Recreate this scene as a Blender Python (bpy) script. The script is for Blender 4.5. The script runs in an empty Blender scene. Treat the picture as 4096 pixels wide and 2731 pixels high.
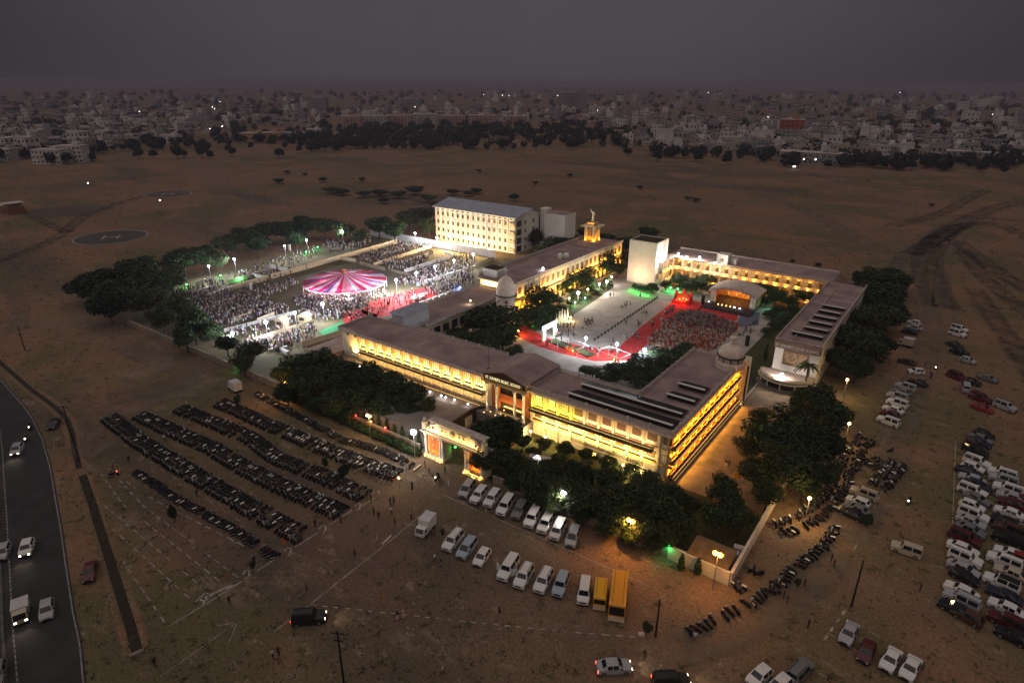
import bpy, bmesh, math, random
from mathutils import Vector, Matrix
R = random.Random(11)
rad = math.radians
SC = bpy.context.scene
COL = SC.collection

# ---------------------------------------------------------------- camera, sky, dusk light, exposure
F_PX, CX, CY, CAM_H = 2550.0, 2048.0, 1365.5, 68.0
_yaw, _pit, _rol = rad(-35.88853659), rad(22.14266862), rad(0.31077)
_fw = Vector((math.sin(_yaw) * math.cos(_pit), math.cos(_yaw) * math.cos(_pit), -math.sin(_pit)))
_r0 = Vector((math.cos(_yaw), -math.sin(_yaw), 0)); _u0 = _r0.cross(_fw)
_rt = _r0 * math.cos(_rol) + _u0 * math.sin(_rol); _up = _u0 * math.cos(_rol) - _r0 * math.sin(_rol)
cam_d = bpy.data.cameras.new('drone_camera'); cam = bpy.data.objects.new('drone_camera', cam_d); COL.objects.link(cam)
cam_d.sensor_width = 36; cam_d.lens = 36 * F_PX / 4096; cam_d.clip_start = 0.5; cam_d.clip_end = 30000
_m = Matrix((_rt, _up, -_fw)).transposed().to_4x4(); _m.translation = (0, 0, CAM_H); cam.matrix_world = _m
SC.camera = cam

W = bpy.data.worlds.new('World'); SC.world = W; W.use_nodes = True
nt = W.node_tree; nt.nodes.clear()
wo = nt.nodes.new('ShaderNodeOutputWorld'); bg = nt.nodes.new('ShaderNodeBackground')
sky = nt.nodes.new('ShaderNodeTexSky'); sky.sky_type = 'NISHITA'; sky.sun_disc = False
sky.sun_elevation = rad(3); sky.sun_rotation = rad(215); sky.dust_density = 4.0; sky.air_density = 1.2
hs = nt.nodes.new('ShaderNodeHueSaturation'); hs.inputs['Saturation'].default_value = 0.10
mx = nt.nodes.new('ShaderNodeMix'); mx.data_type = 'RGBA'; mx.blend_type = 'MULTIPLY'; mx.inputs[0].default_value = 1
mx.inputs[7].default_value = (1.0, 0.90, 1.0, 1)
# dusk cloud deck: lighter over the town straight ahead, slightly darker to both sides and overhead
tc = nt.nodes.new('ShaderNodeTexCoord'); dp = nt.nodes.new('ShaderNodeVectorMath'); dp.operation = 'DOT_PRODUCT'
dp.inputs[1].default_value = Vector((math.sin(rad(-36)), math.cos(rad(-36)), 0.0))
mr = nt.nodes.new('ShaderNodeMapRange'); mr.inputs[1].default_value = 0.72; mr.inputs[2].default_value = 1.0
mr.inputs[3].default_value = 0.40; mr.inputs[4].default_value = 1.0
nz = nt.nodes.new('ShaderNodeTexNoise'); nz.inputs['Scale'].default_value = 3.2; nz.inputs['Detail'].default_value = 6; nz.inputs['Roughness'].default_value = 0.6
mr2 = nt.nodes.new('ShaderNodeMapRange'); mr2.inputs[1].default_value = 0.3; mr2.inputs[2].default_value = 0.7
mr2.inputs[3].default_value = 0.93; mr2.inputs[4].default_value = 1.05
mu = nt.nodes.new('ShaderNodeMath'); mu.operation = 'MULTIPLY'
SKY_STRENGTH = 0.087
mu2 = nt.nodes.new('ShaderNodeMath'); mu2.operation = 'MULTIPLY'; mu2.inputs[1].default_value = SKY_STRENGTH
L = nt.links.new
L(sky.outputs[0], hs.inputs['Color']); L(hs.outputs[0], mx.inputs[6])
# even overcast dusk veil over the clear-sky model
vl = nt.nodes.new('ShaderNodeMix'); vl.data_type = 'RGBA'; vl.inputs[0].default_value = 0.85; vl.inputs[7].default_value = (0.90, 0.80, 0.91, 1)
L(mx.outputs[2], vl.inputs[6]); L(vl.outputs[2], bg.inputs['Color'])
L(tc.outputs['Generated'], dp.inputs[0]); L(dp.outputs['Value'], mr.inputs[0])
L(tc.outputs['Generated'], nz.inputs['Vector']); L(nz.outputs['Fac'], mr2.inputs[0])
L(mr.outputs[0], mu.inputs[0]); L(mr2.outputs[0], mu.inputs[1]); L(mu.outputs[0], mu2.inputs[0])
L(mu2.outputs[0], bg.inputs['Strength']); L(bg.outputs[0], wo.inputs['Surface'])

sd = bpy.data.lights.new('dusk_sky_light', 'SUN'); sun = bpy.data.objects.new('dusk_sky_light', sd); COL.objects.link(sun)
sd.energy = 1.0; sd.angle = rad(120); sd.color = (1.0, 0.86, 0.77); sun.rotation_euler = (rad(18), rad(-8), rad(20)); sun.location = (0, 0, 300)
vs = SC.view_settings; SC.display_settings.display_device = 'sRGB'
vs.view_transform = "Standard"; vs.look = "None"; vs.exposure = 0.0; vs.gamma = 1.0; vs.use_curve_mapping = False
SC.cycles.use_denoising = True; SC.cycles.max_bounces = 5; SC.cycles.diffuse_bounces = 2; SC.cycles.glossy_bounces = 2
SC.cycles.transparent_max_bounces = 4; SC.cycles.sample_clamp_indirect = 4.0; SC.cycles.volume_bounces = 0
SC.cycles.use_light_tree = True; SC.cycles.caustics_reflective = False; SC.cycles.caustics_refractive = False

# ---------------------------------------------------------------- helpers
def G(x, y, z=0.0):
    """the place on the level z that the photograph shows at (x, y)"""
    d = _rt * (x - CX) - _up * (y - CY) + _fw * F_PX
    t = (z - CAM_H) / d.z
    return Vector((d.x * t, d.y * t, z))

def V(*a): return Vector(a)

class MB:
    def __init__(s): s.v = []; s.f = []; s.m = []; s.k = 0
    def add(s, vs, fs, k=None):
        o = len(s.v); s.v += [tuple(p) for p in vs]
        for f in fs: s.f.append(tuple(i + o for i in f)); s.m.append(s.k if k is None else k)
        return s
    def quad(s, *p, k=None): return s.add(p, [tuple(range(len(p)))], k)
    def hexa(s, p, k=None):
        return s.add(p, [(3, 2, 1, 0), (4, 5, 6, 7), (0, 1, 5, 4), (1, 2, 6, 5), (2, 3, 7, 6), (3, 0, 4, 7)], k)
    def b(s, x0, x1, y0, y1, z0, z1, k=None):
        return s.hexa([(x0, y0, z0), (x1, y0, z0), (x1, y1, z0), (x0, y1, z0), (x0, y0, z1), (x1, y0, z1), (x1, y1, z1), (x0, y1, z1)], k)
    def ob(s, c, sx, sy, z0, z1, rz=0.0, k=None, top=1.0):
        ca, sa = math.cos(rz), math.sin(rz); P = []
        for z, q in ((z0, 1.0), (z1, top)):
            for a, b_ in ((-1, -1), (1, -1), (1, 1), (-1, 1)):
                x, y = a * sx / 2 * q, b_ * sy / 2 * q
                P.append((c[0] + x * ca - y * sa, c[1] + x * sa + y * ca, z))
        return s.hexa(P, k)
    def wall(s, p, q, t, z0, z1, k=None):
        d = Vector((q[0] - p[0], q[1] - p[1], 0)); n = d.length
        return s.ob(((p[0] + q[0]) / 2, (p[1] + q[1]) / 2), n, t, z0, z1, math.atan2(d.y, d.x), k)
    def prism(s, poly, z0, z1, k=None):
        n = len(poly); a = sum(poly[i][0] * poly[(i + 1) % n][1] - poly[(i + 1) % n][0] * poly[i][1] for i in range(n))
        if a < 0: poly = poly[::-1]
        return s.add([(p[0], p[1], z0) for p in poly] + [(p[0], p[1], z1) for p in poly],
                     [tuple(range(n))[::-1], tuple(range(n, 2 * n))] + [(i, (i + 1) % n, n + (i + 1) % n, n + i) for i in range(n)], k)
    def sheet(s, poly, z, k=None):
        n = len(poly); a = sum(poly[i][0] * poly[(i + 1) % n][1] - poly[(i + 1) % n][0] * poly[i][1] for i in range(n))
        if a < 0: poly = poly[::-1]
        return s.add([(p[0], p[1], z) for p in poly], [tuple(range(n))], k)
    def strip(s, pts, w, z, k=None, w1=None):
        for i in range(len(pts) - 1):
            p, q = pts[i], pts[i + 1]; d = Vector((q[0] - p[0], q[1] - p[1], 0))
            if d.length < 1e-4: continue
            n = Vector((-d.y, d.x, 0)).normalized() * w / 2
            s.add([(p[0] - n.x, p[1] - n.y, z), (q[0] - n.x, q[1] - n.y, z), (q[0] + n.x, q[1] + n.y, z), (p[0] + n.x, p[1] + n.y, z)], [(0, 1, 2, 3)], k)
        return s
    def tube(s, p, q, r, r2=None, n=8, k=None):
        p, q = Vector(p), Vector(q); r2 = r if r2 is None else r2; d = (q - p)
        if d.length < 1e-6: return s
        d.normalize(); a = d.orthogonal().normalized(); c = d.cross(a); P = []
        for o, rr in ((p, r), (q, r2)):
            for i in range(n):
                t = 2 * math.pi * i / n; P.append(o + (a * math.cos(t) + c * math.sin(t)) * rr)
        return s.add(P, [tuple(range(n))[::-1], tuple(range(n, 2 * n))] + [(i, (i + 1) % n, n + (i + 1) % n, n + i) for i in range(n)], k)
    def lathe(s, prof, c=(0, 0), n=20, k=None):
        P = []; fs = []
        for r, z in prof:
            for i in range(n):
                t = 2 * math.pi * i / n; P.append((c[0] + r * math.cos(t), c[1] + r * math.sin(t), z))
        for j in range(len(prof) - 1):
            for i in range(n):
                fs.append((j * n + i, j * n + (i + 1) % n, (j + 1) * n + (i + 1) % n, (j + 1) * n + i))
        fs.append(tuple(range(n))[::-1]); fs.append(tuple(range((len(prof) - 1) * n, len(prof) * n)))
        return s.add(P, fs, k)
    def ball(s, c, r, n=8, k=None, sz=1.0):
        h = n // 2; prof = [(max(0.02 * r, r * math.sin(math.pi * j / h)), c[2] - sz * r * math.cos(math.pi * j / h)) for j in range(h + 1)]
        return s.lathe(prof, (c[0], c[1]), n, k)
    def mesh(s, name, mats, smooth=False, org=None):
        me = bpy.data.meshes.new(name)
        v = s.v if org is None else [(a - org[0], b_ - org[1], c - org[2]) for a, b_, c in s.v]
        me.from_pydata(v, [], s.f)
        for m in (mats if isinstance(mats, (list, tuple)) else [mats]): me.materials.append(m)
        if any(s.m): me.polygons.foreach_set('material_index', s.m)
        if smooth: me.polygons.foreach_set('use_smooth', [True] * len(me.polygons))
        me.update(); return me

def tag(o, label=None, cat=None, group=None, kind=None):
    if label: o['label'] = label
    if cat: o['category'] = cat
    if group: o['group'] = group
    if kind: o['kind'] = kind
    return o
ORG = {}
def put(name, me, parent=None, loc=(0, 0, 0), rz=0.0):
    o = bpy.data.objects.new(name, me); COL.objects.link(o)
    if parent is not None: o.parent = parent
    o.location = loc; o.rotation_euler[2] = rz
    return o
def obj(name, mb, mats, parent=None, smooth=False, ab=False, loc=None):
    """one mesh object; ab=True: the builder used world coordinates"""
    if parent is not None:
        org = ORG.get(parent.name) if ab else None
        o = put(name, mb.mesh(name, mats, smooth, org), parent)
        if ab: ORG[o.name] = org
        return o
    if ab:
        xs = [p[0] for p in mb.v]; ys = [p[1] for p in mb.v]; zs = [p[2] for p in mb.v]
        org = ((min(xs) + max(xs)) / 2, (min(ys) + max(ys)) / 2, min(zs))
        o = put(name, mb.mesh(name, mats, smooth, org), None, org); ORG[o.name] = org
        return o
    return put(name, mb.mesh(name, mats, smooth), None, loc or (0, 0, 0))
def thing(name, label, cat, loc=(0, 0, 0), rz=0.0, group=None):
    o = bpy.data.objects.new(name, None); COL.objects.link(o); o.empty_display_size = 0.3
    o.location = loc; o.rotation_euler[2] = rz; ORG[o.name] = tuple(loc)
    return tag(o, label, cat, group)
def at(parent, p):
    o = ORG[parent.name]; return (p[0] - o[0], p[1] - o[1], p[2] - o[2])
def copy_tree(o, parent=None, loc=None, rz=None):
    c = o.copy(); COL.objects.link(c)
    if parent is not None: c.parent = parent
    if loc is not None: c.location = loc
    if rz is not None: c.rotation_euler[2] = rz
    for ch in o.children: copy_tree(ch, c)
    return c

def mat(name, col, rough=0.8, var=0.25, scale=1.5, metal=0.0, col2=None, bump=0.0, detail=4, spec=0.3, scale2=None):
    m = bpy.data.materials.new(name); m.use_nodes = True; n = m.node_tree; bs = n.nodes['Principled BSDF']
    bs.inputs['Roughness'].default_value = rough; bs.inputs['Metallic'].default_value = metal
    bs.inputs['Specular IOR Level'].default_value = spec
    c2 = col2 or tuple(min(1, c * (1 - var)) for c in col)
    if var > 0 or col2:
        t = n.nodes.new('ShaderNodeTexCoord'); z = n.nodes.new('ShaderNodeTexNoise'); z.inputs['Scale'].default_value = scale
        z.inputs['Detail'].default_value = detail; x = n.nodes.new('ShaderNodeMix'); x.data_type = 'RGBA'
        q = n.nodes.new('ShaderNodeMapRange'); q.inputs[1].default_value = 0.35; q.inputs[2].default_value = 0.65
        x.inputs[6].default_value = (*col, 1); x.inputs[7].default_value = (*c2, 1)
        n.links.new(t.outputs['Object'], z.inputs['Vector']); n.links.new(z.outputs['Fac'], q.inputs[0]); n.links.new(q.outputs[0], x.inputs[0])
        n.links.new(x.outputs[2], bs.inputs['Base Color'])
        if bump:
            bp = n.nodes.new('ShaderNodeBump'); bp.inputs['Strength'].default_value = bump; bp.inputs['Distance'].default_value = 0.05
            z2 = n.nodes.new('ShaderNodeTexNoise'); z2.inputs['Scale'].default_value = scale2 or scale * 8
            n.links.new(t.outputs['Object'], z2.inputs['Vector']); n.links.new(z2.outputs['Fac'], bp.inputs['Height']); n.links.new(bp.outputs[0], bs.inputs['Normal'])
    else: bs.inputs['Base Color'].default_value = (*col, 1)
    return m
def glow(name, col, s):
    m = bpy.data.materials.new(name); m.use_nodes = True; n = m.node_tree; bs = n.nodes['Principled BSDF']
    bs.inputs['Base Color'].default_value = (0.6, 0.6, 0.6, 1)
    z = n.nodes.new('ShaderNodeTexNoise'); z.inputs['Scale'].default_value = 3; q = n.nodes.new('ShaderNodeMapRange')
    q.inputs[3].default_value = s * 0.9; q.inputs[4].default_value = s * 1.1
    n.links.new(z.outputs['Fac'], q.inputs[0]); n.links.new(q.outputs[0], bs.inputs['Emission Strength'])
    bs.inputs['Emission Color'].default_value = (*col, 1); m.cycles.emission_sampling = 'NONE'
    return m

M = {}
def dm(k, *a, **kw): M[k] = mat(k, *a, **kw)
dm('cream', (0.62, 0.55, 0.42), 0.85, 0.12, 0.6, bump=0.15)
dm('cream_trim', (0.66, 0.54, 0.34), 0.85, 0.15, 0.8)
dm('ochre_trim', (0.48, 0.31, 0.12), 0.8, 0.2, 0.8)
dm('white_wall', (0.72, 0.69, 0.64), 0.85, 0.10, 0.4, bump=0.1)
dm('roof_concrete', (0.34, 0.245, 0.235), 0.95, 0.4, 0.18, col2=(0.20, 0.145, 0.145), bump=0.3, detail=9)
dm('roof_edge', (0.55, 0.46, 0.42), 0.9, 0.3, 1.2)
dm('railing', (0.58, 0.49, 0.45), 0.8, 0.2, 2)
dm('pane_pale', (0.75, 0.68, 0.52), 0.35, 0.12, 2, spec=0.5)
dm('pane_brown', (0.16, 0.10, 0.07), 0.5, 0.3, 3)
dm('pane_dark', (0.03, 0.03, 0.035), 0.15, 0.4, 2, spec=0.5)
dm('pane_hostel', (0.055, 0.035, 0.02), 0.4, 0.3, 3)
dm('frame_brown', (0.22, 0.13, 0.06), 0.7, 0.2, 4)
dm('planter', (0.05, 0.045, 0.02), 0.95, 0.6, 3, bump=0.6)
dm('frieze_brown', (0.17, 0.11, 0.085), 0.8, 0.25, 1); dm('brown_sign', (0.10, 0.055, 0.02), 0.7, 0.3, 2)
dm('red_wall', (0.42, 0.14, 0.06), 0.8, 0.2, 1)
dm('solar', (0.010, 0.010, 0.014), 0.6, 0.3, 1.5, spec=0.5)
dm('alu', (0.50, 0.46, 0.46), 0.7, 0.2, 3)
dm('tin_blue', (0.34, 0.37, 0.46), 0.6, 0.25, 0.5)
dm('tin_pale', (0.52, 0.50, 0.52), 0.6, 0.2, 0.6)
dm('dome', (0.70, 0.57, 0.48), 0.85, 0.2, 1.2, bump=0.2)
dm('ledge_dark', (0.055, 0.035, 0.020), 0.9, 0.3, 2)
dm('asphalt', (0.040, 0.038, 0.042), 0.9, 0.3, 0.3, bump=0.2)
dm('pave', (0.40, 0.36, 0.34), 0.9, 0.25, 0.25, bump=0.2)
dm('plaza', (0.20, 0.175, 0.165), 0.9, 0.3, 0.3, bump=0.2)
dm('chalk', (0.42, 0.38, 0.36), 0.95, 0.5, 1.2)
dm('road_paint', (0.30, 0.28, 0.28), 0.9, 0.5, 0.8)
dm('wall_old', (0.30, 0.24, 0.19), 0.95, 0.4, 0.7, bump=0.3)
dm('carpet_red', (0.52, 0.035, 0.035), 0.95, 0.35, 0.6)
dm('carpet_blue', (0.13, 0.14, 0.20), 0.95, 0.3, 0.6)
dm('mat_green', (0.04, 0.25, 0.10), 0.95, 0.3, 1)
dm('cloth_white', (0.58, 0.54, 0.53), 0.9, 0.15, 1.5)
dm('cloth_cream', (0.62, 0.50, 0.36), 0.9, 0.2, 1)
dm('stall_cloth', (0.40, 0.31, 0.20), 0.9, 0.2, 1); dm('leaf_olive', (0.050, 0.058, 0.018), 0.75, 0.45, 0.6); dm('leaf_brown', (0.045, 0.036, 0.016), 0.8, 0.4, 0.7)
dm('metal_dark', (0.04, 0.035, 0.035), 0.5, 0.3, 3, metal=0.4)
dm('metal_grey', (0.25, 0.24, 0.24), 0.5, 0.2, 3, metal=0.5)
dm('soil', (0.10, 0.075, 0.055), 0.95, 0.4, 1)
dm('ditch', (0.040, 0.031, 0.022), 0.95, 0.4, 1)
dm('lawn', (0.055, 0.060, 0.022), 0.95, 0.5, 1.2, bump=0.4)
dm('tyre', (0.012, 0.012, 0.012), 0.8, 0.3, 4)
dm('rim', (0.35, 0.35, 0.36), 0.4, 0.2, 5, metal=0.6)
dm('glass_car', (0.012, 0.014, 0.017), 0.06, 0.2, 4, spec=0.6)
dm('chrome', (0.55, 0.55, 0.57), 0.25, 0.1, 5, metal=0.9)
dm('lamp_glass', (0.55, 0.55, 0.52), 0.2, 0.1, 5)
dm('tail_red', (0.30, 0.01, 0.01), 0.3, 0.2, 5)
dm('plastic_black', (0.02, 0.02, 0.02), 0.6, 0.3, 5)
PAINT = {'white': (0.64, 0.62, 0.62), 'silver': (0.34, 0.34, 0.37), 'grey': (0.15, 0.15, 0.16), 'black': (0.014, 0.013, 0.015),
         'blue grey': (0.30, 0.36, 0.45), 'maroon': (0.085, 0.014, 0.016), 'red': (0.22, 0.025, 0.025), 'dark blue': (0.02, 0.024, 0.045),
         'brown': (0.07, 0.035, 0.02), 'beige': (0.42, 0.36, 0.28), 'yellow': (0.70, 0.36, 0.01), 'orange': (0.75, 0.30, 0.015), 'dark green': (0.02, 0.035, 0.025)}
for k_, c_ in PAINT.items(): dm('paint ' + k_, c_, 0.28, 0.06, 1.0, spec=0.5)
dm('leaf_dark', (0.014, 0.029, 0.009), 0.8, 0.4, 0.6)
dm('leaf', (0.030, 0.060, 0.014), 0.75, 0.45, 0.6)
dm('leaf_pale', (0.06, 0.105, 0.022), 0.7, 0.4, 0.8)
dm('bark', (0.07, 0.05, 0.035), 0.95, 0.4, 3, bump=0.5)
dm('far_leaf', (0.018, 0.024, 0.018), 0.9, 0.5, 0.2)
dm('skin', (0.26, 0.14, 0.09), 0.6, 0.15, 8); dm('hair', (0.012, 0.010, 0.009), 0.6, 0.2, 8)
for k_, c_ in {'dark': (0.025, 0.022, 0.026), 'navy': (0.03, 0.035, 0.07), 'white': (0.65, 0.62, 0.60), 'maroon': (0.13, 0.02, 0.03), 'grey': (0.18, 0.17, 0.17),
               'pink': (0.55, 0.32, 0.36), 'cream': (0.50, 0.42, 0.30), 'blue': (0.10, 0.14, 0.28), 'orange': (0.5, 0.16, 0.04), 'green': (0.05, 0.14, 0.07)}.items():
    dm('cloth ' + k_, c_, 0.9, 0.25, 5)
M['lamp_white'] = glow('lamp_white', (0.92, 0.97, 1.0), 26); M['lamp_warm'] = glow('lamp_warm', (1.0, 0.60, 0.16), 4.5)
M['lamp_orange'] = glow('lamp_orange', (1.0, 0.42, 0.04), 3.2); M['lamp_green'] = glow('lamp_green', (0.03, 1.0, 0.10), 3.2)
M['lamp_red'] = glow('lamp_red', (1.0, 0.02, 0.02), 3.0); M['lamp_cyan'] = glow('lamp_cyan', (0.15, 1.0, 0.70), 3)
M['lamp_blue'] = glow('lamp_blue', (0.15, 0.3, 1.0), 8)
M['led_warm'] = glow('led_warm', (1.0, 0.60, 0.15), 1.6); M['sign_lit'] = glow('sign_lit', (1.0, 0.80, 0.36), 0.95)
M['arch_lit'] = glow('arch_lit', (0.80, 0.97, 1.0), 1.2); M['arch_green'] = glow('arch_green', (0.25, 0.9, 0.35), 0.45)
M['far_light'] = glow('far_light', (1.0, 0.95, 0.9), 10); M['head_lit'] = glow('head_lit', (1.0, 0.82, 0.55), 14); M['tail_lit'] = glow('tail_lit', (1.0, 0.05, 0.03), 6)
M['pane_green_glow'] = glow('pane_green_glow', (0.75, 0.85, 0.10), 0.75); M['star_lit'] = glow('star_lit', (1.0, 0.85, 0.45), 0.7)  # green pane glow stands in for lamp light falling on the windows
M['shed_lit'] = glow('shed_lit', (0.95, 1.0, 0.95), 1.5)

def ground_mat():
    m = bpy.data.materials.new('dry_field'); m.use_nodes = True; n = m.node_tree; bs = n.nodes['Principled BSDF']
    bs.inputs['Roughness'].default_value = 0.95; bs.inputs['Specular IOR Level'].default_value = 0.1
    t = n.nodes.new('ShaderNodeTexCoord')
    def noise(sc, det=5, rough=0.55, stretch=None):
        z = n.nodes.new('ShaderNodeTexNoise'); z.inputs['Scale'].default_value = sc; z.inputs['Detail'].default_value = det; z.inputs['Roughness'].default_value = rough
        if stretch:
            mp = n.nodes.new('ShaderNodeMapping'); mp.inputs['Rotation'].default_value = (0, 0, stretch[0]); mp.inputs['Scale'].default_value = (1, stretch[1], 1)
            n.links.new(t.outputs['Object'], mp.inputs['Vector']); n.links.new(mp.outputs[0], z.inputs['Vector'])
        else: n.links.new(t.outputs['Object'], z.inputs['Vector'])
        return z
    def ramp(src, lo, hi):
        q = n.nodes.new('ShaderNodeMapRange'); q.interpolation_type = 'SMOOTHSTEP'; q.inputs[1].default_value = lo; q.inputs[2].default_value = hi
        n.links.new(src.outputs[0], q.inputs[0]); return q
    def mix(f, a, b_, blend='MIX'):
        x = n.nodes.new('ShaderNodeMix'); x.data_type = 'RGBA'; x.blend_type = blend
        if f is not None: n.links.new(f.outputs[0], x.inputs[0])
        for i, s in ((6, a), (7, b_)):
            if isinstance(s, tuple): x.inputs[i].default_value = (*s, 1)
            else: n.links.new(s.outputs[2], x.inputs[i])
        return x
    c = mix(ramp(noise(0.012, 6), 0.40, 0.60), (0.185, 0.118, 0.080), (0.120, 0.098, 0.052))
    c = mix(ramp(noise(0.035, 5), 0.46, 0.64), c, (0.220, 0.125, 0.080))
    c = mix(ramp(noise(0.006, 4, 0.6, (0.6, 3.0)), 0.50, 0.68), c, (0.100, 0.074, 0.060))
    c = mix(ramp(noise(0.09, 6, 0.65, (0.3, 2.2)), 0.55, 0.72), c, (0.200, 0.146, 0.105))
    c = mix(ramp(noise(0.22, 6, 0.75, (0.9, 1.6)), 0.56, 0.66), c, (0.22, 0.165, 0.12))
    c = mix(ramp(noise(0.45, 5, 0.7), 0.55, 0.66), c, (0.062, 0.056, 0.026))
    f = n.nodes.new('ShaderNodeMapRange'); f.inputs[1].default_value = 0.3; f.inputs[2].default_value = 0.7; f.inputs[3].default_value = 0.60; f.inputs[4].default_value = 1.40
    fine = noise(2.5, 4, 0.7); n.links.new(fine.outputs[0], f.inputs[0])
    x = n.nodes.new('ShaderNodeVectorMath'); x.operation = 'SCALE'; n.links.new(c.outputs[2], x.inputs[0]); n.links.new(f.outputs[0], x.inputs['Scale'])
    n.links.new(x.outputs[0], bs.inputs['Base Color'])
    bp = n.nodes.new('ShaderNodeBump'); bp.inputs['Strength'].default_value = 0.35; bp.inputs['Distance'].default_value = 0.12
    n.links.new(noise(1.2, 5).outputs[0], bp.inputs['Height']); n.links.new(bp.outputs[0], bs.inputs['Normal'])
    return m
M['field'] = ground_mat()
LAMP_GAIN, STRIP_GAIN = 3.2, 4.2

# ---- lamps that light the place
def light(parent, kind, loc, col, power, size=0.3, spot=None, aim=None):
    d = bpy.data.lights.new('lamp_light', kind); d.color = col; d.energy = power * LAMP_GAIN
    if kind in ('POINT', 'SPOT'): d.shadow_soft_size = size
    if kind == 'SPOT': d.spot_size = spot or rad(120); d.spot_blend = 0.8
    o = bpy.data.objects.new('lamp_light', d); COL.objects.link(o)
    if parent is not None: o.parent = parent
    o.location = loc
    if aim is not None: o.rotation_euler = Vector(aim).to_track_quat('-Z', 'Y').to_euler()
    return o
def led_strip(label, p, q, aim, col, power, group=None, matk='led_warm', w=0.05, spread=rad(120)):
    """a lit LED wash strip: thin lit bar and the light it gives"""
    p, q = Vector(p), Vector(q); mid = (p + q) / 2
    o = obj('wash_light_strip', MB().tube(p, q, w / 2, n=4), M[matk], ab=True); tag(o, label, 'light strip', group)
    d = bpy.data.lights.new('strip_light', 'AREA'); d.shape = 'RECTANGLE'; d.size = (q - p).length; d.size_y = 0.12; d.spread = spread; d.color = col; d.energy = power * STRIP_GAIN
    a = Vector(aim).normalized(); x = (q - p).normalized(); z = -a; y = z.cross(x).normalized(); z = x.cross(y)
    lo = bpy.data.objects.new('strip_light', d); COL.objects.link(lo); lo.parent = o
    mm = Matrix((x, y, z)).transposed().to_4x4(); mm.translation = Vector(at(o, mid + a * 0.1)); lo.matrix_local = mm
    return o

# ---------------------------------------------------------------- the setting: ground, road, plaza, pavements, chalk lines
def structure(name, mb, m, **k):
    o = obj(name, mb, m, ab=True, **k); o['kind'] = 'structure'; return o
g = MB(); N = 24; EX = 9500
g.add([(-EX + 2 * EX * i / N, -2000 + (EX + 2000) * j / N, 0) for j in range(N + 1) for i in range(N + 1)],
      [(j * (N + 1) + i, j * (N + 1) + i + 1, (j + 1) * (N + 1) + i + 1, (j + 1) * (N + 1) + i) for j in range(N) for i in range(N)])
gr = put('ground', g.mesh('ground', M['field'])); gr['kind'] = 'structure'
tag(gr, 'dry brown open field and dirt lots around the school', 'ground')

def px(pts, z=0.0): return [G(x, y, z) for x, y in pts]
RE = [(-260, 1440), (-120, 1455), (0, 1508), (62, 1578), (100, 1620), (134, 1668), (178, 1757), (210, 1873), (232, 2003), (250, 2096), (275, 2266), (303, 2443), (331, 2569), (347, 2731), (365, 2900)]
re = px(RE); far = [p + V(-26, -30, 0) for p in re]
structure('road', MB().sheet([tuple(p) for p in re] + [tuple(p) for p in far[::-1]], 0.006), M['asphalt'])
def offset(pts, d):
    out = []
    for i, p in enumerate(pts):
        a = pts[max(0, i - 1)]; b_ = pts[min(len(pts) - 1, i + 1)]; t = (b_ - a).normalized(); out.append(p + V(t.y, -t.x, 0) * d)
    return out
def resample(pts, step):
    out = [pts[0]]; 
    for a, b_ in zip(pts, pts[1:]):
        n = max(1, int((b_ - a).length / step))
        out += [a.lerp(b_, (i + 1) / n) for i in range(n)]
    return out
structure('road_edge_line', MB().strip(offset(re, 0.35), 0.16, 0.011), M['road_paint'])
ce = px([(-60, 1640), (0, 1720), (9, 1800), (18, 1950), (27, 2070), (37, 2256), (51, 2513), (70, 2731), (80, 2860)])
mb = MB(); cr = resample(ce, 1.0)
for i in range(0, len(cr) - 1): mb.strip([cr[i], cr[i].lerp(cr[i + 1], 0.72)], 0.16, 0.011)
structure('road_lane_line', mb, M['road_paint'])
mb = MB(); ki = resample(offset(ce, 1.1), 2.0)
for i in range(len(ki) - 1): mb.wall(ki[i], ki[i].lerp(ki[i + 1], 0.97), 0.35, 0.006, 0.16)
structure('road_median_kerb', mb, mat('kerb_stone', (0.12, 0.11, 0.11), 0.9, 0.4, 1))
# ditch between the road verge and the two-wheeler lot
D1 = px([(-40, 1405), (0, 1449), (134, 1565), (232, 1636), (268, 1677), (290, 1735), (303, 1815), (317, 1873)])
D2 = px([(330, 1900), (357, 1980), (368, 2009), (405, 2130), (447, 2261), (489, 2400), (522, 2503), (550, 2606)])
for d, w in ((D1, 1.0), (D2, 1.3)):
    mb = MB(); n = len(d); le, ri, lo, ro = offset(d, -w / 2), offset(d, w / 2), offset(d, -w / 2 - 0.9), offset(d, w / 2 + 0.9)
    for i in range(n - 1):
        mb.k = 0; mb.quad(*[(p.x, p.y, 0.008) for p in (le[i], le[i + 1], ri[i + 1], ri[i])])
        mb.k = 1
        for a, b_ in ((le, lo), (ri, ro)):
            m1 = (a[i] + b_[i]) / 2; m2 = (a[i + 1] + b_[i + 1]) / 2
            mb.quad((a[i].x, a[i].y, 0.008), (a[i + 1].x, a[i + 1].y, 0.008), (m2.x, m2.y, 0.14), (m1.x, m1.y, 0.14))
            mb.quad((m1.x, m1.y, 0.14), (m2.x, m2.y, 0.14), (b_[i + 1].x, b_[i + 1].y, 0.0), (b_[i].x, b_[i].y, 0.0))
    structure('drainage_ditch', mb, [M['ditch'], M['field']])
h0, h1 = G(520, 2632), G(576, 2606)
tag(obj('ditch_headwall', MB().wall(h0, h1, 0.4, 0, 0.5), M['wall_old'], ab=True), 'low concrete headwall closing the near end of the roadside ditch', 'wall')

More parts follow.
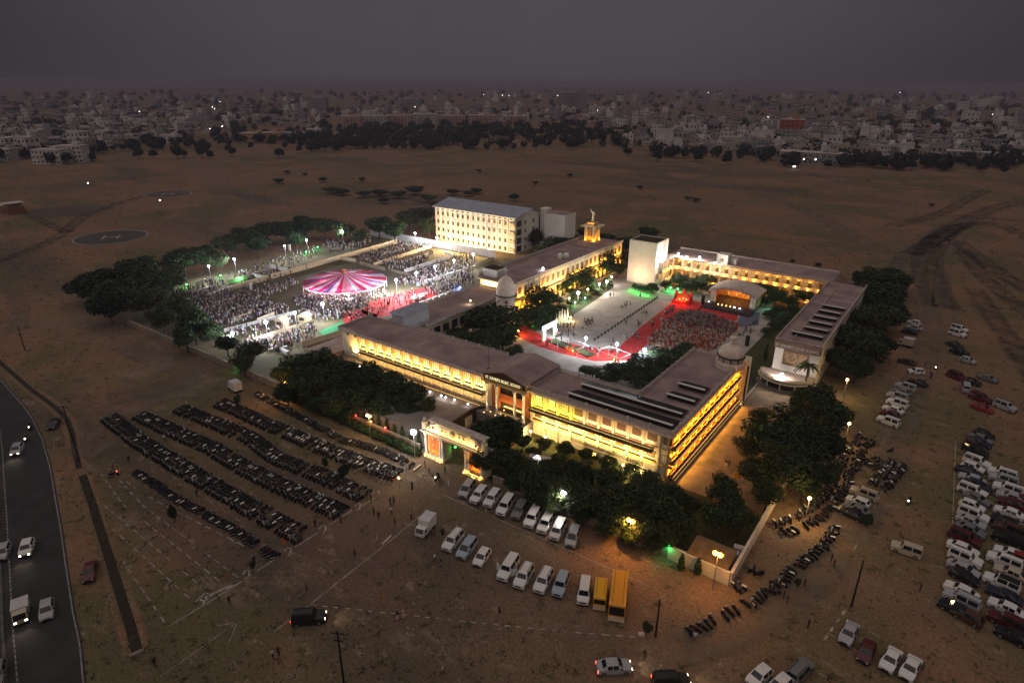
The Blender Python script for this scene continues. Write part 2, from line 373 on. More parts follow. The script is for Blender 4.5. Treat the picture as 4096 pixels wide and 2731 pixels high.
# tyre tracks and trodden paths in the field: worn earth that thins out to both sides
def track_mat(name, c1, c2, amount):
    m = mat(name, c1, 0.95, 0.4, 0.12, col2=c2); n = m.node_tree; bs = n.nodes['Principled BSDF']; out = n.nodes['Material Output']
    at_ = n.nodes.new('ShaderNodeAttribute'); at_.attribute_name = 'worn'; t = n.nodes.new('ShaderNodeTexCoord')
    z = n.nodes.new('ShaderNodeTexNoise'); z.inputs['Scale'].default_value = 0.16; z.inputs['Detail'].default_value = 6; z.inputs['Roughness'].default_value = 0.7
    q = n.nodes.new('ShaderNodeMapRange'); q.inputs[1].default_value = 0.38; q.inputs[2].default_value = 0.60; q.inputs[4].default_value = amount
    u = n.nodes.new('ShaderNodeMath'); u.operation = 'MULTIPLY'; u.use_clamp = True
    n.links.new(t.outputs['Object'], z.inputs['Vector']); n.links.new(z.outputs['Fac'], q.inputs[0]); n.links.new(at_.outputs['Fac'], u.inputs[0]); n.links.new(q.outputs[0], u.inputs[1])
    n.links.new(u.outputs[0], bs.inputs['Alpha']); return m
M['track'] = track_mat('track', (0.036, 0.029, 0.026), (0.066, 0.049, 0.040), 0.7); M['track_pale'] = track_mat('track_pale', (0.20, 0.16, 0.135), (0.15, 0.12, 0.095), 0.75)
TZ = [0.02]
def track(pts, w, k='track'):
    p = px(pts)
    for _ in range(3): # round the bends
        q = [p[0]]
        for a, b_ in zip(p, p[1:]): q += [a.lerp(b_, .25), a.lerp(b_, .75)]
        p = q + [p[-1]]
    p = resample(p, 5.0); mb = MB(); TZ[0] += 0.012; z = TZ[0]; n = len(p); wv = []
    offs = (-0.75, -0.45, -0.2, 0.2, 0.45, 0.75)
    rows = [offset(p, w * t) for t in offs]
    for i in range(n):
        e = min(1, i / 3, (n - 1 - i) / 3)
        for r_, a in zip(rows, (0, 1, .55, .55, 1, 0)): mb.v.append((r_[i].x, r_[i].y, z)); wv.append(a * e)
    for i in range(n - 1):
        for j in range(5): mb.f.append((6 * i + j, 6 * i + j + 1, 6 * i + j + 7, 6 * i + j + 6)); mb.m.append(0)
    o = obj('dirt_track', mb, M[k], ab=True); o['kind'] = 'structure'
    at_ = o.data.attributes.new('worn', 'FLOAT', 'POINT'); at_.data.foreach_set('value', wv)
track([(-60, 1060), (130, 1000), (250, 940), (320, 870), (420, 830), (560, 790), (640, 765)], 5)
track([(100, 850), (200, 900), (270, 930)], 4)
track([(3780, 1240), (3720, 1130), (3700, 1040), (3740, 960), (3860, 880), (4000, 820), (4200, 790)], 8)
track([(3820, 960), (3930, 1040), (4040, 1120), (4200, 1210)], 6)
track([(3560, 905), (3680, 880), (3780, 850), (3880, 790), (3950, 760)], 6)
track([(3850, 1000), (3920, 1100), (4030, 1190), (4160, 1290)], 5)
track([(3770, 1230), (3770, 1120), (3790, 1010), (3860, 930)], 4, 'track_pale')
track([(3700, 1300), (3640, 1180), (3620, 1080), (3680, 980), (3800, 900)], 9, 'track_pale')
track([(2550, 980), (2900, 1000), (3200, 1075), (3420, 1130), (3600, 1190)], 7, 'track_pale')
track([(3250, 690), (3320, 720), (3480, 745), (3700, 760), (3900, 765)], 9, 'track_pale')
track([(2750, 720), (3000, 760), (3200, 830), (3400, 930), (3520, 1010)], 8, 'track_pale')
track([(1500, 660), (2000, 660), (2400, 655), (2900, 640)], 6, 'track_pale')
track([(0, 1130), (60, 1170), (90, 1230), (60, 1330)], 4, 'track_pale')
track([(420, 1600), (620, 1560), (800, 1500), (640, 1440), (500, 1380)], 6, 'track_pale')
track([(300, 1830), (420, 1760), (520, 1620), (700, 1560), (900, 1560)], 7, 'track_pale')
track([(3560, 1900), (3600, 1700), (3690, 1480), (3740, 1300)], 5, 'track_pale')
track([(3640, 1020), (3780, 930), (3900, 890), (4010, 900), (4120, 960)], 6)
track([(3890, 1150), (3990, 1290), (4080, 1420), (4180, 1560)], 5)
track([(3480, 1250), (3520, 1130), (3610, 1020)], 4, 'track_pale')
track([(2700, 2600), (3100, 2450), (3350, 2200), (3480, 2000)], 5, 'track_pale')
# helipads
dm('pad_worn', (0.105, 0.078, 0.066), 0.95, 0.4, 0.2, col2=(0.07, 0.055, 0.048)); dm('helipad', (0.075, 0.066, 0.066), 0.9, 0.3, 0.15); dm('pad_paint', (0.40, 0.37, 0.34), 0.9, 0.4, 0.3)
for n_, (xa, ya, xb, yb, hx, lab) in enumerate([(290, 958, 593, 940, 1, 'nearest round helipad with a white H and pale rim in the field'),
        (578, 778, 765, 775, 1, 'farthest helipad ring with a faint white H in the field'), (120, 850, 395, 840, 0, 'worn helipad beside the small brick hut in the field')]):
    c = (G(xa, ya) + G(xb, yb)) / 2; r = (G(xa, ya) - G(xb, yb)).length / 2
    h = thing('helipad', lab, 'helipad', c); mb = MB()
    obj('pad', MB().lathe([(r, 0.0), (r, 0.05)], n=56), M['helipad'] if n_ == 0 else M['pad_worn'], h)
    mb.k = 0; P = []
    for i in range(56):
        t = 2 * math.pi * i / 56; P += [((r - 0.15) * math.cos(t), (r - 0.15) * math.sin(t), 0.075), ((r - 0.75) * math.cos(t), (r - 0.75) * math.sin(t), 0.075)]
    mb.add(P, [(2 * i, (2 * i + 2) % 112, (2 * i + 3) % 112, 2 * i + 1) for i in range(56)]); n_ != 2 and obj('rim', mb, M['pad_paint'], h)
    if hx:
        e = (G(xb, yb) - G(xa, ya)).normalized(); f = V(-e.y, e.x, 0); mb = MB(); s = r * 0.2
        for a, b_ in (((-s, -1.2 * s), (-s, 1.2 * s)), ((s, -1.2 * s), (s, 1.2 * s)), ((-s + 0.5, 0), (s - 0.5, 0))):
            mb.strip([e * a[0] + f * a[1], e * b_[0] + f * b_[1]], 0.9, 0.08)
        obj('letter', mb, M['pad_paint'], h)
# chalk and lime lines on the dirt lots
def line(pts, w=0.14, dash=None, gap=0.0, j=0.0):
    p = px(pts); mb = MB()
    if dash:
        for a, b_ in zip(p, p[1:]):
            n = max(1, int((b_ - a).length / (dash + gap)))
            for i in range(n):
                if R.random() < 0.06: continue
                t0 = (i + R.uniform(-.05, .05)) / n; t1 = t0 + dash / (dash + gap) / n * R.uniform(0.75, 1.15)
                mb.strip([a.lerp(b_, max(0, t0)), a.lerp(b_, min(1, t1))], w * R.uniform(0.75, 1.2), 0.012)
    else:
        q = resample(p, 1.2)
        for i in range(len(q) - 1):
            mb.strip([q[i], q[i + 1]], w * R.uniform(0.6, 1.3), 0.012)
    structure('chalk_line', mb, M['chalk'])
for a in ([(466, 2205), (671, 2506)], [(448, 2112), (774, 2406)], [(375, 1927), (415, 2019), (806, 2345)], [(405, 1895), (489, 2014), (895, 2336)], [(435, 1872), (569, 2019), (970, 2322)], [(505, 1925), (629, 2005), (993, 2191)]):
    line(a, 0.15, 1.5, 1.0)
line([(671, 2506), (830, 2410), (970, 2322)], 0.2); line([(1028, 2283), (1130, 2214)], 0.24); line([(1179, 2187), (1273, 2129)], 0.24); line([(1318, 2098), (1407, 2040)], 0.2); line([(1448, 2022), (1500, 1990)], 0.2)
for x, y, s in ((985, 2290, 1), (1150, 2200, 1), (1290, 2110, 1), (1430, 2020, .8), (800, 2400, 1.2), (820, 2380, 1)):
    line([(x - 14 * s, y + 6), (x, y - 12 * s), (x + 14 * s, y - 6), (x + 12 * s, y + 12 * s), (x + 2, y + 22 * s)], 0.22)
line([(800, 2400), (850, 2375), (900, 2350), (935, 2345)], 0.5)
line([(1096, 2526), (1157, 2478), (1239, 2417), (1448, 2251), (1514, 2200), (1648, 2089), (1680, 2062)], 0.15)
line([(1244, 2417), (1565, 2452), (1973, 2496), (2300, 2528), (2570, 2548)], 0.16, 0.75, 0.75)
line([(1774, 1979), (2070, 2110), (2270, 2198), (2461, 2283), (2600, 2345)], 0.10); line([(2350, 2149), (2560, 2229), (2690, 2290)], 0.10, 2.0, 1.2)
line([(3564, 1892), (3411, 2209)], 0.16, 2.4, 0.5); line([(3824, 1758), (3820, 1838), (3809, 2137)], 0.11)
line([(3380, 2440), (3285, 2575)], 0.3, 0.9, 0.9); line([(3471, 2521), (3559, 2568)], 0.14, 1.2, 0.6); line([(3310, 2530), (3440, 2610)], 0.10); line([(3275, 2689), (3308, 2708)], 0.2)
line([(640, 2705), (760, 2620), (945, 2490)], 0.10); line([(870, 2502), (935, 2490)], 0.10); line([(945, 2495), (915, 2570)], 0.10)
for a in (((300, 1630), (640, 1930)), ): pass
for a in ([(760, 1735), (1190, 1990)], [(560, 1820), (1000, 2110)], [(960, 1705), (1330, 1920)], [(1060, 1625), (1480, 1830)]): line(a, 0.09, 1.2, 2.5)
cbx = G(2565, 2540); tag(obj('chalk_sack', MB().ob((cbx.x, cbx.y), 0.7, 0.5, 0, 0.35, 0.5).ob((cbx.x, cbx.y), 0.55, 0.4, 0.35, 0.42, 0.5), M['cloth_white'], ab=True), 'white sack of lime powder at the far end of the dashed chalk line', 'sack')

# raised driveway plaza before the left half of the front block, with its curved retaining wall
curve = px([(1935, 1627), (1905, 1632), (1872, 1645), (1838, 1668), (1803, 1692), (1765, 1722), (1735, 1755)], 3.0)
pl = [(-124.5, 96.95), (-77.0, 96.95)] + [(p.x, p.y) for p in curve] + [(-80.0, 79.2), (-124.5, 79.2)]
structure('driveway_plaza', MB().prism(pl, 0.02, 2.96), M['plaza'])
cu = resample(curve, 0.8); mb = MB()
for i in range(len(cu) - 1): mb.wall(cu[i] + V(0.3, 0, 0), cu[i + 1] + V(0.3, 0, 0), 0.35, 0.02, 3.35)
tag(obj('retaining_wall', mb, M['ledge_dark'], ab=True), 'dark curved retaining wall along the edge of the raised driveway', 'wall')
w0, w1 = G(1858, 1690, 1.2), G(1925, 1650, 1.2)
tag(obj('garden_wall', MB().wall(w0, w1, 0.3, 0, 2.2), M['cream'], ab=True), 'pale garden wall below the curved driveway edge', 'wall')
structure('portico_floor', MB().b(-77.0, -64.6, 93.4, 96.95, 0.02, 2.9), M['plaza'])
# lawns and courtyard paving
structure('front_garden', MB().sheet([(-64.4, 78.2), (-17.4, 78.2), (-17.4, 96.6), (-34, 96.8), (-64.4, 96.8)], 0.012), M['lawn'])
structure('side_yard', MB().sheet([(-33.2, 97), (-17.6, 97), (-17.6, 152), (-33, 152)], 0.016), mat('yard', (0.26, 0.20, 0.15), 0.95, 0.4, 0.4, col2=(0.15, 0.13, 0.08), bump=0.3))
structure('courtyard_paving', MB().sheet([(-108.5, 108), (-46.2, 108), (-46.2, 137.5), (-33.6, 137.5), (-33.6, 213), (-86, 213), (-101, 224), (-108.5, 224)], 0.012), M['pave'])
def carpet(name, pts, z, m, lab=None, ck=None):
    o = obj(name, MB().sheet([tuple(p) for p in px(pts)], z), m, ab=True)
    return tag(o, lab, ck) if lab else tag(o, kind='structure')
carpet('red_carpet', [(2020, 1296), (2070, 1290), (2190, 1350), (2330, 1385), (2440, 1400), (2480, 1385), (2560, 1310), (2650, 1240), (2705, 1195), (2750, 1195), (2960, 1245), (2945, 1285), (2760, 1246), (2665, 1312), (2590, 1375), (2520, 1440), (2380, 1445), (2250, 1415), (2150, 1385), (2030, 1325)], 0.020, M['carpet_red'], 'long red carpet path winding across the courtyard to the stage', 'carpet')
carpet('red_carpet', [(2690, 1400), (2770, 1330), (2850, 1365), (2810, 1420), (2740, 1432)], 0.026, M['carpet_red'], 'red carpet patch under the back of the seated audience', 'carpet')
carpet('blue_carpet', [(2600, 1400), (2690, 1340), (2760, 1350), (2700, 1430), (2580, 1440)], 0.024, M['carpet_blue'], 'blue grey carpet square behind the seated audience', 'carpet')
carpet('blue_carpet', [(2770, 1240), (2860, 1255), (2850, 1295), (2740, 1275)], 0.024, M['carpet_blue'], 'blue grey carpet left of the red carpet before the stage', 'carpet')
carpet('blue_carpet', [(2980, 1245), (3040, 1250), (3035, 1300), (2960, 1310), (2950, 1280)], 0.024, M['carpet_blue'], 'blue grey carpet right of the red carpet before the stage', 'carpet')
carpet('red_carpet', [(2850, 1280), (2960, 1290), (2950, 1320), (2850, 1320)], 0.021, M['carpet_red'], 'short red carpet piece between the blue carpets at the stage', 'carpet')
for n_, (x, y) in enumerate(((2240, 1375), (2330, 1408))):
    c = G(x, y); structure('flower_bed', MB().ob((c.x, c.y), 7, 3, 0.013, 0.3, rad(-15)), M['lawn'])
structure('courtyard_garden', MB().sheet([tuple(p) for p in px([(2085, 1285), (2120, 1330), (2215, 1308), (2290, 1262), (2390, 1195), (2455, 1148), (2425, 1135), (2330, 1165), (2200, 1230)])], 0.019), M['lawn'])
structure('courtyard_lawn', MB().sheet([(-42, 139), (-34, 139), (-34, 212), (-47, 212), (-42, 190)], 0.018), M['lawn'])
# fairground: trodden ground, red carpets, green mat
structure('fairground', MB().sheet([(-232, 80), (-124.6, 80), (-124.6, 150), (-128, 205), (-160, 209), (-232, 206)], 0.012), mat('fair_ground', (0.135, 0.105, 0.062), 0.95, 0.4, 0.10, col2=(0.075, 0.070, 0.032), bump=0.3))
carpet('red_carpet', [(1440, 1245), (1484, 1205), (1600, 1172), (1694, 1150), (1760, 1160), (1740, 1190), (1683, 1215), (1610, 1235), (1560, 1262), (1495, 1275)], 0.022, M['carpet_red'], 'wide red carpet on the fairground beside the striped tent', 'carpet')
carpet('red_carpet', [(1374, 1248), (1440, 1236), (1510, 1258), (1500, 1290), (1430, 1305), (1380, 1295)], 0.022, M['carpet_red'], 'darker red carpet square next to the left end of the school', 'carpet')
carpet('green_mat', [(1275, 1325), (1374, 1285), (1376, 1336), (1308, 1356)], 0.022, M['mat_green'], 'green mat on the fairground at the school corner', 'mat')

# ---------------------------------------------------------------- buildings
def win_mesh(name, w, h, cols, rows, fr='frame_brown'):
    mb = MB(); t = 0.10
    mb.b(-w / 2, w / 2, -0.06, 0.06, -h / 2, -h / 2 + t).b(-w / 2, w / 2, -0.06, 0.06, h / 2 - t, h / 2)
    mb.b(-w / 2, -w / 2 + t, -0.06, 0.06, -h / 2 + t, h / 2 - t).b(w / 2 - t, w / 2, -0.06, 0.06, -h / 2 + t, h / 2 - t)
    for i in range(1, cols): x = -w / 2 + w * i / cols; mb.b(x - 0.035, x + 0.035, -0.045, 0.045, -h / 2 + t, h / 2 - t)
    for j in range(1, rows): z = -h / 2 + h * j / rows; mb.b(-w / 2 + t, w / 2 - t, -0.04, 0.04, z - 0.03, z + 0.03)
    return mb.mesh(name, M[fr])
def pane_mesh(w, h, k): return MB().b(-w / 2 + 0.09, w / 2 - 0.09, -0.015, 0.015, -h / 2 + 0.09, h / 2 - 0.09).mesh('pane', M[k])
def add_win(parent, wm, pm, p, rz):
    o = put('window', wm, parent, at(parent, p), rz); put('pane', pm, o); return o
PM = {}
def pane(w, h, k):
    if (w, h, k) not in PM: PM[w, h, k] = pane_mesh(w, h, k)
    return PM[w, h, k]
def parapet(bd, p, q, z0, h, inward=0.0, step=4.0, m='railing', posts=True):
    """low parapet with a post-and-rail balustrade on top"""
    p, q = Vector((p[0], p[1], 0)), Vector((q[0], q[1], 0)); n = max(1, int((q - p).length / step)); mb = MB()
    mb.wall(p, q, 0.22, z0, z0 + h * 0.35)
    for r_ in (0.55, 0.75, 0.95): mb.wall(p, q, 0.08, z0 + h * r_ - 0.04, z0 + h * r_ + 0.04)
    for i in range(n + 1):
        c = p.lerp(q, i / n); mb.ob((c.x, c.y), 0.34, 0.34, z0 + h * 0.35 + 0.002, z0 + h * 1.12)
    obj('balustrade', mb, M[m], bd, ab=True)

# --- front block, right wing and left wing: one school building
B = thing('school_building', 'long cream two storey school building with flat roofs, gabled sign portico and brightly lit facade', 'building', (-79, 97, 0))
FZ = 9.75
obj('front_block', MB().b(-123.6, -34.9, 97.0, 107.4, 0.03, FZ), M['cream'], B, ab=True)
obj('right_wing', MB().b(-45.9, -34.9, 107.402, 136.0, 0.03, FZ - 0.003), M['cream'], B, ab=True)
obj('left_wing', MB().b(-123.4, -111.4, 107.402, 152.6, 0.03, 7.3), M['cream'], B, ab=True)
rb = MB(); rb.b(-123.9, -34.45, 96.25, 107.8, FZ, FZ + 0.28).b(-46.2, -34.45, 107.802, 136.3, FZ, FZ + 0.27); obj('roof', rb, M['roof_concrete'], B, ab=True)
obj('roof', MB().b(-123.7, -111.1, 107.5, 152.5, 7.3, 7.52), M['roof_concrete'], B, ab=True)
obj('cornice', MB().b(-117.4, -77.2, 96.1, 96.25, FZ - 0.2, FZ + 0.55).b(-65.3, -34.3, 96.1, 96.25, FZ - 0.2, FZ + 0.3).b(-34.45, -34.3, 96.25, 136.3, FZ - 0.2, FZ + 0.3), M['roof_edge'], B, ab=True)
obj('parapet_wall', MB().b(-123.9, -117.4, 96.05, 96.25, FZ - 0.1, FZ + 1.0), M['roof_edge'], B, ab=True); obj('parapet_wall', MB().b(-123.9, -123.7, 96.25, 107.8, FZ + 0.28, FZ + 1.0), M['roof_edge'], B, ab=True); obj('parapet_wall', MB().b(-46.2, -45.95, 107.8, 136.3, FZ + 0.27, FZ + 0.8), M['roof_edge'], B, ab=True); obj('parapet_wall', MB().b(-46.2, -40.5, 136.1, 136.3, FZ + 0.27, FZ + 0.8), M['roof_edge'], B, ab=True)
parapet(B, (-65.2, 96.45), (-34.6, 96.45), FZ + 0.28, 1.0)
parapet(B, (-34.65, 96.6), (-34.65, 133), FZ + 0.28, 0.95, step=3.2)
parapet(B, (-108, 107.6), (-79, 107.6), FZ + 0.28, 0.9); parapet(B, (-65, 107.6), (-46.4, 107.6), FZ + 0.28, 0.9)
parapet(B, (-46.05, 107.9), (-46.05, 136), FZ + 0.8, 0.5, step=2.4); parapet(B, (-111.3, 115), (-111.3, 144), 7.52, 0.9); parapet(B, (-123.5, 119), (-123.5, 144), 7.52, 0.9)
W1 = win_mesh('window', 1.75, 1.6, 3, 3); W2 = win_mesh('window', 1.7, 1.25, 3, 2); W3 = win_mesh('window', 1.5, 1.5, 3, 3)
# front facade, left half: 13 bays over the driveway; right half: 10 bays over the garden
def front_bay(x, w, left, i):
    pil = MB().b(x - w / 2 - 0.22, x - w / 2 + 0.22, 96.62, 96.998, 5.5 if left else 0.05, FZ - 0.004); obj('pilaster', pil, M['ochre_trim'] if left else M['cream_trim'], B, ab=True)
    pk = 'pane_pale' if left else ('pane_green_glow' if i < 2 else ('pane_pale' if i == 2 else 'pane_brown'))
    obj('sill', MB().b(x - 1.15, x + 1.15, 96.7, 96.998, 6.38, 6.56), M['ochre_trim'], B, ab=True)
    add_win(B, W1, pane(1.75, 1.6, pk), (x, 96.93, 8.32), 0)
    if left:
        add_win(B, W2, pane(1.7, 1.25, 'pane_pale'), (x, 96.93, 4.55), 0)
        obj('lower_pier', MB().b(x - w / 2 - 0.2, x - w / 2 + 0.2, 96.7, 96.998, 2.99, 4.9), M['cream_trim'], B, ab=True)
    else:
        add_win(B, W2, pane(1.7, 1.25, 'pane_brown' if i not in (3, 9) else 'pane_pale'), (x, 96.93, 4.75), 0)
        obj('sill', MB().b(x - 1.35, x + 1.35, 96.6, 96.998, 3.1, 3.5), M['ochre_trim'], B, ab=True)
for i in range(13): front_bay(-115.75 + 3.06 * i, 3.06, True, i)
for i in range(10): front_bay(-63.3 + 3.1 * i, 3.1, False, i)
obj('ledge', MB().b(-117.3, -77.3, 95.95, 96.99, 5.0, 5.14), M['cream_trim'], B, ab=True)
obj('ledge', MB().b(-65.2, -38.0, 95.9, 96.99, 5.45, 5.6), M['ledge_dark'], B, ab=True)
mb = MB()
for i in range(13):
    x0 = -117.1 + 3.06 * i
    for j in range(9): mb.ob((x0 + 0.3 + j * 0.3 + R.uniform(-.05, .05), 96.45), 0.4, R.uniform(0.5, 0.8), 5.141, 5.45 + R.uniform(-.1, .15), R.uniform(0, 1))
obj('ledge_planting', mb, M['planter'], B, ab=True)
mb = MB()
for j in range(88): mb.ob((-65 + j * 0.305, 96.3), 0.42, R.uniform(0.5, 0.8), 5.601, 6.0 + R.uniform(-.2, .1), R.uniform(0, 1))
obj('ledge_planting', mb, M['planter'], B, ab=True)
for x in (-121.3, -118.6): add_win(B, win_mesh('window', 0.8, 0.8, 1, 1), pane(0.8, 0.8, 'pane_dark'), (x, 96.95, 9.0), 0)
for x in (-120.5, -119.2): add_win(B, win_mesh('window', 0.55, 0.6, 1, 1), pane(0.55, 0.6, 'pane_dark'), (x, 96.95, 5.2), 0)
obj('drain_pipe', MB().tube((-117.5, 96.88, 3), (-117.5, 96.88, 8.5), 0.09, n=6), M['ochre_trim'], B, ab=True)
obj('drain_pipe', MB().tube((-35.2, 96.85, 0.05), (-35.2, 96.85, 9.5), 0.22, n=6), M['ochre_trim'], B, ab=True)
# right wing side facade: three window rows between chajja ledges coloured dark as the shade there
for zl in (6.85, 3.85, 0.95):
    obj('ledge', MB().b(-34.88, -33.9, 97.0, 135.5, zl - 0.14, zl), M['ledge_dark'], B, ab=True)
    obj('ledge_rim', MB().b(-33.899, -33.83, 97.0, 135.5, zl - 0.14, zl + 0.10), M['cream_trim'], B, ab=True)
for i in range(12):
    y = 98.9 + 3.1 * i
    for zc in (8.35, 5.35, 2.35):
        add_win(B, W3, pane(1.5, 1.5, 'pane_pale' if (i + int(zc)) % 3 else 'pane_brown'), (-34.84, y, zc), math.pi / 2)
        obj('window_ledge', MB().b(-34.88, -34.5, y - 1.2, y + 1.2, zc - 1.15, zc - 0.92), M['ochre_trim'], B, ab=True)
    obj('pilaster', MB().b(-34.88, -34.6, y + 1.4, y + 1.68, 0.05, FZ - 0.006), M['cream_trim'], B, ab=True)
obj('end_wall', MB().b(-35.2, -33.4, 136.002, 138.6, 0.05, 10.9), M['cream'], B, ab=True)
obj('drain_pipe', MB().tube((-33.2, 135.8, 0), (-33.2, 135.8, 9.6), 0.25, n=6), M['ledge_dark'], B, ab=True)
# courtyard side of the left wing: open corridor columns
for i in range(11): obj('column', MB().b(-111.396, -111.1, 110 + 3.6 * i, 110.45 + 3.6 * i, 0.05, 7.28), M['roof_edge'], B, ab=True)
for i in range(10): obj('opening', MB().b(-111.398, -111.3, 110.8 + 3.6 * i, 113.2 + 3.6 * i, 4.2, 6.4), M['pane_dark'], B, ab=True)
# gabled portico with the school sign
PXL, PXR, PY = -75.9, -65.3, 94.75
pr = MB()
pk_, ev, yb = 13.25, 11.6, 107.6; xm = -70.7
pr.add([(PXL - .3, PY - .1, ev), (xm, PY - .1, pk_), (PXR + .3, PY - .1, ev), (PXL - .3, yb, ev), (xm, yb - 1, pk_), (PXR + .3, yb, ev),
        (PXL - .3, PY - .1, ev - .3), (PXR + .3, PY - .1, ev - .3), (PXL - .3, yb, ev - .3), (PXR + .3, yb, ev - .3), (xm, PY - .1, pk_ - .3)],
       [(0, 1, 4, 3), (1, 2, 5, 4), (3, 4, 5), (0, 6, 10, 1), (1, 10, 7, 2), (2, 7, 9, 5), (3, 5, 9, 8), (0, 3, 8, 6), (6, 8, 9, 7)])
obj('portico_roof', pr, M['roof_concrete'], B, ab=True)
obj('portico_block', MB().b(PXL + .35, PXR - .35, PY + .4, 107.2, FZ + 0.3, ev - .31).b(PXL, PXR, PY + 0.1, 97.9, 9.75, 10.0), M['cream_trim'], B, ab=True)
obj('portico_side_parapet', MB().b(PXR - .34, PXR + .1, 97.0, 108.3, FZ + 0.3, FZ + 1.15), M['roof_edge'], B, ab=True)
sg = MB().add([(PXL, PY, 10.35), (PXR, PY, 10.35), (PXR, PY, ev - .32), (xm, PY, pk_ - .34), (PXL, PY, ev - .32), (PXL, PY + .35, 10.35), (PXR, PY + .35, 10.35), (PXR, PY + .35, ev - .32), (xm, PY + .35, pk_ - .34), (PXL, PY + .35, ev - .32)],
              [(0, 1, 2, 3, 4), (9, 8, 7, 6, 5), (0, 5, 6, 1), (1, 6, 7, 2), (2, 7, 8, 3), (3, 8, 9, 4), (4, 9, 5, 0)])
SGN = obj('sign_board', sg, M['brown_sign'], B, ab=True)
obj('sign_moulding', MB().b(PXL - .25, PXR + .25, PY - .35, PY + .5, 10.0, 10.12).b(PXL - .1, PXR + .1, PY - .2, PY + .5, 10.122, 10.34), M['ochre_trim'], B, ab=True)
obj('portico_beam', MB().b(PXL + .1, PXR - .1, PY - .05, PY + .5, 9.55, 9.998), M['cream_trim'], B, ab=True)
for x in (-75.0, -72.45, -67.9, -65.65):
    obj('column', MB().lathe([(0.42, 2.9), (0.42, 3.2), (0.30, 3.25), (0.28, 9.1), (0.36, 9.15), (0.46, 9.3), (0.46, 9.55)], (x, PY + .1), 14), M['white_wall'], B, smooth=True, ab=True)
obj('portico_wall', MB().b(-75.2, -73.0, 96.7, 96.99, 3.0, 9.5).b(-67.2, -65.4, 96.7, 96.99, 3.0, 9.5).b(-73, -67.2, 96.7, 96.99, 5.0, 6.9), M['red_wall'], B, ab=True)
obj('portico_glass', MB().b(-72.9, -67.3, 96.85, 96.99, 7.0, 9.4).b(-72.9, -67.3, 96.85, 96.99, 3.0, 4.95), M['pane_dark'], B, ab=True)
def text(body, size, parent, p, rz, m, name='lettering', ext=0.04, tilt=math.pi / 2, width=None, spacing=1.0):
    c = bpy.data.curves.new('tmp', 'FONT'); c.body = body; c.size = size; c.extrude = ext; c.align_x = 'LEFT'; c.space_character = spacing; c.resolution_u = 2
    o = bpy.data.objects.new('tmp', c); COL.objects.link(o); dg = bpy.context.evaluated_depsgraph_get()
    me = bpy.data.meshes.new_from_object(o.evaluated_get(dg)); bpy.data.objects.remove(o); bpy.data.curves.remove(c)
    if width:
        xs = [v.co.x for v in me.vertices]; s = width / (max(xs) - min(xs))
        for v in me.vertices: v.co.x *= s
    me.materials.clear(); me.materials.append(m); me.name = name
    o = put(name, me, parent, at(parent, p)); o.rotation_euler = (tilt, 0, rz); return o
text("ST. XAVIER'S SR.SEC. SCHOO", 0.95, SGN, (PXL + .55, PY - .05, 10.62), 0, M['sign_lit'], width=8.9)
text('L', 0.95, SGN, (PXR - .95, PY - .05, 10.62), 0, M['ochre_trim'])
pm_ = G(1965, 1465, 10.1); obj('roof_pole', MB().tube((-78.2, 99.5, FZ + .3), (-78.2, 99.5, 16.3), 0.05, n=5).lathe([(0.5, FZ + .29), (0.4, FZ + .5), (0.1, FZ + .6)], (-78.2, 99.5), 10), M['metal_dark'], B, ab=True)
def dome(cx_, cy_, zr, r, drum0, cross, parent, steep):
    obj('drum', MB().lathe([(r * 0.93, drum0), (r * 0.93, zr - 0.35)], (cx_, cy_), 28), M['dome'], parent, smooth=True, ab=True)
    obj('ring', MB().lathe([(r * 0.95, zr - 0.34), (r * 1.1, zr - 0.2), (r * 1.1, zr - 0.02), (r, zr)], (cx_, cy_), 28), M['ledge_dark'], parent, ab=True)
    H = r * steep; pf = [(r * (1 - (t ** 2.3)) ** 0.62 if t < 1 else 0.05, zr + H * t) for t in [i / 12 for i in range(13)]]
    obj('dome', MB().lathe(pf, (cx_, cy_), 28), M['dome'], parent, smooth=True, ab=True)
c2 = G(2926, 1415, 13.0)
obj('dome_base', MB().lathe([(3.3, FZ + 0.28), (3.3, FZ + 1.5), (2.7, FZ + 1.8)], (c2.x, c2.y), 8), M['dome'], B, ab=True)
dome(c2.x, c2.y, 12.8, 2.75, FZ + 1.8, False, B, 0.98)
obj('lantern', MB().lathe([(0.62, 15.4), (0.55, 16.5), (0.8, 16.7), (0.7, 17.0), (0.3, 17.1)], (c2.x, c2.y), 12), M['dome'], B, ab=True)
for i in range(10):
    t = 2 * math.pi * i / 10; obj('slit', MB().ob((c2.x + 2.57 * math.cos(t), c2.y + 2.57 * math.sin(t)), 0.1, 0.28, 11.6, 12.3, t), M['pane_dark'], B, ab=True)
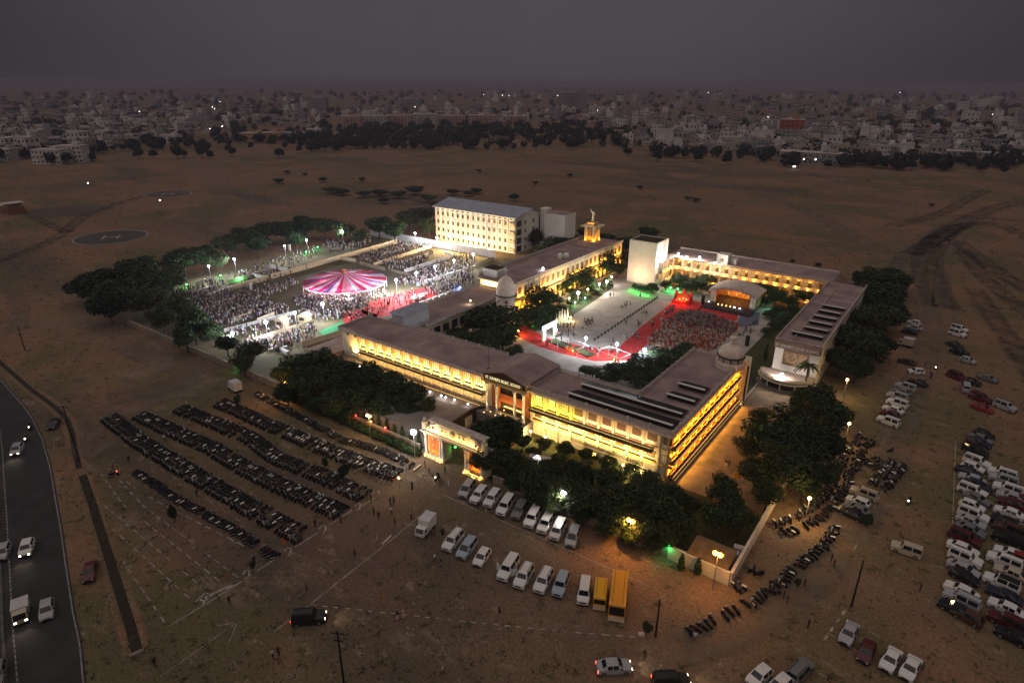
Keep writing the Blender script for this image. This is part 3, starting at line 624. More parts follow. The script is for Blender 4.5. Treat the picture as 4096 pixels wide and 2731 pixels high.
# roof shed, skylight strip, solar arrays
sh = thing('rooftop_shed', 'pale tin shed with blue grey sloping roof standing across the left roofs', 'shed', (-114.6, 112, 7.6))
obj('shed_wall', MB().b(-116.6, -112.8, 107.95, 117.8, 7.62, 12.1), M['tin_pale'], sh, ab=True)
obj('shed_roof', MB().hexa([(-117, 107.6, 12.1), (-112.5, 107.6, 12.101), (-112.5, 118.1, 12.101), (-117, 118.1, 12.1), (-117, 107.6, 12.75), (-112.5, 107.6, 12.2), (-112.5, 118.1, 12.2), (-117, 118.1, 12.75)]), M['tin_blue'], sh, ab=True)
def solar(x0, x1, y0, zl, dy, dz, label, nmod, low):
    """a row of panels whose raised front rail, whitened as if skylit, faces the gate; the dark faces slope down behind it"""
    t = thing('solar_array', label, 'solar panels', ((x0 + x1) / 2, y0, low), group='tilted solar panel rows on the school roofs')
    w = (x1 - x0) / nmod; zh = zl + dz
    for i in range(nmod):
        a, b_ = x0 + w * i + 0.02, x0 + w * (i + 1) - 0.02
        obj('solar_panel', MB().hexa([(a, y0, zh), (b_, y0, zh), (b_, y0 + dy, zl), (a, y0 + dy, zl), (a, y0, zh + .06), (b_, y0, zh + .06), (b_, y0 + dy, zl + .06), (a, y0 + dy, zl + .06)]), M['solar'], t, ab=True)
        obj('stand', MB().b(a, a + .1, y0 + .1, y0 + .2, low, zh - .05), M['metal_dark'], t, ab=True)
    obj('skylit_edge_rail', MB().b(x0, x1, y0 - .5, y0 - .005, zh - .04, zh + .1), M['white_wall'], t, ab=True)  # broad white strip paints the sky light on the panel edge
    obj('shade_board', MB().b(x0, x1, y0 + .25, y0 + .3, low, zh - .08), M['solar'], t, ab=True)  # black board put in as the shade under the raised edge
solar(-57.2, -35.3, 98.3, FZ + .55, 3.6, 0.9, 'long solar panel row on the front roof nearest the railing', 14, FZ + .285)
solar(-57.2, -35.6, 103.4, FZ + .55, 3.4, 0.9, 'long solar panel row on the front roof nearest the inner court', 14, FZ + .285)
solar(-41.4, -35.6, 109.7, FZ + .5, 3.2, 0.9, 'short solar panel row on the right wing roof nearest the front', 4, FZ + .285)
solar(-41.4, -35.8, 115.6, FZ + .5, 3.2, 0.9, 'short solar panel row on the right wing roof nearest its dome', 4, FZ + .285)
ln = px([(1668, 1383), (1705, 1370)], FZ + .3); tag(obj('roof_batten', MB().wall(ln[0], ln[1], 0.35, FZ + 0.28, FZ + 0.4), M['tin_pale'], ab=True), 'short pale plank lying on the left front roof', 'plank')

# --- dome tower at the inner corner
T1 = thing('dome_tower', 'round cream tower with tall pointed dome and white cross at the courtyard corner', 'tower', (-105, 142, 0))
dome(-105, 142, 11.0, 2.9, 0.03, True, T1, 1.95)
obj('cross', MB().b(-105.08, -104.92, 141.92, 142.08, 16.6, 19.2).b(-105.75, -104.25, 141.93, 142.07, 18.2, 18.36), M['white_wall'], T1, ab=True)
for t, z0, z1 in ((-0.35, 4.0, 6.2), (-0.35, 0.6, 3.0), (-1.9, 8.9, 9.7), (-0.9, 9.0, 9.8)):
    r = 2.70; obj('tower_window', MB().ob((-105 + r * math.cos(t), 142 + r * math.sin(t)), 0.16, 1.0 if z1 - z0 > 1 else 0.7, z0, z1, t), M['pane_brown'], T1, ab=True)
# --- back wing with the statue tower
K = thing('back_wing', 'long flat roofed school wing lit orange behind courtyard trees', 'building', (-116, 188, 0))
XF, XB, KZ = -109.0, -123.4, 10.5
obj('wall', MB().b(XB, XF - 1.6, 153, 223, 0.03, 4.6).b(XB, XF, 153, 223, 4.602, KZ), M['cream'], K, ab=True)
obj('roof', MB().b(XB - .4, XF + .6, 152.6, 223.4, KZ, KZ + 0.25), M['roof_concrete'], K, ab=True)
obj('parapet_wall', MB().b(XF + .4, XF + .6, 152.6, 223.4, KZ + .252, KZ + .8), M['roof_edge'], K, ab=True); obj('parapet_wall', MB().b(XB - .4, XB - .2, 152.6, 223.4, KZ + .252, KZ + .9), M['roof_edge'], K, ab=True)
parapet(K, (XB - .3, 153), (XB - .3, 223), KZ + 0.9, 0.5, step=3.0)
WK = win_mesh('window', 1.5, 2.2, 2, 3)
for i in range(22):
    y = 154.6 + 3.18 * i
    add_win(K, WK, pane(1.5, 2.2, 'pane_brown'), (XF + .03, y, 7.9), math.pi / 2)
    obj('column', MB().b(XF - .5, XF + .25, y + 1.4, y + 1.85, 0.03, KZ - .01), M['cream_trim'], K, ab=True)
    obj('door', MB().b(XF - 1.62, XF - 1.5, y - .6, y + .6, 0.05, 2.6), M['frame_brown'], K, ab=True)
obj('ledge', MB().b(XF, XF + .7, 153, 223, 5.3, 5.5), M['ochre_trim'], K, ab=True)
obj('roof_room', MB().b(-123.2, -117.5, 154, 159, KZ + .25, KZ + 2.6), M['white_wall'], K, ab=True); obj('roof_room_top', MB().b(-123.0, -117.7, 154.2, 158.8, KZ + 2.601, KZ + 2.7), M['ledge_dark'], K, ab=True)
obj('end_canopy', MB().b(-124.4, -110, 151.9, 152.99, 10.0, 10.3), M['cream_trim'], K, ab=True)
tk = thing('water_tank', 'pair of white round water tanks on the back wing roof', 'water tank', (-114, 186, KZ + .25))
for q_ in (0, 1): obj('tank', MB().lathe([(0.95, 0), (1.0, 0.2), (1.0, 1.5), (0.7, 1.9), (0.25, 2.0), (0.25, 2.15)], (q_ * 1.3, q_ * 1.9), 16), M['white_wall'], tk, smooth=True)
S = thing('statue_tower', 'small orange lit square tower with arched openings on the back wing roof', 'tower', (-118.8, 217, KZ + .25))
for a in (-1, 1):
    for b_ in (-1, 1): obj('corner_pier', MB().b(-118.8 + a * 1.75 - .45, -118.8 + a * 1.75 + .45, 217 + b_ * 1.75 - .45, 217 + b_ * 1.75 + .45, KZ + .26, 16.6), M['cream_trim'], S, ab=True)
obj('base_wall', MB().b(-120.4, -117.2, 215.4, 218.6, KZ + .26, KZ + 2.4), M['ochre_trim'], S, ab=True)
obj('lattice', MB().b(-120.2, -117.4, 215.6, 218.4, KZ + 2.401, 16.0), M['pane_brown'], S, ab=True)
for i in range(4):
    obj('mullion', MB().b(-119.95 + i * .7, -119.85 + i * .7, 215.3, 215.58, KZ + 2.4, 16.0), M['cream_trim'], S, ab=True)
    obj('mullion', MB().b(-117.38, -117.1, 216.0 + i * .7, 216.1 + i * .7, KZ + 2.4, 16.0), M['cream_trim'], S, ab=True)
obj('canopy_slab', MB().b(-122.2, -115.4, 213.6, 220.4, 16.602, 16.95), M['cream_trim'], S, ab=True)
obj('pedestal', MB().b(-120.3, -117.3, 215.5, 218.5, 16.952, 18.1), M['ochre_trim'], S, ab=True)
for a in (-1, 1): obj('finial', MB().tube((-118.8 + a * 3.2, 214, 16.95), (-118.8 + a * 3.2, 214, 18.8), 0.06, n=5), M['metal_dark'], S, ab=True)
# --- hostel block
H = thing('hostel_building', 'white four storey hostel block with blue grey tin roof and rows of small windows', 'building', (-177, 225, 0))
obj('wall', MB().b(-200, -155, 216, 234, 0.03, 15.2), M['white_wall'], H, ab=True)
obj('gable_wall', MB().add([(-155.01, 216, 15.2), (-155.01, 234, 15.2), (-155.01, 227, 17.6), (-199.9, 216, 15.2), (-199.9, 234, 15.2), (-199.9, 227, 17.6)], [(0, 1, 2), (5, 4, 3), (0, 2, 5, 3), (1, 4, 5, 2)]), M['white_wall'], H, ab=True)
obj('roof', MB().hexa([(-201, 214.9, 15.35), (-153.6, 214.9, 15.35), (-153.6, 227, 17.85), (-201, 227, 17.85), (-201, 214.9, 15.5), (-153.6, 214.9, 15.5), (-153.6, 227, 18.0), (-201, 227, 18.0)]).hexa([(-201, 227.002, 17.85), (-153.6, 227.002, 17.85), (-153.6, 235, 15.6), (-201, 235, 15.6), (-201, 227.002, 18.0), (-153.6, 227.002, 18.0), (-153.6, 235, 15.75), (-201, 235, 15.75)]), M['tin_blue'], H, ab=True)
WH = win_mesh('window', 1.15, 1.6, 2, 2); WV = win_mesh('window', 1.3, 0.5, 3, 1)
for i in range(15):
    x = -198.2 + 2.93 * i
    for zc in (1.7, 5.2, 8.8, 12.5):
        add_win(H, WH, pane(1.15, 1.6, 'pane_hostel'), (x, 215.96, zc), 0)
        if zc > 2: obj('window_hood', MB().b(x - .85, x + .85, 215.5, 215.99, zc + .95, zc + 1.05), M['white_wall'], H, ab=True)
    add_win(H, WV, pane(1.3, 0.5, 'pane_dark'), (x, 215.96, 14.55), 0)
    obj('pilaster', MB().b(x + 1.35, x + 1.6, 215.82, 215.998, 0.05, 15.1), M['white_wall'], H, ab=True)
for z in (3.4, 7.0, 10.7): obj('band', MB().b(-200, -157.5, 215.6, 215.81, z, z + .25), M['white_wall'], H, ab=True)
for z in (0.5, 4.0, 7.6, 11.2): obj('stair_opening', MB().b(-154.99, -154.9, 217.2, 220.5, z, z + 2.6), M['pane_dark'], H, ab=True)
for z in (1.5, 5.0, 8.6, 12.2):
    obj('corner_balcony', MB().b(-157.2, -154.6, 214.9, 215.59, z - .1, z + .9), M['cream_trim'], H, ab=True)
    for y in (223.5, 229.5): add_win(H, WH, pane(1.15, 1.6, 'pane_brown'), (-154.96, y, z + .2), math.pi / 2)
A = thing('stair_tower', 'white stair tower and annex with flat roofs behind the hostel', 'building', (-147, 236, 0))
obj('tower_wall', MB().b(-154.5, -151, 234.2, 238, 0.03, 17.0), M['white_wall'], A, ab=True)
obj('annex_wall', MB().b(-150.9, -140.5, 232, 241, 0.03, 15.6), M['white_wall'], A, ab=True); obj('annex_roof', MB().b(-150.7, -140.7, 232.2, 240.8, 15.601, 15.7), M['roof_concrete'], A, ab=True)
# --- tall plain block and the far wing with lit balconies
P = thing('tall_block', 'plain tall pale tower block with flat roof lit at its foot in green', 'building', (-93.5, 214, 0))
obj('wall', MB().b(-98.9, -88.2, 209, 219, 0.03, 15.2), M['white_wall'], P, ab=True); obj('roof', MB().b(-98.6, -88.5, 209.3, 218.7, 15.201, 15.3), M['ledge_dark'], P, ab=True)

for a in ((-98.9, -88.2, 209, 209.28), (-98.9, -88.2, 218.72, 219), (-98.9, -98.62, 209.281, 218.719), (-88.48, -88.2, 209.281, 218.719)): obj('roof_rim', MB().b(*a, 15.202, 15.6), M['cream'], P, ab=True)
for z, k in ((6.6, 'pane_pale'), (2.6, 'pane_dark')): add_win(P, win_mesh('window', 2.6, 2.2, 2, 2, 'railing'), pane(2.6, 2.2, k), (-88.17, 211.4, z + .4), math.pi / 2)
Q = thing('far_wing', 'long two storey wing with lit yellow balconies behind the stage', 'building', (-60, 228, 0))
QZ = 8.0
obj('wall', MB().b(-88.4, -33.5, 224.0, 236, 0.03, QZ).b(-89.9, -88.402, 218, 236, 0.03, QZ), M['cream_trim'], Q, ab=True)
obj('roof', MB().b(-89.95, -32.6, 221.6, 236.4, QZ, QZ + .25).b(-89.95, -86.6, 211.5, 221.598, QZ, QZ + .25), M['roof_concrete'], Q, ab=True)
parapet(Q, (-86.7, 211.6), (-86.7, 221.4), QZ + .25, 0.9, step=2.6); obj('parapet_wall', MB().b(-86.5, -33, 221.6, 221.8, QZ + .251, QZ + .6), M['roof_edge'], Q, ab=True); obj('parapet_wall', MB().b(-89.9, -33, 236.1, 236.4, QZ + .251, QZ + .8), M['roof_edge'], Q, ab=True)
obj('balcony_floor', MB().b(-86.8, -33.5, 221.9, 223.99, 3.9, 4.1).b(-88.39, -86.9, 212, 221.89, 3.9, 4.1), M['cream'], Q, ab=True)
for z in (4.1, 0.05): obj('balcony_front', MB().b(-86.7, -33.5, 221.82, 221.99, z, z + 1.15).b(-87.0, -86.82, 212, 221.8, z, z + 1.15), M['cream'], Q, ab=True)
nb = 15
for i in range(nb + 1):
    x = -86.6 + 3.5 * i
    obj('balcony_column', MB().b(x - .14, x + .14, 221.7, 221.99, 0.05, QZ - .01), M['cream'], Q, ab=True)
    if i < nb:
        for z in (4.15, 0.1): obj('door', MB().b(x + 1.2, x + 2.2, 223.9, 223.998, z, z + 2.2), M['frame_brown'], Q, ab=True)
for i in range(4):
    y = 212.2 + 3.1 * i; obj('balcony_column', MB().b(-86.98, -86.72, y - .14, y + .14, 0.06, QZ - .01), M['cream'], Q, ab=True)
obj('stair_room', MB().b(-71.2, -67.2, 222.9, 227, QZ + .26, 11.6), M['white_wall'], Q, ab=True); add_win(Q, win_mesh('window', 1, 1.3, 2, 2), pane(1, 1.3, 'pane_brown'), (-69.2, 222.86, 9.6), 0)
obj('stair_room', MB().b(-66.9, -64.8, 225, 228, QZ + .26, 9.9), M['white_wall'], Q, ab=True)
# --- co-ed building on the right
E_ = thing('coed_building', 'long flat roofed building whose white tiled end wall carries a framed relief', 'building', (-27, 180, 0))
EZ = 10.3
obj('wall', MB().b(-32, -22, 153.5, 214, 0.03, EZ), M['cream'], E_, ab=True)
obj('roof', MB().b(-32.3, -21.7, 153.3, 214.3, EZ, EZ + .25), M['roof_concrete'], E_, ab=True)
obj('parapet_wall', MB().b(-32.3, -32.1, 153.3, 214.3, EZ + .252, EZ + 1.0), M['roof_edge'], E_, ab=True); obj('parapet_wall', MB().b(-21.95, -21.7, 153.3, 214.3, EZ + .252, EZ + 1.1), M['roof_edge'], E_, ab=True); obj('parapet_wall', MB().b(-32.09, -21.96, 153.3, 153.5, EZ + .252, EZ + 1.0), M['roof_edge'], E_, ab=True); obj('parapet_wall', MB().b(-28.9, -28.75, 156, 205, EZ + .252, EZ + .7), M['roof_edge'], E_, ab=True)
ti = MB()
for i in range(5):
    for j in range(4): obj('wall_tile', MB().b(-32 + 2 * i + .02, -30 + 2 * i - .02, 153.3, 153.48, 3.2 + 1.42 * j + .02, 3.2 + 1.42 * j + 1.4), M['white_wall'], E_, ab=True)
fz = obj('frieze', MB().b(-32.3, -21.7, 152.95, 153.29, 8.95, EZ + .7), M['frieze_brown'], E_, ab=True)
text("ST. XAVIER'S CO-ED SCHOOL", 1.05, fz, (-32.0, 152.88, 9.35), 0, M['white_wall'], width=10.0, ext=0.05)
fr = MB().b(-29.9, -24.3, 153.0, 153.28, 5.0, 5.25).b(-29.9, -24.3, 153.0, 153.28, 8.35, 8.6).b(-29.9, -29.65, 153.0, 153.28, 5.251, 8.349).b(-24.55, -24.3, 153.0, 153.28, 5.251, 8.349)
obj('relief_frame', fr, M['frame_brown'], E_, ab=True)
dm('relief', (0.42, 0.30, 0.17), 0.6, 0.5, 1.2, col2=(0.20, 0.13, 0.08), bump=0.8)
rl = MB(); NX, NY = 26, 16
hh = [[0.12 * (math.sin(i * 1.3 + j * .7) + math.sin(i * .6 - j * 1.1 + 2) + R.random()) for i in range(NX + 1)] for j in range(NY + 1)]
rl.add([(-29.64 + 5.08 * i / NX, 153.22 - abs(hh[j][i]) * .5, 5.26 + 3.08 * j / NY) for j in range(NY + 1) for i in range(NX + 1)], [(j * (NX + 1) + i, j * (NX + 1) + i + 1, (j + 1) * (NX + 1) + i + 1, (j + 1) * (NX + 1) + i) for j in range(NY) for i in range(NX)])
obj('relief_panel', rl, M['relief'], E_, ab=True)
pc = (-28.4, 152.9)
def half(r, z0, z1, m, nm):
    pts = [(pc[0] + r * 1.15 * math.cos(math.pi * (1 + i / 18)), pc[1] + r * math.sin(math.pi * (1 + i / 18))) for i in range(19)]
    obj(nm, MB().prism(pts, z0, z1), m, E_, ab=True)
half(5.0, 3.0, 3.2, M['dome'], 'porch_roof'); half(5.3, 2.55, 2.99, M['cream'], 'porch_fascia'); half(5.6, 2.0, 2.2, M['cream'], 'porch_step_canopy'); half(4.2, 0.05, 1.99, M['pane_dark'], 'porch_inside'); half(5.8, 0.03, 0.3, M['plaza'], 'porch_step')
for i in range(5):
    t = math.pi * (1.12 + i * .19); obj('porch_column', MB().lathe([(0.22, .3), (0.2, 2.0)], (pc[0] + 5.6 * math.cos(t), pc[1] + 4.9 * math.sin(t)), 10), M['cream'], E_, ab=True)
for n_ in range(6):
    solar(-30.0 if n_ == 0 else -28.3, -22.9, 159.2 + 5.25 * n_, EZ + .45, 3.0, 0.9, ['solar panel row on the co-ed roof nearest the lettered front', 'second solar panel row from the lettered front of the co-ed roof', 'third solar panel row from the lettered front of the co-ed roof', 'fourth solar panel row from the lettered front of the co-ed roof', 'fifth solar panel row from the lettered front of the co-ed roof', 'solar panel row on the co-ed roof farthest from the lettered front'][n_], 3, EZ + .255)
for y in (160, 170, 180, 190, 200): add_win(E_, W1, pane(1.75, 1.6, 'pane_dark'), (-21.96, y, 7.5), math.pi / 2); add_win(E_, W1, pane(1.75, 1.6, 'pane_dark'), (-21.96, y, 3.5), math.pi / 2)
# --- flat annex at the left end, shed by the right corner, hut by the helipad
an = thing('flat_annex', 'low flat roofed annex with pinkish roof by the left end of the school', 'building', (-127, 97, 0))
obj('wall', MB().b(-131.4, -123.7, 91.8, 103, 0.03, 3.7), M['wall_old'], an, ab=True); obj('roof', MB().b(-131.8, -123.62, 91.3, 103.4, 3.7, 3.95), mat('annex_roof', (0.36, 0.25, 0.21), 0.95, 0.3, 0.5), an, ab=True)
obj('parapet_wall', MB().b(-131.8, -123.62, 103.2, 103.4, 3.951, 4.5), M['cloth_cream'], an, ab=True); obj('parapet_wall', MB().b(-131.8, -123.62, 91.3, 91.5, 3.951, 4.2), M['cloth_cream'], an, ab=True)
sb = thing('guard_shed', 'low shed with sloping roof built against the right corner of the boundary wall', 'shed', (-20.5, 79.5, 0))
obj('wall', MB().b(-23.4, -17.6, 78.0, 82.0, 0.03, 2.5), M['wall_old'], sb, ab=True); obj('roof', MB().hexa([(-23.7, 77.9, 2.5), (-17.5, 77.9, 2.5), (-17.5, 82.3, 2.9), (-23.7, 82.3, 2.9), (-23.7, 77.9, 2.62), (-17.5, 77.9, 2.62), (-17.5, 82.3, 3.02), (-23.7, 82.3, 3.02)]), mat('shed_rust', (0.20, 0.12, 0.06), 0.9, 0.4, 0.8), sb, ab=True)
for x, y, w in ((2960, 2180, 1.6), (2925, 2196, 2.2)):
    c = G(x, y, 2); tag(obj('water_trough', MB().ob((c.x, c.y), w, 0.9, 0, 1.6, 0.2).ob((c.x, c.y), w + .1, 1.0, 1.6, 1.7, 0.2), M['roof_edge'], ab=True), 'pale concrete tank behind the guard shed' if w < 2 else 'pale slab on low supports beside the concrete tank', 'tank')
hc = G(50, 850); hu = thing('brick_hut', 'small brick hut with flat slab roof at the edge of the field', 'hut', hc)
obj('wall', MB().b(-9, 7, -4, 4, 0.03, 3.8).b(-12, -9.01, -4, 2, 0.03, 2.4), mat('brick', (0.27, 0.12, 0.07), 0.95, 0.3, 1), hu); obj('roof', MB().b(-9.6, 0, -4.5, 4.5, 3.8, 4.2).b(.1, 7.5, -4.5, 4.5, 5.5, 5.9), M['roof_edge'], hu); obj('upper_wall', MB().b(1, 6.5, -3.5, 3.5, 3.81, 5.49), M['wall_old'], hu)
for x in (-6, 2.5): obj('opening', MB().b(x - 1.2, x + 1.2, -4.1, -3.99, 1, 2.8), M['pane_dark'], hu)
# --- boundary walls
def bwall(name, p, q, h, lab, m='wall_old', t=0.3, pier=5.0, cat='wall'):
    w = thing(name, lab, cat, (p[0], p[1], 0)); n = max(1, round((Vector((q[0], q[1])) - Vector((p[0], p[1]))).length / pier)); a, b_ = V(p[0], p[1], 0), V(q[0], q[1], 0)
    for i in range(n):
        u, v = a.lerp(b_, i / n), a.lerp(b_, (i + 0.995) / n); obj('wall_panel', MB().wall(u, v, t, 0.02, h), M[m], w, ab=True)
    cp = MB(); cp.wall(a, b_, t + .16, h, h + .1); obj('coping', cp, M[m], w, ab=True)
    pm = MB()
    return w
bwall('boundary_wall', (-198, 77.4), (-123.8, 78.0), 1.5, 'long low concrete boundary wall along the left field edge', t=0.5)
bwall('boundary_wall', (-123.7, 77.9), (-78.4, 77.6), 1.6, 'boundary wall behind the hedge left of the gate', m='wall_old')
bwall('boundary_wall', (-60.2, 77.6), (-26.7, 78.0), 1.7, 'boundary wall under the trees right of the gate')
bwall('boundary_wall', (-26.6, 78.0), (-17.0, 77.8), 2.3, 'pale plastered corner piece of the boundary wall below the orange lamp', m='cream')
bwall('boundary_wall', (-16.9, 77.9), (-16.9, 118), 2.2, 'side boundary wall running away beside the right lane', m='dome')
bwall('boundary_wall', (-16.9, 118.1), (-16.9, 150), 2.0, 'far part of the side boundary wall under the dark trees')
wl = px([(1482, 943), (1900, 1026)]); bwall('white_screen_wall', wl[0], G(1981, 1034), 3.2, 'tall white cloth wall at the back of the fairground below the hostel', m='cloth_white', t=0.15, pier=4)

# ---------------------------------------------------------------- gate, tent, stage, fairground things
WARM, AMBER, COOL = (1.0, 0.66, 0.25), (1.0, 0.47, 0.07), (0.86, 0.93, 1.0)
# school gate on the front wall
GT = thing('school_gate', 'orange and cream arched entrance gate with paired columns, lit from below', 'gate', (-69.7, 78.4, 0))
gy = 77.4
for x0, x1 in ((-76.9, -72.0), (-66.8, -62.2)):
    obj('pier', MB().b(x0, x1, gy + .35, gy + 2.2, 0.03, 5.2), M['cream'], GT, ab=True)
    obj('pier_base', MB().b(x0 - .15, x1 + .15, gy - .35, gy + .348, 0.03, 0.55), M['cream_trim'], GT, ab=True)
dm('gate_orange', (0.55, 0.16, 0.04), 0.8, 0.3, 0.9)
obj('orange_panel', MB().b(-75.9, -73.5, gy + .2, gy + .34, 0.9, 4.9), M['gate_orange'], GT, ab=True)
obj('orange_panel', MB().b(-65.5, -63.3, gy + .2, gy + .34, 0.9, 4.9), M['gate_orange'], GT, ab=True)
for xc in (-74.7, -64.4):
    for z in (4.2, 2.9, 1.7): obj('panel_ornament', MB().ball((xc, gy + .16, z), 0.22, 8, sz=1.2), M['cream_trim'], GT, ab=True)
for x in (-76.55, -72.85, -72.2, -66.55, -65.9, -62.6):
    obj('column', MB().lathe([(0.36, .551), (0.36, .9), (0.27, .95), (0.24, 4.7), (0.3, 4.75), (0.4, 4.9), (0.4, 5.19)], (x, gy), 14), M['white_wall'], GT, smooth=True, ab=True)
obj('entablature', MB().b(-77.2, -61.9, gy - .35, gy + 2.3, 5.2, 5.55), M['ochre_trim'], GT, ab=True); obj('cornice', MB().b(-77.5, -61.6, gy - .6, gy + 2.5, 5.552, 5.75), M['cream'], GT, ab=True)
pf = [(-76.3, 5.76), (-76.2, 6.3)] + [(-76.2 + 2.4 * t, 6.3 + 1.5 * math.sin(t * math.pi / 2)) for t in (.15, .3, .45, .6, .8, 1)] + [(-73.7, 8.1), (-65.4, 8.1)] + [(-65.3 + 2.4 * t, 7.8 - 1.5 * (1 - math.cos(t * math.pi / 2))) for t in (0, .2, .4, .6, .8, 1)] + [(-62.8, 5.76)]
n_ = len(pf); at_ = MB().add([(x, gy + .0, z) for x, z in pf] + [(x, gy + .5, z) for x, z in pf], [tuple(range(n_))[::-1], tuple(range(n_, 2 * n_))] + [(i, (i + 1) % n_, n_ + (i + 1) % n_, n_ + i) for i in range(n_)])
obj('attic', at_, M['cream'], GT, ab=True)
obj('attic_roof', MB().b(-76.0, -63.0, gy + .9, gy + 2.2, 5.76, 7.6).b(-76.3, -62.7, gy + .7, gy + 2.5, 7.602, 7.8), M['roof_edge'], GT, ab=True); obj('attic_cap', MB().b(-73.8, -65.3, gy - .15, gy + .6, 8.102, 8.25), M['cream_trim'], GT, ab=True)
for x0, x1 in ((-72.9, -70.6), (-68.6, -66.2)):
    obj('moulding', MB().b(x0, x1, gy - .06, gy - .002, 6.2, 6.3).b(x0, x1, gy - .06, gy - .002, 7.6, 7.7), M['ochre_trim'], GT, ab=True)
    for k in (0.3, 0.7): obj('rosette', MB().ob((x0 + (x1 - x0) * k, gy - .05), 0.36, 0.12, 6.75, 7.15), M['ochre_trim'], GT, ab=True)
md = MB(); P = 20
for r_, y_ in ((0.78, gy - .02), (0.78, gy - .14), (0.55, gy - .2)): md.v += [(-69.6 + r_ * .85 * math.cos(2 * math.pi * i / P), y_, 6.95 + r_ * math.sin(2 * math.pi * i / P)) for i in range(P)]
md.f += [tuple(range(2 * P, 3 * P))] + [(j * P + i, j * P + (i + 1) % P, (j + 1) * P + (i + 1) % P, (j + 1) * P + i) for j in (0, 1) for i in range(P)]; md.m += [0] * len(md.f)
mo = obj('medallion', md, M['ochre_trim'], GT, ab=True)
obj('crest', MB().add([(-69.85, gy - .23, 7.25), (-69.35, gy - .23, 7.25), (-69.35, gy - .23, 6.95), (-69.6, gy - .23, 6.6), (-69.85, gy - .23, 6.95)], [(4, 3, 2, 1, 0)]), M['cream'], mo, ab=True)
for x, z, k in ((-75.4, 6.55, 'brown_sign'), (-74.5, 6.9, 'carpet_red'), (-64.0, 6.6, 'carpet_red'), (-63.4, 6.2, 'brown_sign')): obj('round_ornament', MB().ball((x, gy - .02, z), 0.27, 10), M[k], GT, ab=True)
for x in (-76.9, -62.3): obj('finial', MB().b(x - .45, x + .45, gy - .1, gy + .8, 5.76, 7.3).lathe([(.6, 7.302), (.62, 7.45), (.2, 7.6), (.3, 7.9), (.3, 8.1), (.05, 8.35)], (x, gy + .35), 10), M['cream'], GT, ab=True)
kc = (-69.6, 82.0); kk = thing('gate_kiosk', 'small dark kiosk with an overhanging roof inside the gate opening', 'kiosk', (*kc, 0)); obj('booth', MB().ob(kc, 2.6, 1.8, 0.03, 1.7), M['red_wall'], kk, ab=True); obj('booth_roof', MB().ob(kc, 3.1, 2.3, 1.9, 2.3), M['ochre_trim'], kk, ab=True)
obj('roof_post', MB().ob((kc[0] - 1.2, kc[1]), .1, .1, 1.7, 1.9).ob((kc[0] + 1.2, kc[1]), .1, .1, 1.7, 1.9), M['metal_dark'], kk, ab=True)
led_strip('orange wash light at the foot of the left gate pier', (-76.5, 76.75, .25), (-72.1, 76.75, .25), (0, .45, 1), (1, .40, .05), 45, 'wash lights at the gate'); led_strip('orange wash light at the foot of the right gate pier', (-66.6, 76.75, .25), (-62.4, 76.75, .25), (0, .45, 1), (1, .40, .05), 45, 'wash lights at the gate')
led_strip('warm wash light along the gate cornice', (-76.2, 76.95, 5.85), (-62.8, 76.95, 5.85), (0, .6, 1), (1, .58, .15), 110, 'wash lights at the gate')

# striped round tent
def cloth(name, col, tr=0.45):
    m = bpy.data.materials.new(name); m.use_nodes = True; n = m.node_tree; out = n.nodes['Material Output']; bs = n.nodes['Principled BSDF']
    bs.inputs['Base Color'].default_value = (*col, 1); bs.inputs['Roughness'].default_value = 0.9
    t = n.nodes.new('ShaderNodeBsdfTranslucent'); x = n.nodes.new('ShaderNodeMixShader'); x.inputs[0].default_value = tr
    z = n.nodes.new('ShaderNodeTexNoise'); z.inputs['Scale'].default_value = 0.8; tcn = n.nodes.new('ShaderNodeTexCoord'); cr_ = n.nodes.new('ShaderNodeMix'); cr_.data_type = 'RGBA'
    cr_.inputs[6].default_value = (*col, 1); cr_.inputs[7].default_value = (*(c * .75 for c in col), 1)
    n.links.new(tcn.outputs['Object'], z.inputs['Vector']); n.links.new(z.outputs['Fac'], cr_.inputs[0]); n.links.new(cr_.outputs[2], bs.inputs['Base Color']); n.links.new(cr_.outputs[2], t.inputs['Color'])
    n.links.new(bs.outputs[0], x.inputs[1]); n.links.new(t.outputs[0], x.inputs[2]); n.links.new(x.outputs[0], out.inputs['Surface']); return m
TC = {'c': cloth('tent_crimson', (0.45, 0.02, 0.09)), 'w': cloth('tent_white', (0.66, 0.42, 0.50)), 'p': cloth('tent_purple', (0.16, 0.10, 0.30)), 'k': cloth('tent_pink', (0.60, 0.20, 0.30)), 'l': cloth('tent_lilac', (0.45, 0.40, 0.60)), 'r': cloth('tent_red', (0.55, 0.03, 0.05))}
tcn_ = G(1380, 1121, 3.5); TX, TY, TR = tcn_.x, tcn_.y, 14.3
TT = thing('striped_tent', 'large round tent with crimson, white and purple radial stripes, ringed by bright lamps', 'tent', (TX, TY, 0))
NG = 40; seq = 'ckpwcclwpckcwlcwckwprklwcpckwclcpwckklcw'
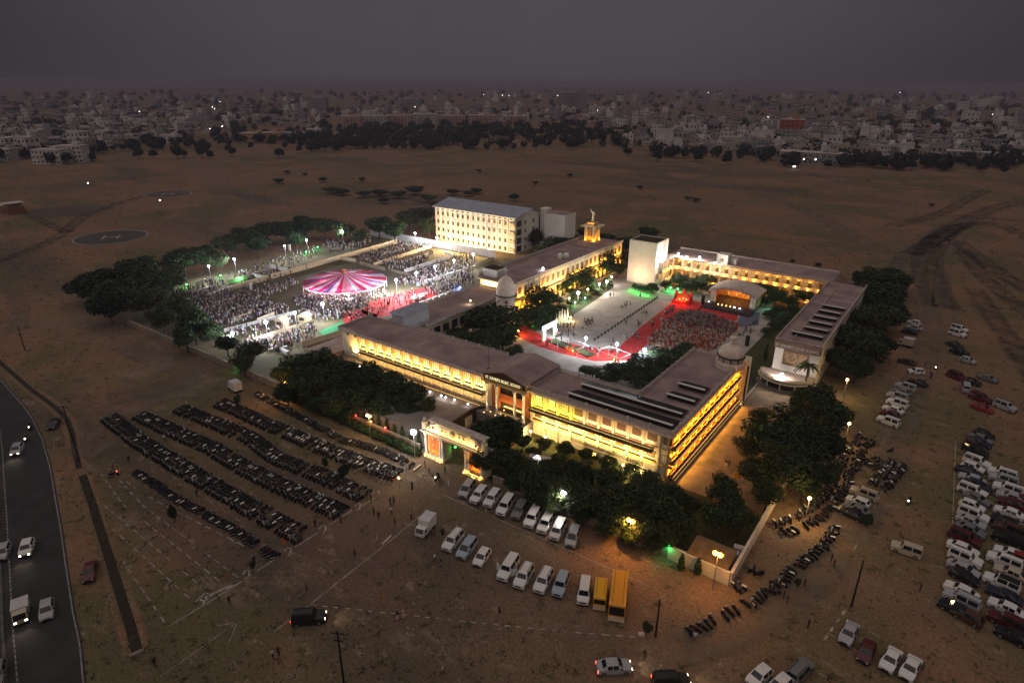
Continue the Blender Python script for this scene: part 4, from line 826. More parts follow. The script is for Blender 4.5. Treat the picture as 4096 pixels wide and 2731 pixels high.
for i in range(NG):
    a0, a1 = 2 * math.pi * i / NG, 2 * math.pi * (i + 1) / NG; am = (a0 + a1) / 2; mb = MB(); P = []
    for t in (0.035, 0.3, 0.6, 0.85, 1.0):
        z = 6.4 - 2.9 * t ** 0.8 - 0.25 * math.sin(math.pi * t); r = TR * t
        for a, dz in ((a0, 0), (am, -0.16 * t), (a1, 0)): P.append((TX + r * math.cos(a), TY + r * math.sin(a), z + dz))
    mb.add(P, [(3 * j + k, 3 * j + k + 1, 3 * j + k + 4, 3 * j + k + 3) for j in range(4) for k in range(2)])
    obj('panel', mb, TC[seq[i]], TT, ab=True)
    v0 = [(TX + TR * math.cos(a), TY + TR * math.sin(a)) for a in (a0, am, a1)]
    obj('valance', MB().add([(*v0[0], 3.5), (*v0[1], 3.34), (*v0[2], 3.5), (*v0[2], 3.05), (*v0[1], 2.7), (*v0[0], 3.05)], [(0, 5, 4, 1), (1, 4, 3, 2)]), TC['w'], TT, ab=True)
    if i % 3 == 0: obj('tent_pole', MB().tube((*v0[0], 0.03), (*v0[0], 3.5), 0.09, n=6), M['cloth_white'], TT, ab=True)
obj('top_ring', MB().lathe([(0.9, 6.25), (0.9, 6.5), (0.3, 6.9), (0.05, 7.6)], (TX, TY), 12), M['gate_orange'], TT, ab=True)
obj('top_flap', MB().add([(TX - 2.4, TY + .8, 7.0), (TX - .2, TY + .2, 6.5), (TX - 1.4, TY + 2.4, 6.9)], [(0, 1, 2)]).add([(TX + .5, TY + 2.8, 7.0), (TX + .2, TY + .3, 6.5), (TX + 2.0, TY + 2.0, 6.9)], [(0, 1, 2)]), TC['w'], TT, ab=True)

# stage with lettered barrel roof
ST = thing('stage', 'arched stage with grey barrel roof and lettered white banner across its front', 'stage', (-57.6, 205, 0))
sx0, sx1, sy0, sy1, xm = -65.0, -50.2, 202.0, 211.0, -57.6
obj('deck', MB().b(sx0, sx1, sy0 - 2.2, sy1, 0.03, 1.1), M['pane_dark'], ST, ab=True)
dm('stage_cloth', (0.035, 0.028, 0.035), 0.9, 0.3, 1); obj('apron', MB().hexa([(sx0 - 1.2, sy0 - 6.2, 0.04), (sx1 + .4, sy0 - 6.2, 0.04), (sx1 + .4, sy0 - 2.21, 0.04), (sx0 - 1.2, sy0 - 2.21, 0.04), (sx0 - .6, sy0 - 5.2, .6), (sx1, sy0 - 5.2, .6), (sx1, sy0 - 2.21, .95), (sx0 - .6, sy0 - 2.21, .95)]), M['stage_cloth'], ST, ab=True)
zf = lambda x: 5.0 + 1.75 * (1 - ((x - xm) / 7.9) ** 2)
NS = 16; rf = MB(); P = []
for i in range(NS + 1):
    x = xm - 7.9 + 15.8 * i / NS; P += [(x, sy0 - .6, zf(x)), (x, sy1 + .5, zf(x)), (x, sy0 - .6, zf(x) + .12), (x, sy1 + .5, zf(x) + .12)]
rf.add(P, [q for i in range(NS) for q in ((4 * i, 4 * i + 1, 4 * i + 5, 4 * i + 4), (4 * i + 2, 4 * i + 6, 4 * i + 7, 4 * i + 3), (4 * i, 4 * i + 4, 4 * i + 6, 4 * i + 2))])
obj('roof', rf, M['roof_edge'], ST, ab=True)
bn = MB(); P = []
for i in range(NS + 1):
    x = xm - 7.9 + 15.8 * i / NS; P += [(x, sy0 - .75, zf(x) - .78), (x, sy0 - .75, zf(x) + .15), (x, sy0 - .62, zf(x) - .78), (x, sy0 - .62, zf(x) + .15)]
bn.add(P, [q for i in range(NS) for q in ((4 * i, 4 * i + 4, 4 * i + 5, 4 * i + 1), (4 * i + 2, 4 * i + 3, 4 * i + 7, 4 * i + 6), (4 * i, 4 * i + 2, 4 * i + 6, 4 * i + 4))])
BN = obj('banner', bn, M['cloth_white'], ST, ab=True)
tx = text("ST. XAVIER'S SR. SEC. CO - ED SCHOOL", 0.7, BN, (xm - 7.2, sy0 - .78, 0), 0, M['brown_sign'], width=14.2, ext=0.02)
for v in tx.data.vertices: v.co.y += zf(xm - 7.2 + v.co.x) - .62
for x in (sx0 + .2, sx1 - 1.7): obj('pillar', MB().b(x, x + 1.5, sy0 - .5, sy0 + .6, 1.1, zf(x + .75) - .3), M['white_wall'], ST, ab=True)
obj('backdrop', MB().b(sx0, sx1, sy1 - .4, sy1, 1.1, 5.4), mat('stage_back', (0.35, 0.12, 0.04), 0.9, 0.6, 1.1, col2=(0.55, 0.33, 0.10)), ST, ab=True); obj('side_wall', MB().b(sx0, sx0 + .2, sy0 + .6, sy1 - .41, 1.1, 5.2).b(sx1 - .2, sx1, sy0 + .6, sy1 - .41, 1.1, 5.2), M['red_wall'], ST, ab=True)
for i in range(9): obj('backdrop_ornament', MB().ball((sx0 + 2 + i * 1.35, sy1 - .6, 2.0 + R.random() * 2.2), R.uniform(.3, .6), 8, sz=1.4), M['cloth_cream'], ST, ab=True)
light(ST, 'AREA', at(ST, (xm, sy0 + 2.5, 4.9)), (1, .42, .08), 420, aim=(0, .5, -1)).data.size = 6
def bulb(name, label, p, k, r, group=None, cat='light', power=0, col=None, lsize=0.2):
    o = obj(name, MB().ball((0, 0, r), r, 8), M[k], None, loc=p); tag(o, label, cat, group)
    if power: light(o, 'POINT', (0, 0, 2 * r + .15), col, power, lsize)
    return o
for i, (x, y) in enumerate([(2883, 1211), (2898, 1214), (2914, 1218), (2930, 1221), (2946, 1224), (2969, 1228)]):
    p = G(x, y, .95); p.y = sy0 - 2.6; bulb('stage_light', 'small bright footlight along the front edge of the stage', (p.x, p.y, .96), 'lamp_white' if i > 3 else 'lamp_warm', 0.22, 'footlights along the stage front')
for x, lab in ((-66.6, 'tall black loudspeaker stack left of the stage'), (-43.4, 'tall black loudspeaker stack behind the audience near the right dome')):
    y = 200 if x < -60 else 172; o = thing('loudspeaker', lab, 'loudspeaker', (x, y, 0))
    for j in range(3): obj('speaker_box', MB().ob((0, 0), 1.0, .8, .03 + j * 1.0, 1.0 + j * 1.0), M['plastic_black'], o)
# lit entrance arch, crib frames, lit stars, red inflatable castle in the courtyard
a0, a1 = G(2170, 1366), G(2224, 1338); d = (a1 - a0).normalized(); AR = thing('entrance_arch', 'white and green lit portal arch on the red carpet', 'arch', (a0 + a1) / 2, math.atan2(d.y, d.x)); hw = (a1 - a0).length / 2
obj('header', MB().b(-hw, hw, -.25, .25, 3.3, 4.5), M['arch_lit'], AR)
for s in (-1, 1): obj('side_panel', MB().b(min(s * hw, s * (hw - 1.3)), max(s * hw, s * (hw - 1.3)), -.24, .24, 0.03, 3.299), M['arch_green'], AR)
light(AR, 'POINT', (0, -1.2, 3.4), (.8, 1, .95), 60, .4)
for n_, (x, y, lab) in enumerate(((2290, 1405, 'white wire frame of a crib with lit straw figures on the left flower bed'), (2455, 1440, 'white wire frame of a crib with an orange lamp beside the hedge'))):
    c = G(x, y); fr = thing('wire_crib', lab, 'crib', c, rad(-12)); w, dd, h = 3.6, 2.2, 2.3
    fm = MB()
    for sx in (-1, 1):
        for sy in (-1, 1): fm.tube((sx * w, sy * dd, 0), (sx * w, sy * dd, h), .06, n=5)
        fm.tube((sx * w, -dd, h), (sx * w, dd, h), .06, n=5); fm.tube((-w, sx * dd, h), (w, sx * dd, h), .06, n=5)
    obj('frame', fm, M['cloth_white'], fr)
    for i in range(8): obj('straw_figure', MB().lathe([(.22, .03), (.12, .7), (.16, .9), (.03, 1.2)], (R.uniform(-2, 2), R.uniform(-1.2, 1.2)), 6), M['cloth orange'], fr)
    b_ = bulb('crib_lamp', 'orange lamp inside the %s crib frame' % ('left' if n_ == 0 else 'hedge side'), (c.x + .4, c.y - .6, .3), 'lamp_orange', .2, power=60, col=AMBER)
for i, (x, y) in enumerate(((2226, 1288), (2236, 1292), (2248, 1288), (2258, 1280), (2270, 1276), (2242, 1298))):
    c = G(x, y); o = thing('lit_star', 'tall white lit paper cone decoration at the courtyard garden edge', 'decoration', c, group='lit paper cones by the courtyard garden'); obj('cone', MB().lathe([(.45, .03), (.3, 1.2), (.02, 3.0 + (i % 3) * .5)], n=8), M['star_lit'], o); obj('tip', MB().ball((0, 0, 3.1 + (i % 3) * .5), .15, 6), M['star_lit'], o)
c = G(2728, 1208); ic = thing('inflatable_castle', 'red glowing bouncy castle with three bulging towers at the carpet corner', 'bouncy castle', c, rad(10)); obj('base', MB().b(-3, 3, -2.2, 2.2, .03, .8), M['carpet_red'], ic)
for i, (x, y, h) in enumerate(((-2.4, 1.6, 3.6), (0, 1.8, 4.2), (2.4, 1.6, 3.6), (2.5, -1.6, 2.6))): obj('tower', MB().lathe([(.6, .8), (.75, h * .6), (.5, h * .85), (.05, h)], (x, y), 10), mat('inflatable', (.6, .07, .03), .5, .1, 1) if i == 0 else bpy.data.materials['inflatable'], ic, smooth=True)
obj('slide', MB().hexa([(-1.8, -2.2, .8), (1.8, -2.2, .8), (1.8, 1.2, .8), (-1.8, 1.2, .8), (-1.8, -2.2, .9), (1.8, -2.2, .9), (1.8, 1.2, 2.6), (-1.8, 1.2, 2.6)]), M['cloth orange'], ic); light(ic, 'POINT', (0, -2.6, 2.2), (1, .10, .05), 330, .4)
for i, (x, y) in enumerate(((2718, 1198), (2733, 1195), (2745, 1200))): bulb('castle_lamp', 'small warm bulb on the red bouncy castle', G(x, y, 3.2), 'lamp_warm', .18, 'bulbs on the bouncy castle')
ORD = lambda i: ['first', 'second', 'third', 'fourth', 'fifth', 'sixth', 'seventh', 'eighth', 'ninth', 'tenth', 'eleventh', 'twelfth', 'thirteenth', 'fourteenth', 'fifteenth', 'sixteenth', 'seventeenth', 'eighteenth', 'nineteenth', 'twentieth'][i] if i < 20 else 'twenty-' + ['first', 'second', 'third', 'fourth', 'fifth', 'sixth', 'seventh', 'eighth', 'ninth'][i - 20 - (i == 20) * 0] if i < 29 else 'last'
# pot plants lining the courtyard path
pm = MB().lathe([(.16, .02), (.22, .36), (.18, .37)], n=8).mesh('pot', M['plastic_black']); pf_ = MB()
for j in range(22): q = Vector((R.gauss(0, .14), R.gauss(0, .14), .62 + R.gauss(0, .2))); a = R.uniform(0, 6.3); pf_.add([q + V(-.2 * math.cos(a), -.2 * math.sin(a), -.1), q + V(.2 * math.cos(a), .2 * math.sin(a), -.1), q + V(.1, .1, .2)], [(0, 1, 2)])
pf_ = pf_.mesh('leaves', M['leaf'])
l0, l1 = G(2378, 1364), G(2628, 1196)
for i in range(22):
    p = l0.lerp(l1, i / 21); o = thing('pot_plant', 'dark pot plant, %s from the portal end of the courtyard row' % ORD(i), 'pot plant', p, group='pot plants in a row across the courtyard'); put('pot', pm, o); put('leaves', pf_, o)
# fairground cloth walls and white tables
FW = [((932, 1160), (1075, 1121), 2.0, 'cream cloth wall left of the gap behind the tent', 'cloth_cream'), ((1085, 1118), (1225, 1077), 2.0, 'cream cloth wall right of the gap behind the tent', 'cloth_cream'), ((1230, 1076), (1589, 974), 2.0, 'longest cream cloth wall running behind the striped tent', 'cloth_cream'),
      ((915, 1137), (1081, 1088), 1.6, 'white cloth wall nearest the far left trees', 'cloth_white'), ((1081, 1071), (1153, 1090), 1.6, 'short white cloth wall end by the far left trees', 'cloth_white'), ((1015, 1110), (1070, 1121), 1.6, 'short white cloth wall joining the cream one', 'cloth_white'),
      ((1495, 1066), (1727, 991), 1.5, 'cream cloth wall between the two far crowds', 'cloth_cream'), ((1617, 1093), (1838, 1021), 1.5, 'pale cloth wall with three lamps in front', 'cloth_white'), ((1667, 1146), (1900, 1076), 1.4, 'pale cloth wall behind the tables near the school', 'cloth_white'), ((1900, 1070), (1976, 1040), 1.5, 'pale cloth wall end beside the back wing', 'cloth_cream'),
      ((1424, 1049), (1363, 1041), 1.5, 'short pale cloth wall behind the tent top', 'cloth_cream'), ((1440, 1060), (1540, 1083), 1.5, 'brown cloth wall right behind the tent', 'wall_old'), ((1565, 1086), (1640, 1106), 1.2, 'low pale cloth wall right of the tent', 'wall_old'),
      ((871, 1336), (1186, 1256), 1.2, 'low white wall with three flood lamps in the near fairground', 'cloth_white'), ((876, 1386), (943, 1364), 1.1, 'short low white wall by the near left trees', 'cloth_white'), ((1020, 1375), (1258, 1303), 2.0, 'cream cloth wall in front of the food stalls', 'cloth_cream'), ((1208, 1389), (1374, 1340), 1.8, 'cream cloth wall by the flat annex', 'cloth_cream'),
      ((1208, 1243), (1274, 1267), 1.2, 'short white wall near the tent front', 'cloth_white'), ((930, 1290), (1010, 1262), 1.5, 'cream cloth wall behind the near crowd', 'cloth_cream'), ((1030, 1290), (1100, 1262), 1.4, 'yellowish cloth wall behind the stalls', 'cloth_cream')]
for a, b_, h, lab, m in FW:
    p, q = G(*a), G(*b_); w = thing('cloth_wall', lab, 'cloth wall', (p + q) / 2, group='cloth partition walls on the fairground'); n = max(1, round((q - p).length / 3.2))
    for i in range(n): obj('cloth_panel', MB().wall(p.lerp(q, i / n), p.lerp(q, (i + .985) / n), .08, .04, h * R.uniform(.97, 1.02)), M[m], w, ab=True)
tm = MB().b(-1.1, 1.1, -.45, .45, 0.03, .78).mesh('table_cloth', M['cloth_white']); tl = MB().b(-1.14, 1.14, -.49, .49, .781, .82).mesh('table_top', M['cloth_white'])
TB = [((835, 1185), (935, 1150), 6), ((860, 1225), (960, 1185), 5), ((790, 1170), (850, 1150), 3), ((1080, 1405), (1145, 1395), 3), ((1085, 1385), (1150, 1415), 5), ((1620, 1240), (1850, 1155), 9), ((1700, 1130), (1850, 1085), 6), ((1650, 1205), (1700, 1190), 2), ((1530, 1020), (1620, 1000), 4), ((1600, 1055), (1720, 1020), 4), ((1780, 1010), (1830, 1030), 3), ((1400, 950), (1500, 935), 4), ((1350, 1205), (1420, 1200), 4), ((1690, 1085), (1760, 1060), 3), ((1640, 1200), (1700, 1180), 2)]
TROW = ['far left beside the low green lamp', 'far left below the cream cloth wall', 'at the far left edge by the trees', 'beside the near left trees', 'in the near left corner by the flood lamp', 'in the long row beside the left wing', 'in the row behind the left wing flood lamp', 'beside the wide red carpet', 'among the far middle crowd', 'between the two far cloth walls', 'near the white screen wall', 'under the far trees', 'before the striped tent', 'along the pale cloth wall near the school', 'at the carpet edge near the left wing']
for (a, b_, n), trow in zip(TB, TROW):
    p, q = G(*a), G(*b_); rz = math.atan2((q - p).y, (q - p).x)
    for i in range(n):
        o = thing('buffet_table', 'white draped table %s' % trow, 'table', p.lerp(q, (i + .5) / n), rz + R.uniform(-.06, .06), 'white draped tables on the fairground'); put('table_cloth', tm, o); put('table_top', tl, o)
for x, y, lab in ((1130, 1305, 'small cream stall with a gable roof left of its twin'), (1220, 1288, 'small cream stall with a gable roof nearer the school')):
    c = G(x, y); o = thing('food_stall', lab, 'stall', c, .2); obj('stall_wall', MB().b(-1.6, 1.6, -1.3, 1.3, .03, 2.1), M['stall_cloth'], o); obj('stall_roof', MB().add([(-1.9, -1.6, 2.1), (1.9, -1.6, 2.1), (1.9, 1.6, 2.1), (-1.9, 1.6, 2.1), (0, -1.6, 3.2), (0, 1.6, 3.2)], [(0, 1, 4), (2, 3, 5), (1, 2, 5, 4), (3, 0, 4, 5), (3, 2, 1, 0)]), M['stall_cloth'], o); obj('stall_opening', MB().b(-.9, .9, -1.36, -1.302, .9, 1.8), M['pane_dark'], o)
for x, y, lab in ((1005, 1165, 'tall white signboard pillar in the fairground crowd'), (1160, 1005, 'white signboard at the far cloth wall')):
    c = G(x, y); o = thing('sign_pillar', lab, 'sign', c); obj('board', MB().b(-.5, .5, -.3, .3, .6, 3.0), M['cloth_white'], o); obj('foot', MB().b(-.6, .6, -.4, .4, .03, .599), M['wall_old'], o)
c = G(2152, 1880); gz = thing('crib_pavilion', 'small garden pavilion with bright white lit lattice roof behind the front trees', 'pavilion', (c.x, c.y, 0), .3)
for a in (-1.8, 1.8):
    for b_ in (-1.4, 1.4): obj('post', MB().tube((a, b_, .02), (a, b_, 2.3), .08, n=5), M['cloth_white'], gz)
obj('roof', MB().add([(-2.1, -1.7, 2.3), (2.1, -1.7, 2.3), (2.1, 1.7, 2.3), (-2.1, 1.7, 2.3), (0, -.2, 3.5)], [(0, 1, 4), (1, 2, 4), (2, 3, 4), (3, 0, 4), (3, 2, 1, 0)]), M['tin_pale'], gz)
for i in range(7): obj('light_tube', MB().tube((-2.0 + i * .66, -1.72, 2.36), (-.1 + i * .03, -.26, 3.5), .05, n=4), M['shed_lit'], gz)
light(gz, 'POINT', (0, -2.4, 2.6), (1, 1, .95), 45, .3)

# ---------------------------------------------------------------- lit lamps
def lamp(label, x, y, h, k, col, power, r=0.4, heads=1, group=None, base=0.0, pole=True, cat='lamp', name='flood_lamp', fix=None, lsz=.35):
    p = fix or G(x, y, h + base); o = thing(name, label, cat, (p.x, p.y, base), group=group)
    if pole: obj('pole', MB().tube((0, 0, 0.0), (0, 0, h - r * .6), .09, .06, n=6), M['metal_grey'], o)
    for i in range(heads):
        dx = (i - (heads - 1) / 2) * r * 1.9
        hd = obj('lamp_head', MB().ob((dx, .1), r * 1.3, r * .8, h + r * .45, h + r * .9), M['metal_dark'], o); obj('lens', MB().ball((dx, 0, h), r, 8), M[k], hd)
    if power: light(o, 'POINT', (0, -r - .35, h - r * .4), col, power, lsz)
    return o
gp = 'flood lamps over the fairground'
FL = [(835, 1064, 6, 700, .42, 'flood lamp farthest left under the fairground trees'), (937, 1036, 6.5, 900, .5, 'second flood lamp from the left along the fairground trees'), (1139, 983, 7, 700, .42, 'third flood lamp from the left along the fairground trees'), (1226, 960, 7, 700, .42, 'fourth flood lamp from the left along the fairground trees'), (1368, 923, 7, 700, .42, 'fifth flood lamp from the left along the fairground trees'),
      (1577, 915, 6, 500, .42, 'flood lamp behind the left end of the tall white screen wall'), (1661, 933, 6, 500, .5, 'flood lamp behind the middle of the tall white screen wall'), (1748, 951, 6, 600, .45, 'flood lamp before the left corner of the hostel'),
      (1893, 1017, 6, 500, .5, 'flood lamp behind the right part of the white screen wall'), (1816, 1041, 6, 700, .5, 'flood lamp at the right end of the pale lamp row'), (1740, 1066, 6, 700, .5, 'middle flood lamp of the pale lamp row'), (1666, 1091, 6, 700, .5, 'left flood lamp of the pale lamp row'), (1585, 1119, 6, 3800, .5, 'flood lamp just right of the striped tent'),
      (1291, 1215, 6, 1000, .6, 'flood lamp before the striped tent'), (1180, 1249, 6, 1000, .55, 'right flood lamp of the low white wall'), (1063, 1288, 6, 1000, .6, 'middle flood lamp of the low white wall'), (930, 1332, 6, 1000, .6, 'left flood lamp of the low white wall')]
for x, y, h, pw, r, lab in FL: lamp(lab, x, y, h, 'lamp_white', COOL, pw * 2.5, r * .82, group=gp)
lamp('large flood lamp before the hostel, left of two', 1856, 969, 6, 'lamp_white', (1, .70, .28), 8500, .7, fix=V(-182.5, 206, 6)); lamp('large flood lamp before the hostel, right of two', 1929, 982, 6, 'lamp_white', (1, .70, .28), 8500, .8, fix=V(-171.2, 206.5, 6)); lamp('small flood lamp right of the large hostel lamps', 1953, 997, 3, 'lamp_white', COOL, 120, .45)
for i, (x, y) in enumerate(((1255, 1162), (1301, 1169), (1356, 1171), (1418, 1164), (1487, 1148), (1509, 1142), (1393, 1180))):
    p = G(x, y, 2.6); o = lamp('bright white lamp hanging under the front rim of the striped tent', 0, 0, .5, 'lamp_white', (1, .90, .92), 230, .36, group='lamps under the tent rim', base=2.1, pole=False, name='tent_lamp', fix=p)
for i in range(6):
    a = 2 * math.pi * i / 6; lamp('lamp inside the striped tent under its canopy', 0, 0, .4, 'lamp_white', (1, .82, .86), 200, .22, group='lamps inside the tent', base=2.2, pole=False, name='tent_lamp', fix=V(TX + 7 * math.cos(a), TY + 7 * math.sin(a), 2.2))
# courtyard
cg = 'lamp posts along the courtyard garden'
for x, y, h, pw, r, k, c, lab in ((2313, 1171, 4, 420, .62, 'lamp_white', (1, .93, .8), 'biggest white lamp among the courtyard garden trees'), (2352, 1156, 3.5, 200, .42, 'lamp_warm', WARM, 'warm lamp right of the biggest courtyard lamp'), (2398, 1136, 3.5, 200, .42, 'lamp_white', (1, .93, .8), 'white lamp third along the courtyard garden'), (2427, 1126, 4, 350, .55, 'lamp_white', (1, .9, .75), 'white lamp fourth along the courtyard garden'), (2447, 1107, 3, 160, .38, 'lamp_white', (1, .9, .75), 'white lamp at the far end of the courtyard garden'), (2277, 1193, 1.5, 110, .4, 'lamp_warm', WARM, 'low warm lamp left of the biggest courtyard lamp'), (2283, 1268, 1.2, 110, .4, 'lamp_warm', WARM, 'low warm lamp beside the white paper cones'),
    (2224, 1318, 3, 160, .42, 'lamp_white', COOL, 'white lamp at the right side of the lit portal arch'), (2344, 1351, 4, 380, .45, 'lamp_white', COOL, 'cool white lamp left on the grey courtyard paving'), (2469, 1375, 4, 380, .45, 'lamp_white', COOL, 'cool white lamp where the red carpet turns'), (2579, 1398, 4.5, 1300, .6, 'lamp_white', (.72, .84, 1), 'largest cool white lamp on the blue grey paving by the hedge'), (2076, 1320, 1.5, 160, .42, 'lamp_orange', AMBER, 'orange lamp at the foot of the dome tower')):
    lamp(lab, x, y, h, k, c, pw * 2.4, r * .8, name='lamp_post')
for x, y, k, c, lab in ((2133, 1304, 'lamp_green', (.05, 1, .1), 'green garden lamp beside the dome tower'), (2166, 1279, 'lamp_cyan', (.2, 1, .7), 'cyan garden lamp right of the green one by the dome tower'), (2301, 1209, 'lamp_cyan', (.2, 1, .6), 'cyan garden lamp in the courtyard shrubs'), (2341, 1191, 'lamp_cyan', (.3, 1, .8), 'small cyan lamp near the courtyard lamp row'), (2683, 1150, 'lamp_green', (.05, 1, .15), 'green lamp at the left end of the far hedge'), (2711, 1155, 'lamp_green', (.05, 1, .25), 'second green lamp at the foot of the far hedge'), (3101, 1230, 'lamp_cyan', (.1, 1, .6), 'cyan lamp on the lawn right of the stage'), (955, 1466, 'lamp_green', (.05, 1, .1), 'green lamp at the left boundary wall trees'), (746, 1137, 'lamp_green', (.05, 1, .1), 'green lamp far left under the fairground trees'), (970, 1112, 'lamp_green', (.15, 1, .2), 'green lamp on the white cloth wall'), (1225, 1007, 'lamp_green', (.05, 1, .2), 'green lamp beside the fourth tree flood lamp'), (1271, 988, 'lamp_green', (.05, 1, .3), 'green lamp right of the fourth tree flood lamp'), (882, 1101, 'lamp_green', (.1, 1, .2), 'green lamp below the second tree flood lamp'),
        (1349, 1628, 'lamp_green', (.03, 1, .1), 'green lamp in the hedge left of the gate'), (1821, 1787, 'lamp_green', (.03, 1, .1), 'green lamp hanging in the gate opening'), (1302, 1610, 'lamp_red', (1, .03, .02), 'red lamp farthest left in the front hedge'), (1423, 1660, 'lamp_red', (1, .03, .02), 'red lamp between the green and orange hedge lamps'), (1541, 1710, 'lamp_red', (1, .02, .02), 'brightest red lamp in the hedge near the gate'), (1484, 1685, 'lamp_orange', (1, .25, .03), 'small orange red lamp under the double orange lamp'), (2677, 2183, 'lamp_green', (.03, 1, .2), 'small green lamp under the trees by the right corner'), (1841, 1149, 'lamp_blue', (.1, .2, 1), 'blue lamp at the edge of the fairground crowd'), (1595, 1910, 'lamp_warm', WARM, 'tiny warm lamp on the ground before the gate')):
    lamp(lab, x, y, 1.2 if y < 1500 else 2.2, k, c, 6 if 'gate opening' in lab else (170 if x < 1300 and y < 1250 else 190 if y < 1250 else 28), .26, name='colour_lamp')
# streets and front
sg_ = 'lamps along the front boundary'
lamp('large white street lamp among the front trees', 2254, 1970, 5, 'lamp_white', (1, .93, .80), 420, .5, name='street_lamp'); lamp('double orange street lamp in the front trees', 2524, 2080, 5.2, 'lamp_orange', (1, .46, .08), 520, .40, 2, name='street_lamp'); lamp('double orange street lamp over the corner shed', 2873, 2213, 6.5, 'lamp_orange', (1, .46, .08), 380, .42, 2, name='street_lamp')
lamp('large white street lamp left of the gate', 1654, 1727, 6, 'lamp_white', (1, .92, .8), 650, .6, name='street_lamp'); lamp('double yellow orange lamp above the hedge', 1475, 1662, 5.5, 'lamp_warm', WARM, 350, .36, 2, name='street_lamp'); lamp('orange lamp at the end of the left boundary wall', 1143, 1531, 4, 'lamp_orange', AMBER, 260, .4, name='street_lamp'); lamp('pair of small yellow bulbs above the green hedge lamp', 1337, 1602, 4, 'lamp_warm', WARM, 100, .24, 2, name='street_lamp')
for x, y, lab in ((3390, 1517, 'orange street lamp on a leaning pole right of the co-ed porch'), (3397, 1692, 'small yellow lamp at the edge of the right trees'), (3345, 1797, 'small orange lamp inside the right trees'), (3239, 1991, 'yellow lamp under the right trees by the bikes')): lamp(lab, x, y, 5, 'lamp_warm', WARM, 420 if x < 3300 else 260, .34, name='street_lamp')
lamp('bright white lamp on the co-ed porch roof', 3151, 1494, .8, 'lamp_white', (1, .82, .70), 420, .42, base=3.2, pole=False, fix=V(-28.6, 148.9, 3.2)); lamp('very bright white flood lamp on the wall of the tall block', 2630, 1032, .5, 'lamp_white', (1, .92, .80), 1300, .75, base=9.6, pole=False, fix=V(-87.0, 212.6, 9.6))
for x, y, lab in ((2713, 1015, 'white flood lamp left on the far wing roof'), (2748, 1028, 'small white lamp cluster on the far wing eave'), (2799, 1029, 'white flood lamp right on the far wing roof'), (2859, 1052, 'small cool lamp on the far wing eave')): lamp(lab, x, y, .8, 'lamp_white', (1, .88, .75), 700, .38, base=8.3)
lamp('white lamp on the edge of the back wing roof', 2172, 1073, .6, 'lamp_white', COOL, 40, .3, base=10.8); lamp('warm lamp on the left wing roof', 1882, 1202, 1.0, 'lamp_warm', (1, .85, .6), 40, .3, base=7.6)
for i, (x, y) in enumerate([(1407, 1453), (1440, 1465), (1475, 1478), (1522, 1496), (1586, 1520), (1618, 1528), (1720, 1566), (1765, 1582), (1783, 1589), (1818, 1598), (1872, 1615)]):
    lamp('low bollard lamp, %s from the left end, along the raised driveway' % ORD(i), x, y, .5, 'lamp_white' if i != 3 else 'lamp_warm', (1, .9, .8), 10, .17 if i != 3 else .28, base=2.97, group='bollard lamps on the raised driveway', name='bollard_lamp')
for i, (x, y) in enumerate([(1700, 1821), (1717, 1827), (1732, 1834), (1748, 1843), (1760, 1848), (1854, 1890), (1865, 1891), (1888, 1905), (1895, 1913), (1918, 1918)]):
    p = G(x, y, .15); bulb('ground_spotlight', 'small ground spotlight before the gate, %s from the left' % ORD(i), (p.x, p.y, .02), 'lamp_warm', .17, 'ground spotlights before the gate')
for i, (x, y) in enumerate([(1962, 1645), (1980, 1660), (2002, 1654), (2016, 1639), (2043, 1646), (2049, 1685), (2021, 1662), (2071, 1682)]):
    p = G(x, y, 3.1); bulb('portico_bulb', 'small warm bulb scattered before the portico columns', (p.x, p.y, 2.92), 'lamp_warm', .13, 'bulbs before the portico columns')
for i, (x, y) in enumerate([(2143, 1708), (2201, 1729), (2275, 1756), (2398, 1795), (2451, 1815), (2515, 1838), (2556, 1854), (2589, 1864)]):
    xw = G(x, y, 2.0).x; o = lamp('yellow wall floodlight behind the front hedge, %s from the portico' % ORD(i), 0, 0, 1.9, 'lamp_warm', (1, .70, .26), 300, .42 if i > 2 else .28, group='wall floodlights behind the front hedge', fix=V(xw, 94.6, 0), name='wall_floodlight', lsz=.5)
# facade wash strips
wg = 'wash light strips along the school facades'
led_strip('long warm light strip on the planted ledge of the left front facade', (-117.2, 96.05, 5.78), (-77.6, 96.05, 5.78), (0, .6, 1), (1, .62, .20), 1050, wg)
led_strip('warm light strip at the corner of the left end wall', (-119.5, 96.2, 4.2), (-117.6, 96.2, 4.2), (-.2, .6, 1), (1, .60, .15), 150, wg)
led_strip('dim warm light strip at the foot of the left front facade', (-117.2, 95.4, 3.05), (-77.6, 95.4, 3.05), (0, .7, 1), (1, .58, .16), 200, wg, w=.06)
led_strip('warm light strip behind the hedge of the right front facade', (-62.5, 94.9, 2.7), (-38.5, 94.9, 2.7), (0, .8, .6), (1, .62, .17), 620, wg)
led_strip('added dim peach light strip for warm spill above the right front ledge', (-54, 96.05, 6.25), (-38.2, 96.05, 6.25), (0, .6, 1), (1, .58, .26), 120, wg)  # added strip, stands in for warm spill rising from the lights below
led_strip('short warm light strip on the right front ledge by the portico', (-64.8, 96.1, 6.1), (-54, 96.1, 6.1), (0, .45, 1), (.95, .75, .06), 130, wg, w=.06)
for z, nm in ((6.95, 'upper'), (3.95, 'middle'), (1.05, 'lowest')): led_strip('orange light strip on the %s ledge of the right wing' % nm, (-33.85, 97.3, z + .2), (-33.85, 135, z + .2), (-.75, 0, .8), (1, .37, .02), 680, wg)
